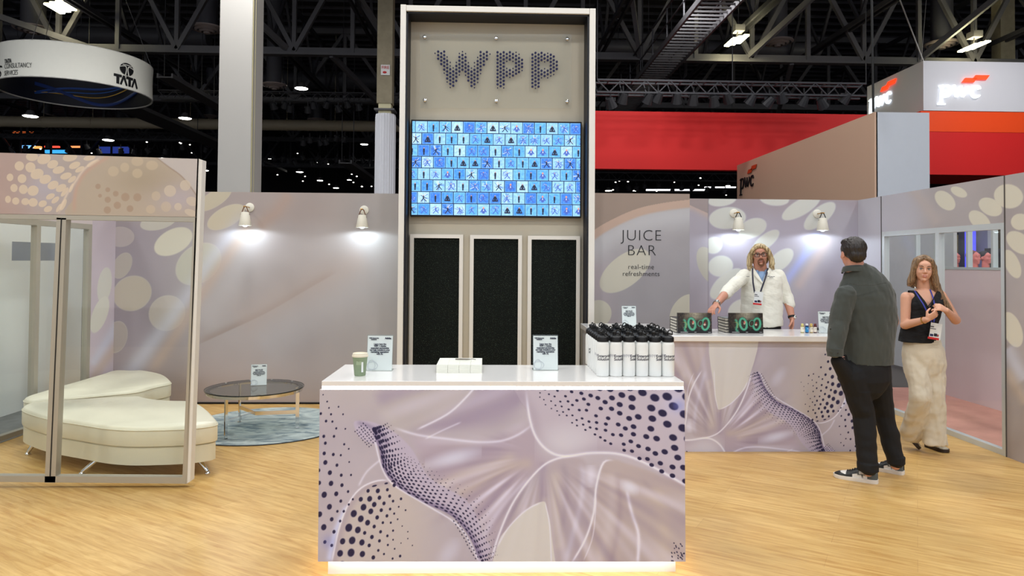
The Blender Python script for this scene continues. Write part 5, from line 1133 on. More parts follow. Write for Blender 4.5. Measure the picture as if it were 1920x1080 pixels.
for i, (px, cc, bc, lab) in enumerate(((1504.5, (208, 196, 120), (228, 224, 206), 'small bottle with yellow cap and cream label, leftmost of four'), (1513, (40, 46, 60), (40, 130, 190), 'small blue-labelled bottle, second of four on the bar'), (1521, (206, 176, 90), (226, 216, 196), 'small bottle with amber cap, third of four on the bar'), (1528.5, (96, 32, 36), (228, 220, 208), 'small bottle with dark red cap, rightmost of four'))):
    p = PZ(px, 624, ZB); t = thing('juice_shot', (p.x, p.y, ZB+.0005), lab, 'bottle', 'small juice bottles on the bar')
    m = MB(); m.lathe([(.0135, 0), (.0155, .002), (.0155, .058), (.013, .066), (.010, .070)], n=18); local('glass_body', m, mat('juice_%d' % i, tuple(int(k*.8) for k in (cc if i != 1 else (24, 60, 110))), rough=.2), t, smooth=True)
    m = MB(); m.lathe([(.0158, .008), (.0158, .054)], n=18, cap=False); local('label_band', m, mat('juice_label_%d' % i, bc, rough=.5), t, smooth=True)
    m = MB(); m.lathe([(.0115, .068), (.0115, .082), (.010, .084)], n=16); local('cap', m, mat('juice_cap_%d' % i, cc if i != 1 else (215, 215, 220)), t, smooth=True)
    m = MB(); m.ell((0, -.0158, .038), (.0035, .0008, .004), n=8, m=6); local('mark', m, M_INKB if i != 1 else M_PAPER, t)
p = PZ(1535, 619, ZB); m = MB(); m.box((p.x, p.y, ZB+.011), (.045, .03, .022)); m.box((p.x, p.y, ZB+.023), (.03, .02, .003)); tag(m.build('card_reader', M_BLACK, bevel=.002), 'small black box on the bar beside the juice bottles', 'box')

# ================================================================== seating corner
def offset_poly(pts, d):
    n = len(pts); out = []
    A_ = sum(pts[i][0]*pts[(i+1) % n][1]-pts[(i+1) % n][0]*pts[i][1] for i in range(n)); s = 1 if A_ > 0 else -1
    for i in range(n):
        a, b, c = pts[i-1], pts[i], pts[(i+1) % n]; tx, ty = c[0]-a[0], c[1]-a[1]; l = math.hypot(tx, ty) or 1
        out.append((b[0]-s*(-ty)/l*-d*-1 if False else b[0]+s*(-ty/l)*d, b[1]+s*(tx/l)*d))
    return out
def upholstered(pts, rings, mt, name, parent, bev=None):
    m = MB(); n = len(pts); vs = []
    for d, z in rings: vs += [(x, y, z) for x, y in offset_poly(pts, d)]
    m.add(vs, [(i*n+j, i*n+(j+1) % n, (i+1)*n+(j+1) % n, (i+1)*n+j) for i in range(len(rings)-1) for j in range(n)] + [tuple(range(n))[::-1], tuple((len(rings)-1)*n+j for j in range(n))])
    return m.build(name, mt, parent, smooth=True)
M_LEA = mat('ivory_leather', (222, 217, 194), rough=.38, var=.04, scale=3, bump=.12, bscale=26)
M_LEA2 = mat('ivory_leather_base', (216, 211, 188), rough=.42, var=.04, scale=3, bump=.1, bscale=20)
ZS = .40
def ottoman(pix, label, legs):
    pts = [tuple(PZ(x, y, ZS))[:2] for x, y in pix]; pts = [(max(x, -4.24), min(y, 8.0)) for x, y in pts]; pts = spline(pts, 5, True)
    cx = sum(p[0] for p in pts)/len(pts); cy = sum(p[1] for p in pts)/len(pts)
    t = thing('curved_ottoman', (cx, cy, 0), label, 'ottoman', 'curved ivory leather ottomans in the seating corner')
    upholstered(pts, [(.02, .245), (.004, .25), (0, .262), (0, ZS-.045), (.004, ZS-.022), (.012, ZS-.008), (.024, ZS-.001)], M_LEA, 'seat_cushion', t)
    upholstered(pts, [(.03, .105), (.012, .11), (.012, .235), (.02, .243)], M_LEA2, 'base', t)
    pi_ = offset_poly(pts, -.001); m = MB(); m.tube([(x, y, ZS-.028) for x, y in pi_], .0035, 5, closed=True); m.build('piping', M_LEA2, t, smooth=True)
    for lx, ly, ox, oy in legs:
        f = PZ(lx, ly, 0); m = MB(); tp_ = Vector((f.x+ox, f.y+oy, .107)); m.tube([tp_, f+Vector((0, 0, .02))], [.024, .012], 12); m.lathe([(.02, 0), (.022, .006), (.018, .018), (.012, .022)], f, 14); m.build('leg', M_CHROME, t, smooth=True)
    return t
ottoman([(42, 764), (52, 756), (88, 751), (169, 746), (240, 742.5), (262, 742), (282, 746.5), (317, 750), (362, 752), (387, 765), (407, 786), (404, 791), (387, 794.5), (352, 798), (300, 800), (246, 800.5), (200, 797.5), (150, 790), (105, 783), (70, 775)],
        'front curved ivory ottoman just behind the glass partition', [(52, 853, .05, .02), (153, 890, .09, .07), (389, 889, -.09, .04)])
ottoman([(46, 744), (56, 731), (88, 717), (148, 702), (218, 692.5), (268, 688), (284, 690), (305, 701), (320, 712), (317, 716.5), (290, 722), (258, 730.5), (211, 735.5), (141, 742), (90, 746), (56, 750)],
        'rear curved ivory ottoman against the left corner', [(70, 792, .03, .02), (314, 762, -.06, .03), (290, 758, -.04, -.03)])
# rug
rc = PZ(500, 797, 0); m = MB(); m.lathe([(.79, .0), (.80, .004), (.79, .012)], (rc.x, rc.y, .001), n=72)
def rug_mat():
    m_ = mat('misty_blue_rug', (150, 162, 164), rough=.95, var=.1, scale=40, bump=.5, bscale=160); nt = m_.node_tree; N = nt.nodes; L = nt.links; b = N['Principled BSDF']
    tc = N.new('ShaderNodeTexCoord'); mp = N.new('ShaderNodeMapping'); mp.inputs['Scale'].default_value = (2.2, 6, 1); L.new(tc.outputs['Object'], mp.inputs[0]); nz = N.new('ShaderNodeTexNoise'); nz.inputs['Scale'].default_value = 2; nz.inputs['Detail'].default_value = 7; nz.inputs['Distortion'].default_value = 1.2; L.new(mp.outputs[0], nz.inputs[0])
    cr = N.new('ShaderNodeValToRGB'); e = cr.color_ramp.elements; e[0].position = .34; e[0].color = (*rgb(116, 132, 140), 1); e[1].position = .6; e[1].color = (*rgb(186, 196, 192), 1); L.new(nz.outputs['Fac'], cr.inputs[0]); L.new(cr.outputs[0], b.inputs['Base Color']); return m_
t = thing('round_rug', (rc.x, rc.y, 0), 'round mottled grey-blue rug under the glass coffee table', 'rug'); m.build('pile', rug_mat(), t)
m = MB(); m.lathe([(.80, .0), (.806, .003), (.80, .009)], (rc.x, rc.y, .0008), n=72, cap=False); m.build('bound_edge', M_INKB, t)
# coffee table
ZT = .425; c = PZ(478.5, 725.5, ZT); R_ = .475; rx0, rx1 = PZ(389, 727, ZT), PZ(569, 727, ZT); R_ = (rx1.x-rx0.x)/2
t = thing('coffee_table', (c.x, c.y, .012), 'round glass coffee table with chrome frame on the rug', 'table')
gm = glass_mat('smoky_table_glass', (176, 186, 184))
m = MB(); m.lathe([(.001, ZT), (R_-.003, ZT), (R_, ZT-.003)], (c.x, c.y, 0), n=64, cap=False); m.build('glass_top', gm, t, smooth=True)
m = MB(); m.lathe([(R_, ZT-.001), (R_+.001, ZT-.006), (R_-.001, ZT-.011)], (c.x, c.y, 0), n=64, cap=False); m.build('glass_edge', mat('dark_green_glass_edge', (24, 34, 36), rough=.1), t, smooth=True)
m = MB(); m.lathe([(R_-.05, ZT-.013), (R_-.012, ZT-.013), (R_-.012, ZT-.040), (R_-.018, ZT-.040), (R_-.018, ZT-.018), (R_-.05, ZT-.018)], (c.x, c.y, 0), n=64, cap=False); m.build('rim_ring', M_CHROME, t, smooth=True)
hub = Vector((c.x, c.y, .19)); lg = [PZ(541, 803, .013), None, None]
a0 = math.atan2(lg[0].y-c.y, lg[0].x-c.x)
for k in range(3):
    a = a0 + k*2*pi/3; q = Vector((c.x+(R_-.06)*math.cos(a), c.y+(R_-.06)*math.sin(a), 0)); m = MB(); m.box((q.x, q.y, (ZT-.02+.013)/2+.007), (.012, .034, ZT-.034), rz=a+pi/2); m.lathe([(.02, .0133), (.02, .020)], (q.x, q.y, 0), n=12); m.build('leg', M_CHROME, t)
    m = MB(); m.beam((hub.x, hub.y, .17), (q.x, q.y, .17), .010, .036); m.build('strut', M_CHROME, t)
for a in (.9, 1.5, 2.0, 2.6):
    m = MB(); m.lathe([(.014, ZT), (.014, ZT+.004), (.006, ZT+.006)], (c.x+(R_-.035)*math.cos(a), c.y+(R_-.035)*math.sin(a), 0), n=12); m.build('disc_cap', M_CHROME, t, smooth=True)
p = PZ(485, 723, ZT); make_card((p.x, p.y, ZT+.002), 'white card in a clear stand on the glass coffee table', 1.02, rz=.25)

# ================================================================== wall sconces
M_BRASS = mat('brushed_brass', (186, 146, 84), rough=.3, metal=1); M_SHADE = mat('ivory_metal_shade', (224, 220, 206), rough=.45); M_STRAP = mat('brown_leather_strap', (104, 66, 46), rough=.6)
def sconce(plate, shade_b, Yw, lab, dark=False, drop=.145):
    pl = PY(*plate, Yw); t = thing('wall_lamp', pl, lab, 'wall lamp', 'white cone wall lamps')
    m = MB(); m.lathe([(.052, 0), (.052, .010), (.047, .014), (.004, .015)], pl, 28, M=Matrix.Rotation(pi/2, 3, 'X')); m.build('wall_plate', M_SHADE, t, smooth=True)
    sb = PY(*shade_b, Yw-.165); px_ = Vector((sb.x, sb.y, pl.z-.004))
    m = MB(); m.tube([pl+Vector((0, -.014, 0)), Vector((pl.x, px_.y, pl.z)), ], .006, 8); m.tube([Vector((pl.x+.01, px_.y, pl.z)), px_+Vector((-.022, 0, .004))], .007, 8); m.build('arm', M_BRASS, t, smooth=True)
    ztp = sb.z+drop; m = MB(); m.lathe([(.069, 0), (.070, .003), (.045, drop-.012), (.040, drop-.002), (.006, drop), (.006, drop-.004), (.038, drop-.008), (.066, .002)], sb, 28, cap=False); m.build('shade', M_SHADE, t, smooth=True)
    for s in (-1, 1):
        m = MB(); m.tube([px_+Vector((0, 0, .008)), px_+Vector((s*.016, -.002, -.01)), Vector((sb.x+s*.040, sb.y-.004, ztp-.012)), Vector((sb.x+s*.048, sb.y-.004, ztp-.034))], .0055, 6, flat=.4); m.build('strap', M_INKB if dark else M_STRAP, t, smooth=True)
    m = MB(); m.ell(sb+Vector((0, 0, .018)), (.032, .032, .032)); m.build('bulb', mat('lit_bulb', (255, 255, 255), emit=(225, 245, 255), es=10, var=0), t, smooth=True)
    m = MB(); m.lathe([(.030, .05), (.022, drop-.02)], sb, 12); m.build('socket', M_SHADE, t)
    ld = bpy.data.lights.new('lamp', 'SPOT'); ld.energy = 9; ld.color = (.80, .93, 1); ld.shadow_soft_size = .03; ld.spot_size = math.radians(176); ld.spot_blend = .25
    lo = bpy.data.objects.new('lamp', ld); COL.objects.link(lo); lo.location = sb+Vector((0, -.02, -.006)); par(lo, t)
sconce((468.5, 389), (459.5, 423), YL, 'white cone wall lamp, left of the two on the back wall', drop=.155)
sconce((683, 394), (679, 426.5), YL, 'white cone wall lamp on the back wall beside the tower', drop=.145)
sconce((1376, 400), (1384.5, 431), YR, 'white cone wall lamp behind the barman, nearer the bar lettering', True, .15)
sconce((1532, 401), (1542.5, 432), YR, 'white cone wall lamp over the dark-haired visitor beside the corner', True, .15)
# ================================================================== people
def rotz(a): return Matrix.Rotation(math.radians(a), 3, 'Z')
def head(mb, C, R, s=1.0, fem=False):
    """skull, face and ears around the centre C; R turns the face (rest: towards -Y)"""
    def E(c, r, M=None): mb.ell(C + R @ (Vector(c)*s), [k*s for k in r], (R @ M) if M is not None else R, 18, 12)
    def K(a, b, ra, rb): mb.cap(C + R @ (Vector(a)*s), C + R @ (Vector(b)*s), ra*s, rb*s, 12)
    j = .9 if fem else 1.0
    E((0, .018, .03), (.074, .092, .084)); E((0, -.022, -.012), (.060, .062, .082)); E((0, -.045, -.078), (.030*j, .030, .026)); E((0, -.02, -.055), (.052*j, .052, .036))
    E((.030*j, -.055, -.018), (.024, .024, .024)); E((-.030*j, -.055, -.018), (.024, .024, .024)); E((0, -.06, .045), (.046, .028, .03))
    K((-.028, -.078, .028), (.028, -.078, .028), .010, .010); K((0, -.083, .016), (0, -.099, -.014), .0065, .0092); E((.010, -.089, -.019), (.0075, .009, .0068)); E((-.010, -.089, -.019), (.0075, .009, .0068))
    K((-.017, -.082, -.045), (.017, -.082, -.045), .0075, .0075); K((-.013, -.079, -.055), (.013, -.079, -.055), .0075, .0075); E((0, -.073, -.078), (.018, .014, .015))
    for q in (-1, 1): E((q*.074, .012, -.004), (.009, .018, .029), Matrix.Rotation(q*.25, 3, 'Z'))
def face_parts(C, R, parent, s=1.0, brow=(90, 66, 50), lip=(176, 96, 88), smile=True, iris=(70, 60, 50)):
    def V(c): return C + R @ (Vector(c)*s)
    for q in (-1, 1):
        m = MB(); m.ell(V((q*.029, -.0735, .010)), [.0125*s, .0095*s, .0078*s], R, 14, 10); e = m.build('eye', mat('eye_white', (214, 206, 200), rough=.25), parent, smooth=True)
        m = MB(); m.ell(V((q*.029-.001, -.0808, .010)), [.0052*s, .0030*s, .0056*s], R, 12, 8); i_ = m.build('iris', mat('iris_%d' % iris[0], iris, rough=.2), None, smooth=True); i_.parent = e; i_.matrix_parent_inverse = Matrix.Identity(4)
        m = MB(); m.tube([V((q*.015, -.080, .012)), V((q*.022, -.085, .0175)), V((q*.031, -.0855, .0185)), V((q*.043, -.077, .013))], [.0012*s, .002*s, .002*s, .001*s], 6); m.build('eyelid_line', mat('lash_dark', (60, 42, 34)), parent)
        m = MB(); m.tube([V((q*.013, -.0880, .030)), V((q*.028, -.0885, .0355)), V((q*.045, -.0775, .031))], [.003*s, .0042*s, .0015*s], 7, flat=.7); m.build('eyebrow', mat('brow_%d' % brow[0], brow, rough=.8), parent, smooth=True)
    m = MB(); u = .009 if smile else 0
    m.tube([V((-.024, -.0775, -.047+u)), V((-.012, -.0885, -.0445)), V((0, -.091, -.0455)), V((.012, -.0885, -.0445)), V((.024, -.0775, -.047+u))], [.001*s, .0032*s, .003*s, .0032*s, .001*s], 7); m.tube([V((-.021, -.078, -.050+u)), V((-.01, -.087, -.0565)), V((.01, -.087, -.0565)), V((.021, -.078, -.050+u))], [.001*s, .0036*s, .0036*s, .001*s], 7)
    m.build('lips', mat('lips_%d' % lip[0], lip, rough=.4), parent, smooth=True)
    if smile:
        m = MB(); m.tube([V((-.017, -.083, -.0485+u*.6)), V((0, -.0905, -.0508)), V((.017, -.083, -.0485+u*.6))], [.0012*s, .0026*s, .0012*s], 7); m.build('teeth', mat('teeth', (232, 226, 214), rough=.3), parent, smooth=True)
def hand(mb, Wp, d, n, curl=.6, side=1, s=1.0, spread=.05, thumb=.5):
    d = Vector(d).normalized(); n = Vector(n); n = (n - d*n.dot(d)).normalized(); r = d.cross(n)*side
    def A(a, b, c): return Wp + (d*a + r*b + n*c)*s
    mb.tube([A(-.015, 0, 0), A(.015, 0, 0), A(.05, .002, 0), A(.08, .003, .002), A(.092, .003, .003)], [(.021*s, .026*s), (.019*s, .030*s), (.016*s, .039*s), (.013*s, .040*s), (.008*s, .034*s)], 14, up=n)
    for i, (L, o) in enumerate(((.058, -.0295), (.068, -.010), (.073, .0095), (.066, .029))):
        p = A(.080, o, .001); ang = .12+curl*.45; c2 = spread*(i-1.5)
        r1 = (.0088 if i else .0078)*s
        for k, (f, rr_) in enumerate(((.46, 1), (.30, .93), (.24, .84))):
            v = (d*math.cos(ang) + n*math.sin(ang) + r*c2).normalized(); q = p + v*L*f*s*1.05; mb.cap(p, q, r1*rr_, r1*rr_*.93, 10); p = q; ang += curl*(.95+.08*i)
    p = A(.018, .026, .006); v = (d*.62 + r*.68 + n*(.25+thumb*.5)).normalized(); q = p + v*.042*s; mb.cap(p, q, .0135*s, .0105*s, 10)
    v2 = (d*.85 + r*(.25-thumb*.6) + n*(.3+thumb*.4)).normalized(); q2 = q + v2*.030*s; mb.cap(q, q2, .0102*s, .009*s, 10); mb.cap(q2, q2 + (v2+d*.2-r*.15).normalized()*.022*s, .0092*s, .0075*s, 10)
def cutfaces(o, fn):
    bm = bmesh.new(); bm.from_mesh(o.data); kill = [f for f in bm.faces if fn(f.calc_center_median())]; bmesh.ops.delete(bm, geom=kill, context='FACES'); bm.to_mesh(o.data); bm.free()
def folds(amp, sc_, seed, zk=1.0):
    def f(co, no):
        n = noise(co[:, 0]*1.0+co[:, 1]*.6, co[:, 2]*zk, sc_, seed, 3); return co + no*(n*amp)[:, None]
    return f
def skin(n, c): 
    return mat(n, c, rough=.5, var=.05, scale=30, bump=.08, bscale=220)
def cloth(n, c, r=.85, bump=.25, bs=260, sheen=.2): return mat(n, c, rough=r, var=.07, scale=14, bump=bump, bscale=bs, sheen=sheen)
def locks(mb, n, root, tip, r0, r1, wav=.01, k=9, nn=6):
    for i in range(n):
        a = root(i/max(1, n-1)); b = tip(i/max(1, n-1)); mid = a[1]; pts = []; rs = []; ph = rr.uniform(0, 6)
        for j in range(k):
            t = j/(k-1); p = (1-t)**2*Vector(a[0]) + 2*t*(1-t)*Vector(mid) + t*t*Vector(b); p += Vector((math.sin(ph+t*7), math.cos(ph+t*6), 0))*wav*t; pts.append(p); rs.append((r0+(r1-r0)*t)*math.sin(pi*min(1, .25+t*.75+.0))**.5+.0008)
        mb.tube(pts, rs, nn, flat=.55)

def sneaker(heel, toe, mats_fn, parent, name='sneaker', w=.052, tall=.10, lift=0.0, sole=(226, 222, 216), solem=None, yaw=None):
    """heel/toe: points under the foot; colours as a function of (x 0..1 heel-toe, z metres, side)"""
    heel = Vector(heel); toe = Vector(toe); L = (toe-heel).length; d = (toe-heel).normalized(); sd = Vector((-d.y, d.x, 0)).normalized(); upv = d.cross(sd)*-1
    if upv.z < 0: upv = -upv
    t = thing('tmp', heel, None, None); bpy.data.objects.remove(t)
    nx, na = 56, 32; P = np.zeros((na, nx, 3)); C = np.zeros((na, nx, 3))
    xs = np.concatenate([[0], np.linspace(.012, .985, nx-2), [1.0]])
    for i, x in enumerate(xs):
        ww = w*(np.interp(x, [0, .03, .12, .3, .5, .68, .85, .95, 1], [.25, .50, .68, .66, .76, 1, .93, .62, .15])); h = np.interp(x, [0, .04, .2, .36, .48, .62, .76, .9, .97, 1], [.8, 1, .98, .96, .86, .66, .54, .45, .34, .26])*tall
        for j in range(na):
            a = pi*j/(na-1); cx_ = math.cos(a); sz = math.sin(a); e = .62 if x > .45 else .5
            yy = ww*math.copysign(abs(cx_)**.75, cx_); zz = .022 + max(h-.022, .006)*(abs(sz)**e if e else 1)
            if x < .4 and abs(cx_) < .9: yy *= 1-.25*sm(np.array(zz), .05, .1)
            p = heel + d*(x*L) + sd*yy + upv*zz; P[j, i] = p; C[j, i] = mats_fn(x, zz, cx_)
    me = grid_mesh(name, P, lin(C), print_mat('leather_panels', .42)); bm = bmesh.new(); bm.from_mesh(me); bmesh.ops.recalc_face_normals(bm, faces=bm.faces); bm.to_mesh(me); bm.free()
    me.polygons.foreach_set('use_smooth', [True]*len(me.polygons)); o = bpy.data.objects.new(name, me); COL.objects.link(o); par(o, parent)
    m = MB(); vs = []; out = []
    for q in range(40):
        x = q/39; ww = w*1.07*np.interp(x, [0, .03, .12, .3, .5, .68, .85, .95, 1], [.28, .60, .80, .80, .86, 1, .94, .66, .2]); out.append((x, ww))
    ring = [(x, ww) for x, ww in out] + [(x, -ww) for x, ww in out[::-1]]; n = len(ring)
    for z in (.0, .006, .026, .030):
        k = 1 if z > 0 else .96
        vs += [heel + d*((x*1.02-.01)*L) + sd*(y*k) + upv*(z + (.006*max(0, (x-.8)*5)**2 if z < .01 else 0)) for x, y in ring]
    m.add(vs, [(i*n+j, i*n+(j+1) % n, (i+1)*n+(j+1) % n, (i+1)*n+j) for i in range(3) for j in range(n)] + [tuple(range(n))[::-1], tuple(3*n+j for j in range(n))])
    so = m.build('sole', solem or mat('rubber_sole_%d' % sole[0], sole, rough=.5), None, smooth=True); so.parent = o; so.matrix_parent_inverse = o.matrix_parent_inverse.copy(); so.matrix_parent_inverse = Matrix.Identity(4)
    o2 = o.parent; so.matrix_parent_inverse = (o2.matrix_basis @ o.matrix_parent_inverse @ o.matrix_basis).inverted()
    m = MB()
    for q in range(5):
        x = .46+.055*q; h = np.interp(x, [.36, .48, .62, .76], [.96, .86, .66, .54])*tall
        m.tube([heel+d*(x*L)+sd*s_*w*.42+upv*(h*.94 if abs(s_) > .5 else h+.003) for s_ in (-1, -.4, .4, 1)], .0032, 5)
    la = m.build('laces', M_INKB if sole[0] > 200 else M_PAPER, None, smooth=True); la.parent = o; la.matrix_parent_inverse = so.matrix_parent_inverse.copy()
    return o
def fix(o, parent): par(o, parent); return o
def sub(o, parent_part, root):
    o.parent = parent_part; o.matrix_parent_inverse = (root.matrix_basis @ parent_part.matrix_parent_inverse @ parent_part.matrix_basis).inverted()

def badge(p, parent, w=.085, h=.115, tilt=0):
    R = rotz(0) @ Matrix.Rotation(tilt, 3, 'Y'); m = MB(); m.box(p-Vector((0, 0, h/2)), (w, .004, h), M=R); b = m.build('name_badge', M_PAPER, parent)
    q = lambda x, z: p + R @ Vector((x, -.0035, 0)) + R @ Vector((0, 0, z))
    for (x0, x1, z0, z1, c) in ((-.5, .5, -1, -.87, (196, 40, 40)), (-.35, -.05, -.82, -.68, (30, 34, 80)), (.0, .28, -.80, -.62, (24, 24, 40)), (-.42, -.1, -.26, -.2, (60, 60, 66)), (-.42, .1, -.38, -.33, (120, 120, 124)), (.3, .42, -.80, -.66, (150, 60, 60))):
        m = MB(); m.slab([q(x0*w, z0*h), q(x1*w, z0*h), q(x1*w, z1*h), q(x0*w, z1*h)], (0, .0015, 0)); m.build('badge_print', mat('badge_%d' % (c[0]*3+c[2]), c, rough=.5), parent)

def hair_mat(name, c0, c1, sx=160, sz=7, bump=.55):
    if name in MATS: return MATS[name]
    m = bpy.data.materials.new(name); m.use_nodes = True; nt = m.node_tree; N = nt.nodes; L = nt.links; b = N['Principled BSDF']
    tc = N.new('ShaderNodeTexCoord'); mp = N.new('ShaderNodeMapping'); mp.inputs['Scale'].default_value = (sx, sx, sz); L.new(tc.outputs['Object'], mp.inputs[0])
    nz = N.new('ShaderNodeTexNoise'); nz.inputs['Scale'].default_value = 1; nz.inputs['Detail'].default_value = 4; nz.inputs['Distortion'].default_value = .25; L.new(mp.outputs[0], nz.inputs[0])
    cr = N.new('ShaderNodeValToRGB'); e = cr.color_ramp.elements; e[0].position = .36; e[0].color = (*rgb(*c0), 1); e[1].position = .66; e[1].color = (*rgb(*c1), 1); L.new(nz.outputs['Fac'], cr.inputs[0]); L.new(cr.outputs[0], b.inputs['Base Color'])
    b.inputs['Roughness'].default_value = .42
    bp = N.new('ShaderNodeBump'); bp.inputs['Strength'].default_value = bump; bp.inputs['Distance'].default_value = .006; L.new(nz.outputs['Fac'], bp.inputs['Height']); L.new(bp.outputs[0], b.inputs['Normal'])
    MATS[name] = m; return m
def onsurf(st, ax, u, z, off=.004):
    """point on the front of an elliptical torso: u across, z height"""
    st = sorted(st, key=lambda q: q[0].z); zs = [q[0].z for q in st]; I = lambda v: float(np.interp(z, zs, v))
    c = Vector((I([q[0].x for q in st]), I([q[0].y for q in st]), z)); a = I([q[1][0] for q in st]); b_ = I([q[1][1] for q in st]); fw = Vector((ax.y, -ax.x, 0))
    return c + ax*u + fw*(b_*math.sqrt(max(0.02, 1-(u/a)**2))+off)

# ------------------------------------------------------------------ visitor seen from behind
def man():
    Y = 5.25; Pp = lambda x, y, dy=0: PY(x, y, Y+dy)
    base = PZ(1632, 897, 0); t = thing('person', (base.x, base.y, 0), 'dark-haired person seen from behind in a dark grey overshirt, black jeans, black and white sneakers', 'person')
    SK = skin('skin_ruddy', (208, 152, 132))
    yawT = rotz(172); ax = yawT @ Vector((1, 0, 0))
    hc = Pp(1597.5, 476); hR = rotz(182) @ Matrix.Rotation(math.radians(3), 3, 'X')
    b = MB(); head(b, hc, hR, 1.06); b.cap(hc+Vector((.012, -.01, -.05)), Pp(1605, 520), .064, .070)
    b.tube([Pp(1622, 690), Pp(1622, 640), Pp(1620, 580), Pp(1617, 550), Pp(1608, 526)], [(.16, .11), (.17, .11), (.18, .11), (.15, .10), (.06, .06)], 18, up=ax)
    shl, shr = Pp(1583, 553, -.07), Pp(1660, 552, .07); el, er = Pp(1575, 602, -.08), Pp(1675, 603, .06); wl, wr = Pp(1566, 658, -.13), Pp(1664, 640, .22)
    b.cap(shl, el, .05, .042); b.cap(el, Pp(1566, 657, -.12), .04, .026); b.cap(shr, er, .05, .042); b.cap(er, wr, .04, .028); b.cap(shl, shr, .05, .05)
    hand(b, Pp(1566, 659, -.12), Pp(1586, 690, -.02)-Pp(1566, 659, -.12), Vector((.5, -.6, 0)), .3, 1, .8); hand(b, wr, Vector((-.5, .3, -.8)), Vector((-.5, .5, 0)), .5, -1)
    kl, kr, al, ar = Pp(1619, 778, -.02), Pp(1657, 776, .12), Pp(1628, 880, -.06), Pp(1679, 868, .10)
    hl, hr = Pp(1600, 705, -.04), Pp(1643, 705, .06)
    b.cap(hl, kl, .075, .05); b.cap(kl, al+Vector((0, 0, -.02)), .05, .035); b.cap(hr, kr, .075, .05); b.cap(kr, ar+Vector((0, 0, -.02)), .05, .035); b.cap(hl, hr, .09, .09)
    remesh(b, 'body', SK, .005, 3, t)
    # hair
    h = MB(); f = lambda c: hc + hR @ (Vector(c)*1.06)
    h.ell(f((0, .026, .038)), (.088, .102, .092), hR); h.ell(f((0, .066, -.008)), (.070, .054, .064), hR); h.ell(f((0, -.035, .085)), (.060, .055, .034), hR); h.ell(f((-.060, .022, .022)), (.022, .042, .045), hR); h.ell(f((.060, .022, .022)), (.022, .042, .045), hR)
    def hairp(co, no): n = noise(co[:, 0]*1.5+co[:, 2]*.3, co[:, 1], .03, 4, 3); return co + no*(n*.0032)[:, None]
    remesh(h, 'hair', hair_mat('dark_brown_hair', (24, 19, 17), (48, 39, 34), 170, 45, .4), .005, 2, t, hairp)
    # overshirt
    J = MB()
    J.tube([Pp(1623, 683), Pp(1624, 672), Pp(1625, 640), Pp(1624, 600), Pp(1622, 570), Pp(1620, 553), Pp(1618, 540), Pp(1614, 526), Pp(1609, 512), Pp(1603, 501)], [(.192, .145), (.198, .15), (.204, .155), (.214, .158), (.220, .155), (.216, .145), (.205, .13), (.165, .112), (.122, .095), (.088, .084)], 32, up=ax)
    J.cap(shl+Vector((.01, 0, .0)), Pp(1574, 600, -.08), .074, .076); J.cap(Pp(1574, 600, -.08), Pp(1565, 658, -.14), .074, .056); J.cap(shr+Vector((0, 0, -.005)), Pp(1667, 602, .06), .075, .068); J.cap(Pp(1667, 602, .06), Pp(1660, 638, .2), .066, .055)
    M_J = cloth('charcoal_green_twill', (62, 66, 62), .9, .2, 300)
    def jf(co, no):
        n = noise(co[:, 0]*1.0, co[:, 2]*.45, .16, 14, 3)*.0055 + noise(co[:, 0]*.6+co[:, 1], co[:, 2]*.6, .09, 3, 2)*.0015; k = sm(co[:, 2], PY(1600, 560, 5.25).z*1., 1.0)*0+1; return co + no*(n*k)[:, None]
    jk = remesh(J, 'overshirt', M_J, .0065, 3, t, jf)
    zh = Pp(1623, 681).z; cutfaces(jk, lambda c: c.z < zh and (c - Pp(1566, 660, -.14)).length > .12)
    c0 = Pp(1602, 503); m = MB(); ring = []
    for z, k, dz in ((0, 1.16, 0), (.022, 1.12, .012), (.046, 1.02, .018)):
        ring.append([(c0 + yawT @ Vector((.080*k*math.sin(a), .080*k*math.cos(a), 0)) + Vector((0, 0, z-.020-.014*(1-math.cos(a))))) for a in np.linspace(-2.4, 2.4, 28)])
    vs = [p for R_ in ring for p in R_] + [p + (c0-p)*.07 + Vector((0, 0, -.001)) for R_ in ring for p in R_]; n = 28; k3 = 3*n
    m.add(vs, [(i*n+j, i*n+j+1, (i+1)*n+j+1, (i+1)*n+j) for i in range(2) for j in range(n-1)] + [(k3+i*n+j, k3+(i+1)*n+j, k3+(i+1)*n+j+1, k3+i*n+j+1) for i in range(2) for j in range(n-1)] + [(2*n+j, 2*n+j+1, k3+2*n+j+1, k3+2*n+j) for j in range(n-1)])
    cl = m.build('collar', M_J, t, smooth='all')
    # cuffs with buttons
    cu = MB(); q = Pp(1565, 662, -.145); cu.tube([Pp(1565.5, 654, -.138), Pp(1566, 668, -.142)], [.059, .056], 20); sub(cu.build('cuff', M_J, None, smooth=True), jk, t)
    for px_, py_ in ((1571, 662), (1557, 617)):
        m = MB(); m.ell(Pp(px_, py_, -.205), (.006, .003, .006)); sub(m.build('button', mat('horn_button', (40, 38, 36), rough=.3), None, smooth=True), jk, t)
    m = MB(); m.tube([Pp(x, y, -.168) for x, y in ((1588, 531), (1610, 534), (1640, 534), (1662, 530))], .0022, 5); sub(m.build('yoke_seam', mat('dark_seam', (40, 43, 40)), None), jk, t)
    # jeans
    T = MB(); T.tube([Pp(1620, 660), Pp(1620, 690), Pp(1621, 712), Pp(1622, 730), Pp(1624, 748)], [(.178, .13), (.192, .145), (.192, .145), (.15, .12), (.08, .08)], 24, up=ax)
    T.cap(Pp(1570, 677, -.11), Pp(1592, 708, -.05), .048, .075)
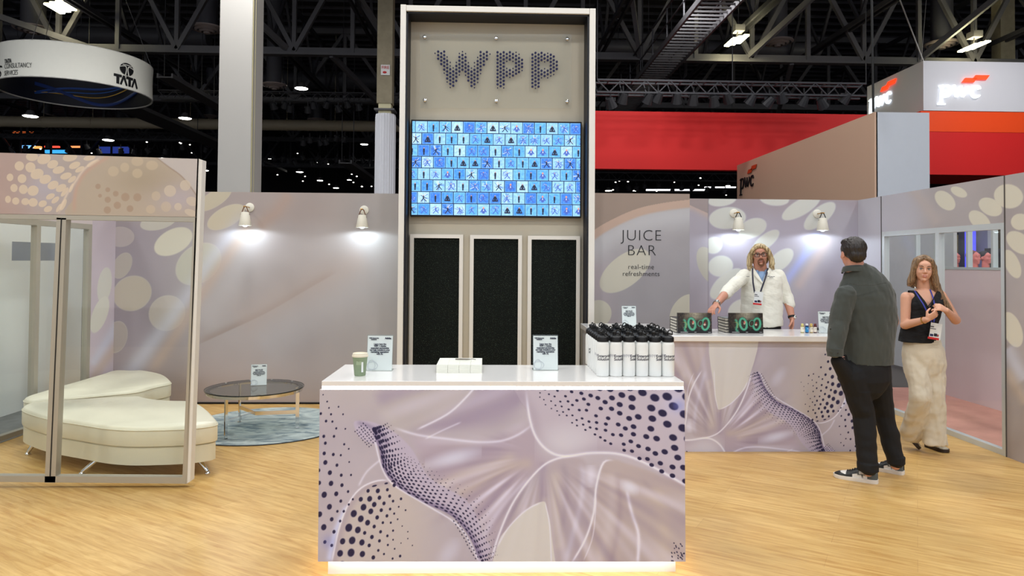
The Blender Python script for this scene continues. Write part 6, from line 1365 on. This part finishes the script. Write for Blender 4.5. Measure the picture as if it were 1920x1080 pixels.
    T.cap(hl+Vector((0, 0, 0)), kl, .108, .083); T.cap(kl, al+Vector((0, 0, .02)), .083, .070); T.cap(hr, kr, .105, .078); T.cap(kr, ar+Vector((0, 0, .02)), .078, .064)
    T.tube([al+Vector((0, 0, .05)), al+Vector((0, 0, -.012))], [.078, .076], 20); T.tube([ar+Vector((0, 0, .05)), ar+Vector((.004, 0, -.008))], [.068, .066], 20)
    def tf(co, no): n = noise(co[:, 0], co[:, 2]*1.2, .22, 41, 2)*.005; return co + no*(n*(co[:, 2] < .7))[:, None]
    remesh(T, 'jeans', mat('black_denim', (13, 13, 16), rough=.8, var=.15, scale=20, bump=.2, bscale=300), .0065, 3, t, tf)
    BLK, WHT, GRY, SW = (24, 26, 26), (226, 222, 216), (84, 92, 94), (58, 62, 62)
    def cf(x, z, s):
        h = z
        c = WHT
        if x > .80 and z < .048: c = BLK
        elif x > .62 and z < .040 + (x-.62)*.05: c = BLK
        elif x > .70: c = WHT
        elif x > .42 and (z > .045+(.62-x)*.1 or x > .56): c = BLK
        elif x < .22 and z < .085-.06*x: c = GRY
        elif x < .32 and z > .082: c = WHT
        d = min(math.hypot((x-a)*.30, z-b_) for a, b_ in spline([(.20, .068), (.30, .054), (.40, .056), (.44, .066), (.42, .078)], 5)); 
        if d < .0045 + .002*(x > .3): c = SW
        return c
    sneaker(PZ(1646, 906.5, 0), PZ(1563.5, 893, 0), cf, t, w=.054, tall=.105)
    sneaker(PZ(1695, 890, 0), PZ(1633, 878, 0), cf, t, w=.054, tall=.105)
man()

# ------------------------------------------------------------------ woman
def woman():
    Y = 6.0; Pp = lambda x, y, dy=0: PY(x, y, Y+dy)
    base = PZ(1740, 842, 0); t = thing('person', (base.x, base.y, 0), 'smiling long-haired person in a black sleeveless top and wide cream trousers, hands clasped', 'person')
    SK = skin('skin_warm', (212, 160, 134)); 
    hc = Pp(1731.5, 506, -.02); hR = rotz(-24) @ Matrix.Rotation(math.radians(3), 3, 'Y') @ Matrix.Rotation(math.radians(2), 3, 'X')
    yawT = rotz(-22); ax = yawT @ Vector((1, 0, 0))
    b = MB(); head(b, hc, hR, 1.04, True); b.cap(hc+Vector((.004, .02, -.06)), Pp(1732, 548, .02), .048, .055)
    b.tube([Pp(1730, 665), Pp(1726, 645), Pp(1724, 612), Pp(1729, 585), Pp(1732, 565), Pp(1732, 552), Pp(1732, 543)], [(.130, .09), (.125, .09), (.112, .08), (.132, .095), (.150, .095), (.130, .07), (.06, .05)], 20, up=ax)
    shl, shr = Pp(1699, 557, .0), Pp(1764, 554, .0); el, er = Pp(1697, 609, -.02), Pp(1792, 600, -.05); wl, wr = Pp(1738, 599, -.24), Pp(1774, 582, -.25)
    b.cap(shl, shr, .038, .038); b.cap(shl, el, .046, .037); b.cap(el, wl, .041, .025); b.cap(shr, er, .045, .038); b.cap(er, wr, .041, .025)
    hand(b, wl, Pp(1757, 588, -.27)-wl, Vector((.1, .75, .55)), 1.25, 1, .92, thumb=.8); hand(b, wr, Pp(1757, 573, -.28)-wr, Vector((-.2, .8, -.5)), 1.15, -1, .92, thumb=.8)
    hl, hr, kl, kr, al, ar = Pp(1713, 660, .02), Pp(1748, 660, 0), Pp(1731, 752, -.10), Pp(1753, 750, -.04), Pp(1705, 822, .16), Pp(1753, 828, -.03)
    b.cap(hl, kl, .07, .045); b.cap(kl, al, .045, .03); b.cap(hr, kr, .07, .045); b.cap(kr, ar, .045, .03); b.cap(hl, hr, .09, .09)
    b.cap(al, Pp(1703, 822, .16), .028, .02)
    remesh(b, 'body', SK, .0048, 3, t)
    face_parts(hc, hR, t, 1.04, (96, 70, 54), (184, 104, 96), True, (84, 66, 50))
    # black top
    KS = list(zip([Pp(1722, 641), Pp(1722, 634), Pp(1722, 620), Pp(1724, 608), Pp(1729, 586), Pp(1732, 565), Pp(1732, 553), Pp(1732, 545)], [(.158, .120), (.154, .118), (.142, .112), (.130, .100), (.146, .114), (.152, .118), (.146, .085), (.135, .062)]))
    K = MB(); K.tube([k[0] for k in KS], [k[1] for k in KS], 28, up=ax); K = MB(); K.tube([k[0] for k in KS], [k[1] for k in KS], 28, up=ax); K0 = MB(); K0.tube([Pp(1722, 641), Pp(1722, 634), Pp(1722, 620), Pp(1724, 608), Pp(1729, 586), Pp(1732, 565), Pp(1732, 553), Pp(1732, 545)], [(.158, .120), (.154, .118), (.142, .112), (.130, .100), (.144, .108), (.150, .105), (.146, .080), (.135, .058)], 28, up=ax)
    K.ell(Pp(1732, 575, -.055), (.118, .062, .065), yawT)
    tp_ = remesh(K, 'sleeveless_top', mat('black_knit', (16, 16, 19), rough=.85, var=.1, bump=.2, bscale=300), .005, 3, t, folds(.0035, .09, 12))
    for s in (-1, 1):
        m = MB(); z0_, z1_ = Pp(1733, 574).z, Pp(1733, 546).z; m.tube([onsurf(KS, ax, .012+s*(k/8*(z1_-z0_)*.62), z0_+(z1_-z0_)*k/8, .001) for k in range(9)], [(.0035, .0075)]*9, 8); sub(m.build('neckline_trim', mat('black_knit'), None, smooth=True), tp_, t)
    cN = Pp(1733, 545); zV = Pp(1733, 574).z; zT = Pp(1733, 545).z
    def cut(c):
        u = (c - cN).dot(ax); z = c.z
        if z > zT+.004 and abs(u) < .098: return True
        if z > zT + .02: return True
        if c.y < Y+.03 and z > zV and abs(u-.012) < (z-zV)*.62+.002: return True
        if z > zT-.115 and abs(u) > .122 - max(0, zT-z-.04)*.25+ .0: return abs(u) > .138 or z > zT-.07
        return False
    cutfaces(tp_, cut)
    # trousers
    M_TR = cloth('cream_linen', (206, 196, 176), .85, .25, 240)
    T = MB(); T.tube([Pp(1729, 633), Pp(1729, 645), Pp(1730, 660), Pp(1731, 680), Pp(1731, 700), Pp(1733, 722)], [(.138, .112), (.150, .120), (.163, .128), (.166, .130), (.145, .112), (.08, .09)], 26, up=ax)
    T.cap(hl, Pp(1727, 745, -.10), .092, .086); T.cap(Pp(1727, 745, -.10), Pp(1709, 812, .12), .086, .092); T.cap(hr+Vector((.008, 0, 0)), Pp(1751, 745, -.04), .096, .090); T.tube([Pp(1751, 745, -.04), Pp(1752, 790, -.03), Pp(1752.5, 833, -.03)], [(.090, .088), (.090, .09), (.094, .098)], 22, up=(1, 0, 0))
    def wf(co, no):
        n = noise(co[:, 0]*1.0+co[:, 1]*.5, co[:, 2]*.35, .10, 19, 2)*.008 + noise(co[:, 0], co[:, 2], .12, 5, 2)*.003; return co + no*(n*(1-sm(co[:, 2], .75, .95)*.8))[:, None]
    tr_ = remesh(T, 'wide_trousers', M_TR, .0065, 12, t, wf)
    m = MB(); m.tube([Pp(1729, 636), Pp(1729, 643)], [(.143, .117), (.150, .122)], 28, up=ax); sub(m.build('waistband', M_TR, None, smooth=True), tr_, t)
    # hair: long, parted near the middle
    h = MB(); f = lambda c: hc + hR @ (Vector(c)*1.04)
    h.ell(f((0, .030, .044)), (.083, .098, .088), hR); h.ell(f((0, .060, -.03)), (.076, .052, .085), hR)
    h.tube([f((.006, -.046, .104)), f((.048, -.046, .084)), f((.068, -.028, .03)), f((.078, -.005, -.04)), f((.094, .0, -.10)), f((.118, .01, -.16)), f((.165, .01, -.25)), f((.225, .01, -.36))], [.014, .019, .026, .030, .030, .028, .024, .012], 14)
    h.tube([f((-.006, -.046, .104)), f((-.048, -.046, .082)), f((-.067, -.028, .03)), f((-.076, -.006, -.04)), f((-.088, .0, -.10)), f((-.098, .01, -.145))], [.014, .019, .026, .030, .032, .020], 14)
    h.tube([f((.04, .05, -.06)), f((.06, .05, -.14)), f((.09, .04, -.24)), f((.13, .02, -.33))], [.05, .045, .03, .012], 14); h.tube([f((-.04, .05, -.06)), f((-.05, .055, -.16))], [.05, .03], 12)
    def hp(co, no): n = noise(co[:, 0]*2.0+co[:, 1]*.8, co[:, 2]*.10, .04, 6, 2); return co + no*(n*.002)[:, None]
    hm = hair_mat('brown_blonde_hair', (84, 64, 48), (158, 128, 96), 160, 5, .35)
    hh = remesh(h, 'hair', hm, .005, 2, t, hp)
    L = MB()
    for i in range(46):
        s = 1 if i % 2 else -1; q = rr.random(); z0 = .092-.01*rr.random()
        e = (.21+rr.uniform(-.03, .03), .0+rr.uniform(-.03, .02), -.36+.05*rr.random()) if s > 0 else (-.10+rr.uniform(-.02, .02), .0+rr.uniform(-.02, .03), -.15+.04*rr.random())
        pts = [f((s*.004, -.048+q*.11, z0+.030)), f((s*(.055+.012*q), -.050+q*.10, .090)), f((s*(.082), -.022+q*.09, .01)), f((s*.090, -.006+q*.06, -.06)), f(((.118 if s > 0 else -.104), .0+q*.04, -.13)), f(e)]
        L.tube(spline([tuple(p) for p in pts], 3), np.interp(np.linspace(0, 1, 16), [0, .2, .8, 1], [.003, .0048, .0045, .001]), 5, flat=.6)
    sub(L.build('hair_strands', hair_mat('light_brown_strands', (104, 80, 58), (170, 140, 106)), None, smooth=True), hh, t)
    # lanyard, badge, watch, ring
    M_LAN = mat('blue_lanyard', (48, 56, 150), rough=.6, var=.3, scale=50)
    m = MB(); m.tube([Pp(1715, 545, -.06), Pp(1722, 556, -.10), Pp(1731, 570, -.145), Pp(1740, 588, -.165), Pp(1747, 604, -.155)], .0062, 6, flat=.25, up=(1, 0, 0)); m.tube([Pp(1744, 543, -.05), Pp(1749, 556, -.10), Pp(1753, 574, -.14), Pp(1753, 590, -.15), Pp(1751, 604, -.155)], .0062, 6, flat=.25, up=(1, 0, 0)); m.build('lanyard', M_LAN, t, smooth=True)
    badge(Pp(1754, 606, -.17), t, .098, .140, .16)
    m = MB(); wc = wl.lerp(el, .14); dd = (wl-el).normalized(); m.tube([wc-dd*.006, wc+dd*.006], [.031, .031], 18); g = m.build('watch', mat('gold_bracelet', (206, 168, 96), rough=.25, metal=1), t, smooth=True); m = MB(); m.ell(wc+Vector((0, -.028, .008)), (.012, .006, .013)); sub(m.build('watch_dial', mat('pearl_dial', (232, 226, 206), rough=.2), None, smooth=True), g, t)
    m = MB(); m.ell(Pp(1716, 540, -.075), (.009, .006, .012)); m.build('lanyard_clip', M_CHROME, t, smooth=True)
    # shoes
    def cf(x, z, s): return (34, 34, 32) if (z < .034 and x < .8) or x < .16 or (.36 < x < .44 and z < .07) else ((176, 164, 140) if z < .05 or x > .7 else (206, 196, 172))
    sneaker(PZ(1737, 837, 0), PZ(1777, 849.5, 0), cf, t, w=.045, tall=.085, sole=(52, 40, 34))
    hh_ = Pp(1693, 812, .17); tt_ = PZ(1722, 843, 0.004); sneaker(hh_, tt_, cf, t, w=.045, tall=.085, sole=(52, 40, 34))
woman()

# ------------------------------------------------------------------ barman
def barman():
    Y = 6.86; Pp = lambda x, y, dy=0: PY(x, y, Y+dy)
    base = Pp(1428, 560); t = thing('person', (base.x, Y, 0), 'person with wavy blond hair, glasses and goatee in a white jacket behind the bar', 'person')
    SK = skin('skin_tanned', (192, 136, 114)); hc = Pp(1425, 480, -.03); hR = rotz(-17) @ Matrix.Rotation(math.radians(-4), 3, 'Y'); yawT = rotz(-18); ax = yawT @ Vector((1, 0, 0))
    b = MB(); head(b, hc, hR, 1.02); b.cap(hc+Vector((0, .01, -.06)), Pp(1427, 514, .0), .060, .066)
    b.tube([Pp(1430, 660), Pp(1429, 610), Pp(1428, 560), Pp(1427, 530), Pp(1427, 514)], [(.16, .11), (.165, .12), (.17, .12), (.14, .08), (.06, .06)], 18, up=ax)
    shl, shr = Pp(1396, 517), Pp(1459, 517); el, er = Pp(1366, 544, -.16), Pp(1475, 556, -.02); wl, wr = Pp(1343, 571, -.50), Pp(1485, 596, -.10)
    b.cap(shl+Vector((.03, 0, -.02)), shr+Vector((-.03, 0, -.02)), .04, .04); b.cap(shl, el, .048, .046); b.cap(el, wl, .048, .030); b.cap(shr, er, .052, .046); b.cap(er, wr, .048, .030)
    hand(b, wl, Pp(1329, 584, -.60)-wl, Vector((.1, -.1, -1)), .42, 1, 1.0); hand(b, wr, Vector((-.05, -.12, -1)), Vector((-1, 0, 0)), .35, -1, 1.0)
    for s in (-1, 1): h0 = Pp(1430+s*17, 640); b.cap(h0, (h0.x, Y, .5), .08, .06); b.cap((h0.x, Y, .5), (h0.x, Y, .1), .055, .04); b.cap((h0.x, Y, .06), (h0.x, Y-.16, .045), .04, .04)
    remesh(b, 'body', SK, .005, 3, t)
    face_parts(hc, hR, t, 1.02, (120, 90, 60), (150, 84, 76), True, (80, 86, 90))
    f = lambda c: hc + hR @ (Vector(c)*1.02)
    m = MB(); m.tube([f((-.028, -.080, -.052)), f((-.022, -.090, -.036)), f((0, -.095, -.033)), f((.022, -.090, -.036)), f((.028, -.080, -.052))], [.004, .006, .005, .006, .004], 8, flat=.5); m.tube([f((-.028, -.078, -.052)), f((-.026, -.074, -.072)), f((-.014, -.080, -.090)), f((0, -.084, -.093)), f((.014, -.080, -.090)), f((.026, -.074, -.072)), f((.028, -.078, -.052))], [.004, .006, .010, .012, .010, .006, .004], 8); m.build('goatee', mat('ginger_brown_beard', (112, 74, 50), rough=.8, bump=.6, bscale=400), t, smooth=True)
    g = MB()
    for s in (-1, 1):
        g.tube([f((s*.031+.0245*math.copysign(abs(math.cos(a))**.6, math.cos(a)), -.094+.010*abs(math.cos(a))*(1 if s*math.cos(a) > 0 else 0), .010+.0165*math.copysign(abs(math.sin(a))**.6, math.sin(a)))) for a in np.linspace(0, 2*pi, 25)[:-1]], .0028, 6, closed=True)
        g.tube([f((s*.056, -.084, .018)), f((s*.076, -.03, .014)), f((s*.080, .01, .010))], .0026, 6)
    g.tube([f((-.007, -.095, .016)), f((0, -.098, .018)), f((.007, -.095, .016))], .003, 6); gl = g.build('glasses', mat('black_acetate', (14, 13, 14), rough=.25), t, smooth=True)
    # hair
    h = MB(); h.ell(f((0, .028, .042)), (.086, .094, .084), hR); h.ell(f((0, .055, -.02)), (.088, .058, .085), hR); h.ell(f((0, -.03, .090)), (.060, .055, .028), hR)
    for s in (-1, 1): h.tube([f((s*.02, -.065, .095)), f((s*.065, -.045, .065)), f((s*.088, -.012, .02)), f((s*.100, .0, -.035)), f((s*.104, .002, -.085)), f((s*.090, .01, -.125))], [.018, .022, .024, .028, .028, .014], 14)
    def hp(co, no): n = noise(co[:, 0]*1.2+co[:, 1]*.8, co[:, 2]*.35, .05, 26, 2); return co + no*(n*.0045)[:, None]
    hh = remesh(h, 'hair', hair_mat('sandy_blond_hair', (128, 102, 66), (226, 208, 164), 90, 14, .7), .005, 2, t, hp)
    L = MB()
    for i in range(110):
        s = 1 if i % 2 else -1; q = rr.random(); w_ = rr.uniform(0, 6)
        pts = [f((s*.010, -.066+q*.13, .112)), f((s*(.060), -.060+q*.12, .088)), f((s*.090, -.034+q*.11, .030)), f((s*(.108+.012*math.sin(w_)), -.022+q*.09, -.03)), f((s*(.104+.018*math.cos(w_)), -.018+q*.08, -.08)), f((s*(.098+.026*math.sin(w_+1)), -.01+q*.06, -.13-.016*rr.random()))]
        L.tube(spline([tuple(p) for p in pts], 3), np.interp(np.linspace(0, 1, 16), [0, .2, .8, 1], [.002, .0042, .004, .0012]), 5, flat=.6)
    sub(L.build('hair_strands', hair_mat('pale_blond_strands', (168, 140, 96), (232, 216, 180), 90, 14), None, smooth=True), hh, t)
    # jacket
    M_WJ = cloth('white_jersey_jacket', (226, 224, 212), .75, .15, 260)
    J = MB(); J.tube([Pp(1429, 612), Pp(1428, 600), Pp(1428, 575), Pp(1428, 550), Pp(1428, 530), Pp(1427, 519), Pp(1427, 511), Pp(1427, 504)], [(.196, .150), (.200, .165), (.200, .172), (.198, .165), (.196, .145), (.188, .125), (.140, .105), (.088, .086)], 30, up=ax)
    J.cap(shl, el, .068, .060); J.cap(el, el.lerp(wl, .30), .062, .056); J.cap(shr, er, .068, .058); J.cap(er, Pp(1481, 572, -.05), .060, .053)
    def jf(co, no):
        n = noise(co[:, 0]*.9+co[:, 2]*.5, co[:, 2]*1.3, .17, 33, 3)*.0042; return co + no*n[:, None]
    jk = remesh(J, 'jacket', M_WJ, .006, 3, t, jf)
    zV = Pp(1427, 531).z; zN = Pp(1427, 507).z
    cutfaces(jk, lambda c: (c.y < Y and c.z > zV and abs((c-Pp(1427, 520)).dot(ax)) < (c.z-zV)*.55+.002) or c.z < Pp(1427, 611.5).z or (c - Pp(1427, 507)).length < .05)
    S = MB(); S.tube([Pp(1427, 545), Pp(1427, 530), Pp(1427, 519), Pp(1427, 512), Pp(1427, 508)], [(.17, .140), (.168, .125), (.132, .102), (.092, .080), (.072, .072)], 26, up=ax)
    remesh(S, 'shirt', cloth('pale_blue_oxford', (142, 170, 206), .8), .006, 2, t)
    for s in (-1, 1):
        m = MB(); a = Pp(1427, 505); m.add([a+Vector((s*.062, -.030, .012)), a+Vector((s*.030, -.072, -.008)), a+Vector((s*.034, -.100, -.058)), a+Vector((s*.074, -.078, -.030)), a+Vector((s*.060, -.026, .006)), a+Vector((s*.028, -.066, -.012)), a+Vector((s*.034, -.094, -.060)), a+Vector((s*.072, -.070, -.034))], [(0, 1, 2, 3), (7, 6, 5, 4), (0, 4, 5, 1), (1, 5, 6, 2), (2, 6, 7, 3), (3, 7, 4, 0)])
        m.v = [tuple(a + yawT @ (Vector(v)-a)) for v in m.v]; m.build('shirt_collar', cloth('pale_blue_oxford', (142, 170, 206)), t)
    m = MB()
    JS = [(Pp(1428, 575), (.200, .172)), (Pp(1428, 550), (.198, .165)), (Pp(1428, 530), (.196, .145)), (Pp(1427, 519), (.188, .125)), (Pp(1427, 511), (.140, .105)), (Pp(1427, 504), (.088, .086))]
    for s in (-1, 1):
        z1_ = Pp(1427, 506).z; pts = [onsurf(JS, ax, s*(z-zV)*.60, z, .006) for z in np.linspace(zV, z1_, 7)] + [Pp(1427, 503)+yawT @ Vector((s*.092, .02, .02))]
        m.tube(spline([tuple(p) for p in pts], 3), [(.005, .006+.012*min(1, k/10)) for k in range(22)], 10, up=(0, -1, 0))
    m.tube([onsurf(JS, ax, 0, zV, .004), onsurf(JS, ax, 0, Pp(1427, 552).z, .004)], .004, 6)
    m.build('jacket_collar', M_WJ, t, smooth=True)
    p = Pp(1446, 519, -.158); text('logo_lettering', 'WPP Enterprise\nSolutions', p, .011, M_INK, t, align='CENTER', offset=.0002, extrude=.001); p = Pp(1402, 519, -.150); text('logo_lettering', 'Adobe', p, .012, M_INK, t, align='CENTER', extrude=.001)
    m = MB(); m.tube([Pp(1411, 503, -.075), Pp(1411, 515, -.140), Pp(1412, 530, -.172), Pp(1415, 549, -.188)], .008, 6, flat=.25, up=(1, 0, 0)); m.tube([Pp(1440, 503, -.075), Pp(1437, 515, -.145), Pp(1432, 530, -.178), Pp(1426, 547, -.190)], .008, 6, flat=.25, up=(1, 0, 0)); m.build('lanyard', mat('dark_lanyard', (36, 34, 52), rough=.6), t, smooth=True)
    badge(Pp(1422, 547, -.205), t, .085, .128, .1)
    T = MB(); T.tube([Pp(1429, 608), Pp(1429, 640)], [(.178, .14), (.18, .14)], 24, up=ax)
    for s in (-1, 1): h0 = Pp(1430+s*17, 640); T.cap(h0, (h0.x, Y, .5), .10, .08); T.cap((h0.x, Y, .5), (h0.x, Y, .10), .08, .065)
    remesh(T, 'trousers', mat('black_denim'), .01, 2, t)
    for w0, e0, dc in ((wl, el, Vector((0, -.02, .026))), (wr, er, Vector((.02, -.026, 0)))):
        dd = (w0-e0).normalized(); wc = w0 - dd*.012; m = MB(); m.tube([wc-dd*.010, wc+dd*.010], [.036, .036], 18); g = m.build('wrist_watch', M_BLACK if w0 is wr else mat('steel_bracelet', (150, 148, 144), rough=.3, metal=.9), t, smooth=True); m = MB(); m.ell(wc+dc, (.018, .012, .018)); sub(m.build('watch_dial', M_CHROME, None, smooth=True), g, t)
    for s in (-1, 1):
        h0 = Pp(1430+s*17, 640); m = MB(); m.cap((h0.x, Y+.05, .045), (h0.x, Y-.17, .04), .045, .038); m.build('shoe', M_BLACK, t, smooth=True)
barman()

# ------------------------------------------------------------------ passers-by beyond the glazing of the right wall
def passer(px, py, Yd, c_skin, c_top, c_hair, lab, s=1.0, ang=20):
    X = ORX + Yd; hcn = PX(px, py, X); t = thing('person', (X, hcn.y, 0), lab, 'person', 'passers-by beyond the right glazing')
    z = hcn.z; R = rotz(ang); b = MB(); head(b, hcn, R, 1.0); b.cap(hcn+Vector((0, 0, -.06)), hcn+Vector((0, 0, -.2)), .055, .06)
    b.tube([(X, hcn.y, z-.75), (X, hcn.y, z-.5), (X, hcn.y, z-.3), (X, hcn.y, z-.2)], [(.14, .1), (.15, .11), (.16, .1), (.06, .05)], 14, up=R @ Vector((1, 0, 0)))
    for q in (-1, 1):
        o = R @ Vector((q*.18, 0, 0)); b.cap(hcn+o+Vector((0, 0, -.3)), hcn+o*1.2+Vector((0, 0, -.6)), .045, .04); b.cap(hcn+o*1.2+Vector((0, 0, -.6)), hcn+o*.7+R @ Vector((0, -.22, -.62)), .04, .03); hand(b, hcn+o*.7+R @ Vector((0, -.22, -.62)), R @ Vector((0, -1, 0)), Vector((0, 0, -1)), .5, q)
        h0 = (X+o.x*.5, hcn.y+o.y*.5, z-.78); b.cap(h0, (h0[0], h0[1], .5), .08, .055); b.cap((h0[0], h0[1], .5), (h0[0], h0[1], .08), .055, .04)
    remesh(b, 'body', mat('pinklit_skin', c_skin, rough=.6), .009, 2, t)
    m = MB(); m.ell(hcn+R @ Vector((0, .03, .045)), (.082, .09, .08), R); remesh(m, 'hair', mat('hair_%d' % c_hair[0], c_hair, rough=.7), .01, 1, t)
    m = MB(); m.tube([(X, hcn.y, z-.82), (X, hcn.y, z-.5), (X, hcn.y, z-.28), (X, hcn.y, z-.19)], [(.17, .13), (.18, .13), (.19, .12), (.09, .07)], 16, up=R @ Vector((1, 0, 0)))
    for q in (-1, 1): o = R @ Vector((q*.18, 0, 0)); m.cap(hcn+o+Vector((0, 0, -.3)), hcn+o*1.2+Vector((0, 0, -.58)), .06, .055)
    remesh(m, 'shirt', mat('top_%d' % c_top[0], c_top, rough=.8), .01, 2, t)
    m = MB(); m.tube([(X, hcn.y, z-.72), (X, hcn.y, z-.86)], [(.165, .12), (.17, .12)], 16, up=R @ Vector((1, 0, 0)))
    for q in (-1, 1): o = R @ Vector((q*.09, 0, 0)); m.cap((X+o.x, hcn.y+o.y, z-.82), (X+o.x, hcn.y+o.y, .07), .095, .07)
    remesh(m, 'trousers', M_BLACK, .012, 2, t)
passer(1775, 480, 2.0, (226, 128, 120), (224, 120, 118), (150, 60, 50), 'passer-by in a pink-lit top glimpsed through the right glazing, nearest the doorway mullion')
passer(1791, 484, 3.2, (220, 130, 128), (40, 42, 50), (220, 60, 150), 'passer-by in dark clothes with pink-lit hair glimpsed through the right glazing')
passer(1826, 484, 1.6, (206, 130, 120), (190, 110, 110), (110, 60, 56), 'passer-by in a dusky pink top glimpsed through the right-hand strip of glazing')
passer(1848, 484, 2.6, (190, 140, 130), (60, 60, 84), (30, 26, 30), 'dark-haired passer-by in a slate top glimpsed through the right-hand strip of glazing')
# stand pieces beyond
def slabp(name, x0, x1, Yd, z0, z1, c, lab, cat, em=0):
    X = ORX+Yd; a, b_ = PX(x0, 480, X), PX(x1, 480, X); m = MB(); m.box((X+.1, (a.y+b_.y)/2, (z0+z1)/2), (.2, abs(a.y-b_.y), z1-z0)); tag(m.build(name, mat('beyond_%d_%d' % (c[0], c[2]), c, emit=c if em else None, es=em)), lab, cat)
slabp('backdrop_panel', 1764, 1797, 4.2, 0, 2.3, (206, 196, 150), 'cream backdrop panel seen through the right glazing', 'panel')
slabp('backdrop_panel', 1797, 1809, 4.0, 0, 2.5, (56, 70, 110), 'dark blue backdrop panel seen through the right glazing', 'panel')
slabp('light_column', 1809, 1812, 3.9, 0, 2.4, (70, 70, 230), 'thin glowing blue light column seen through the right glazing', 'light', 1.2)
slabp('backdrop_panel', 1812, 1852, 4.4, 0, 2.4, (176, 176, 190), 'pale grey backdrop panel seen through the right-hand glazing', 'panel')
slabp('display_cabinet', 1846, 1858, 2.9, 0, 1.95, (40, 34, 36), 'dark cabinet seen through the right-hand strip of glazing', 'cabinet')
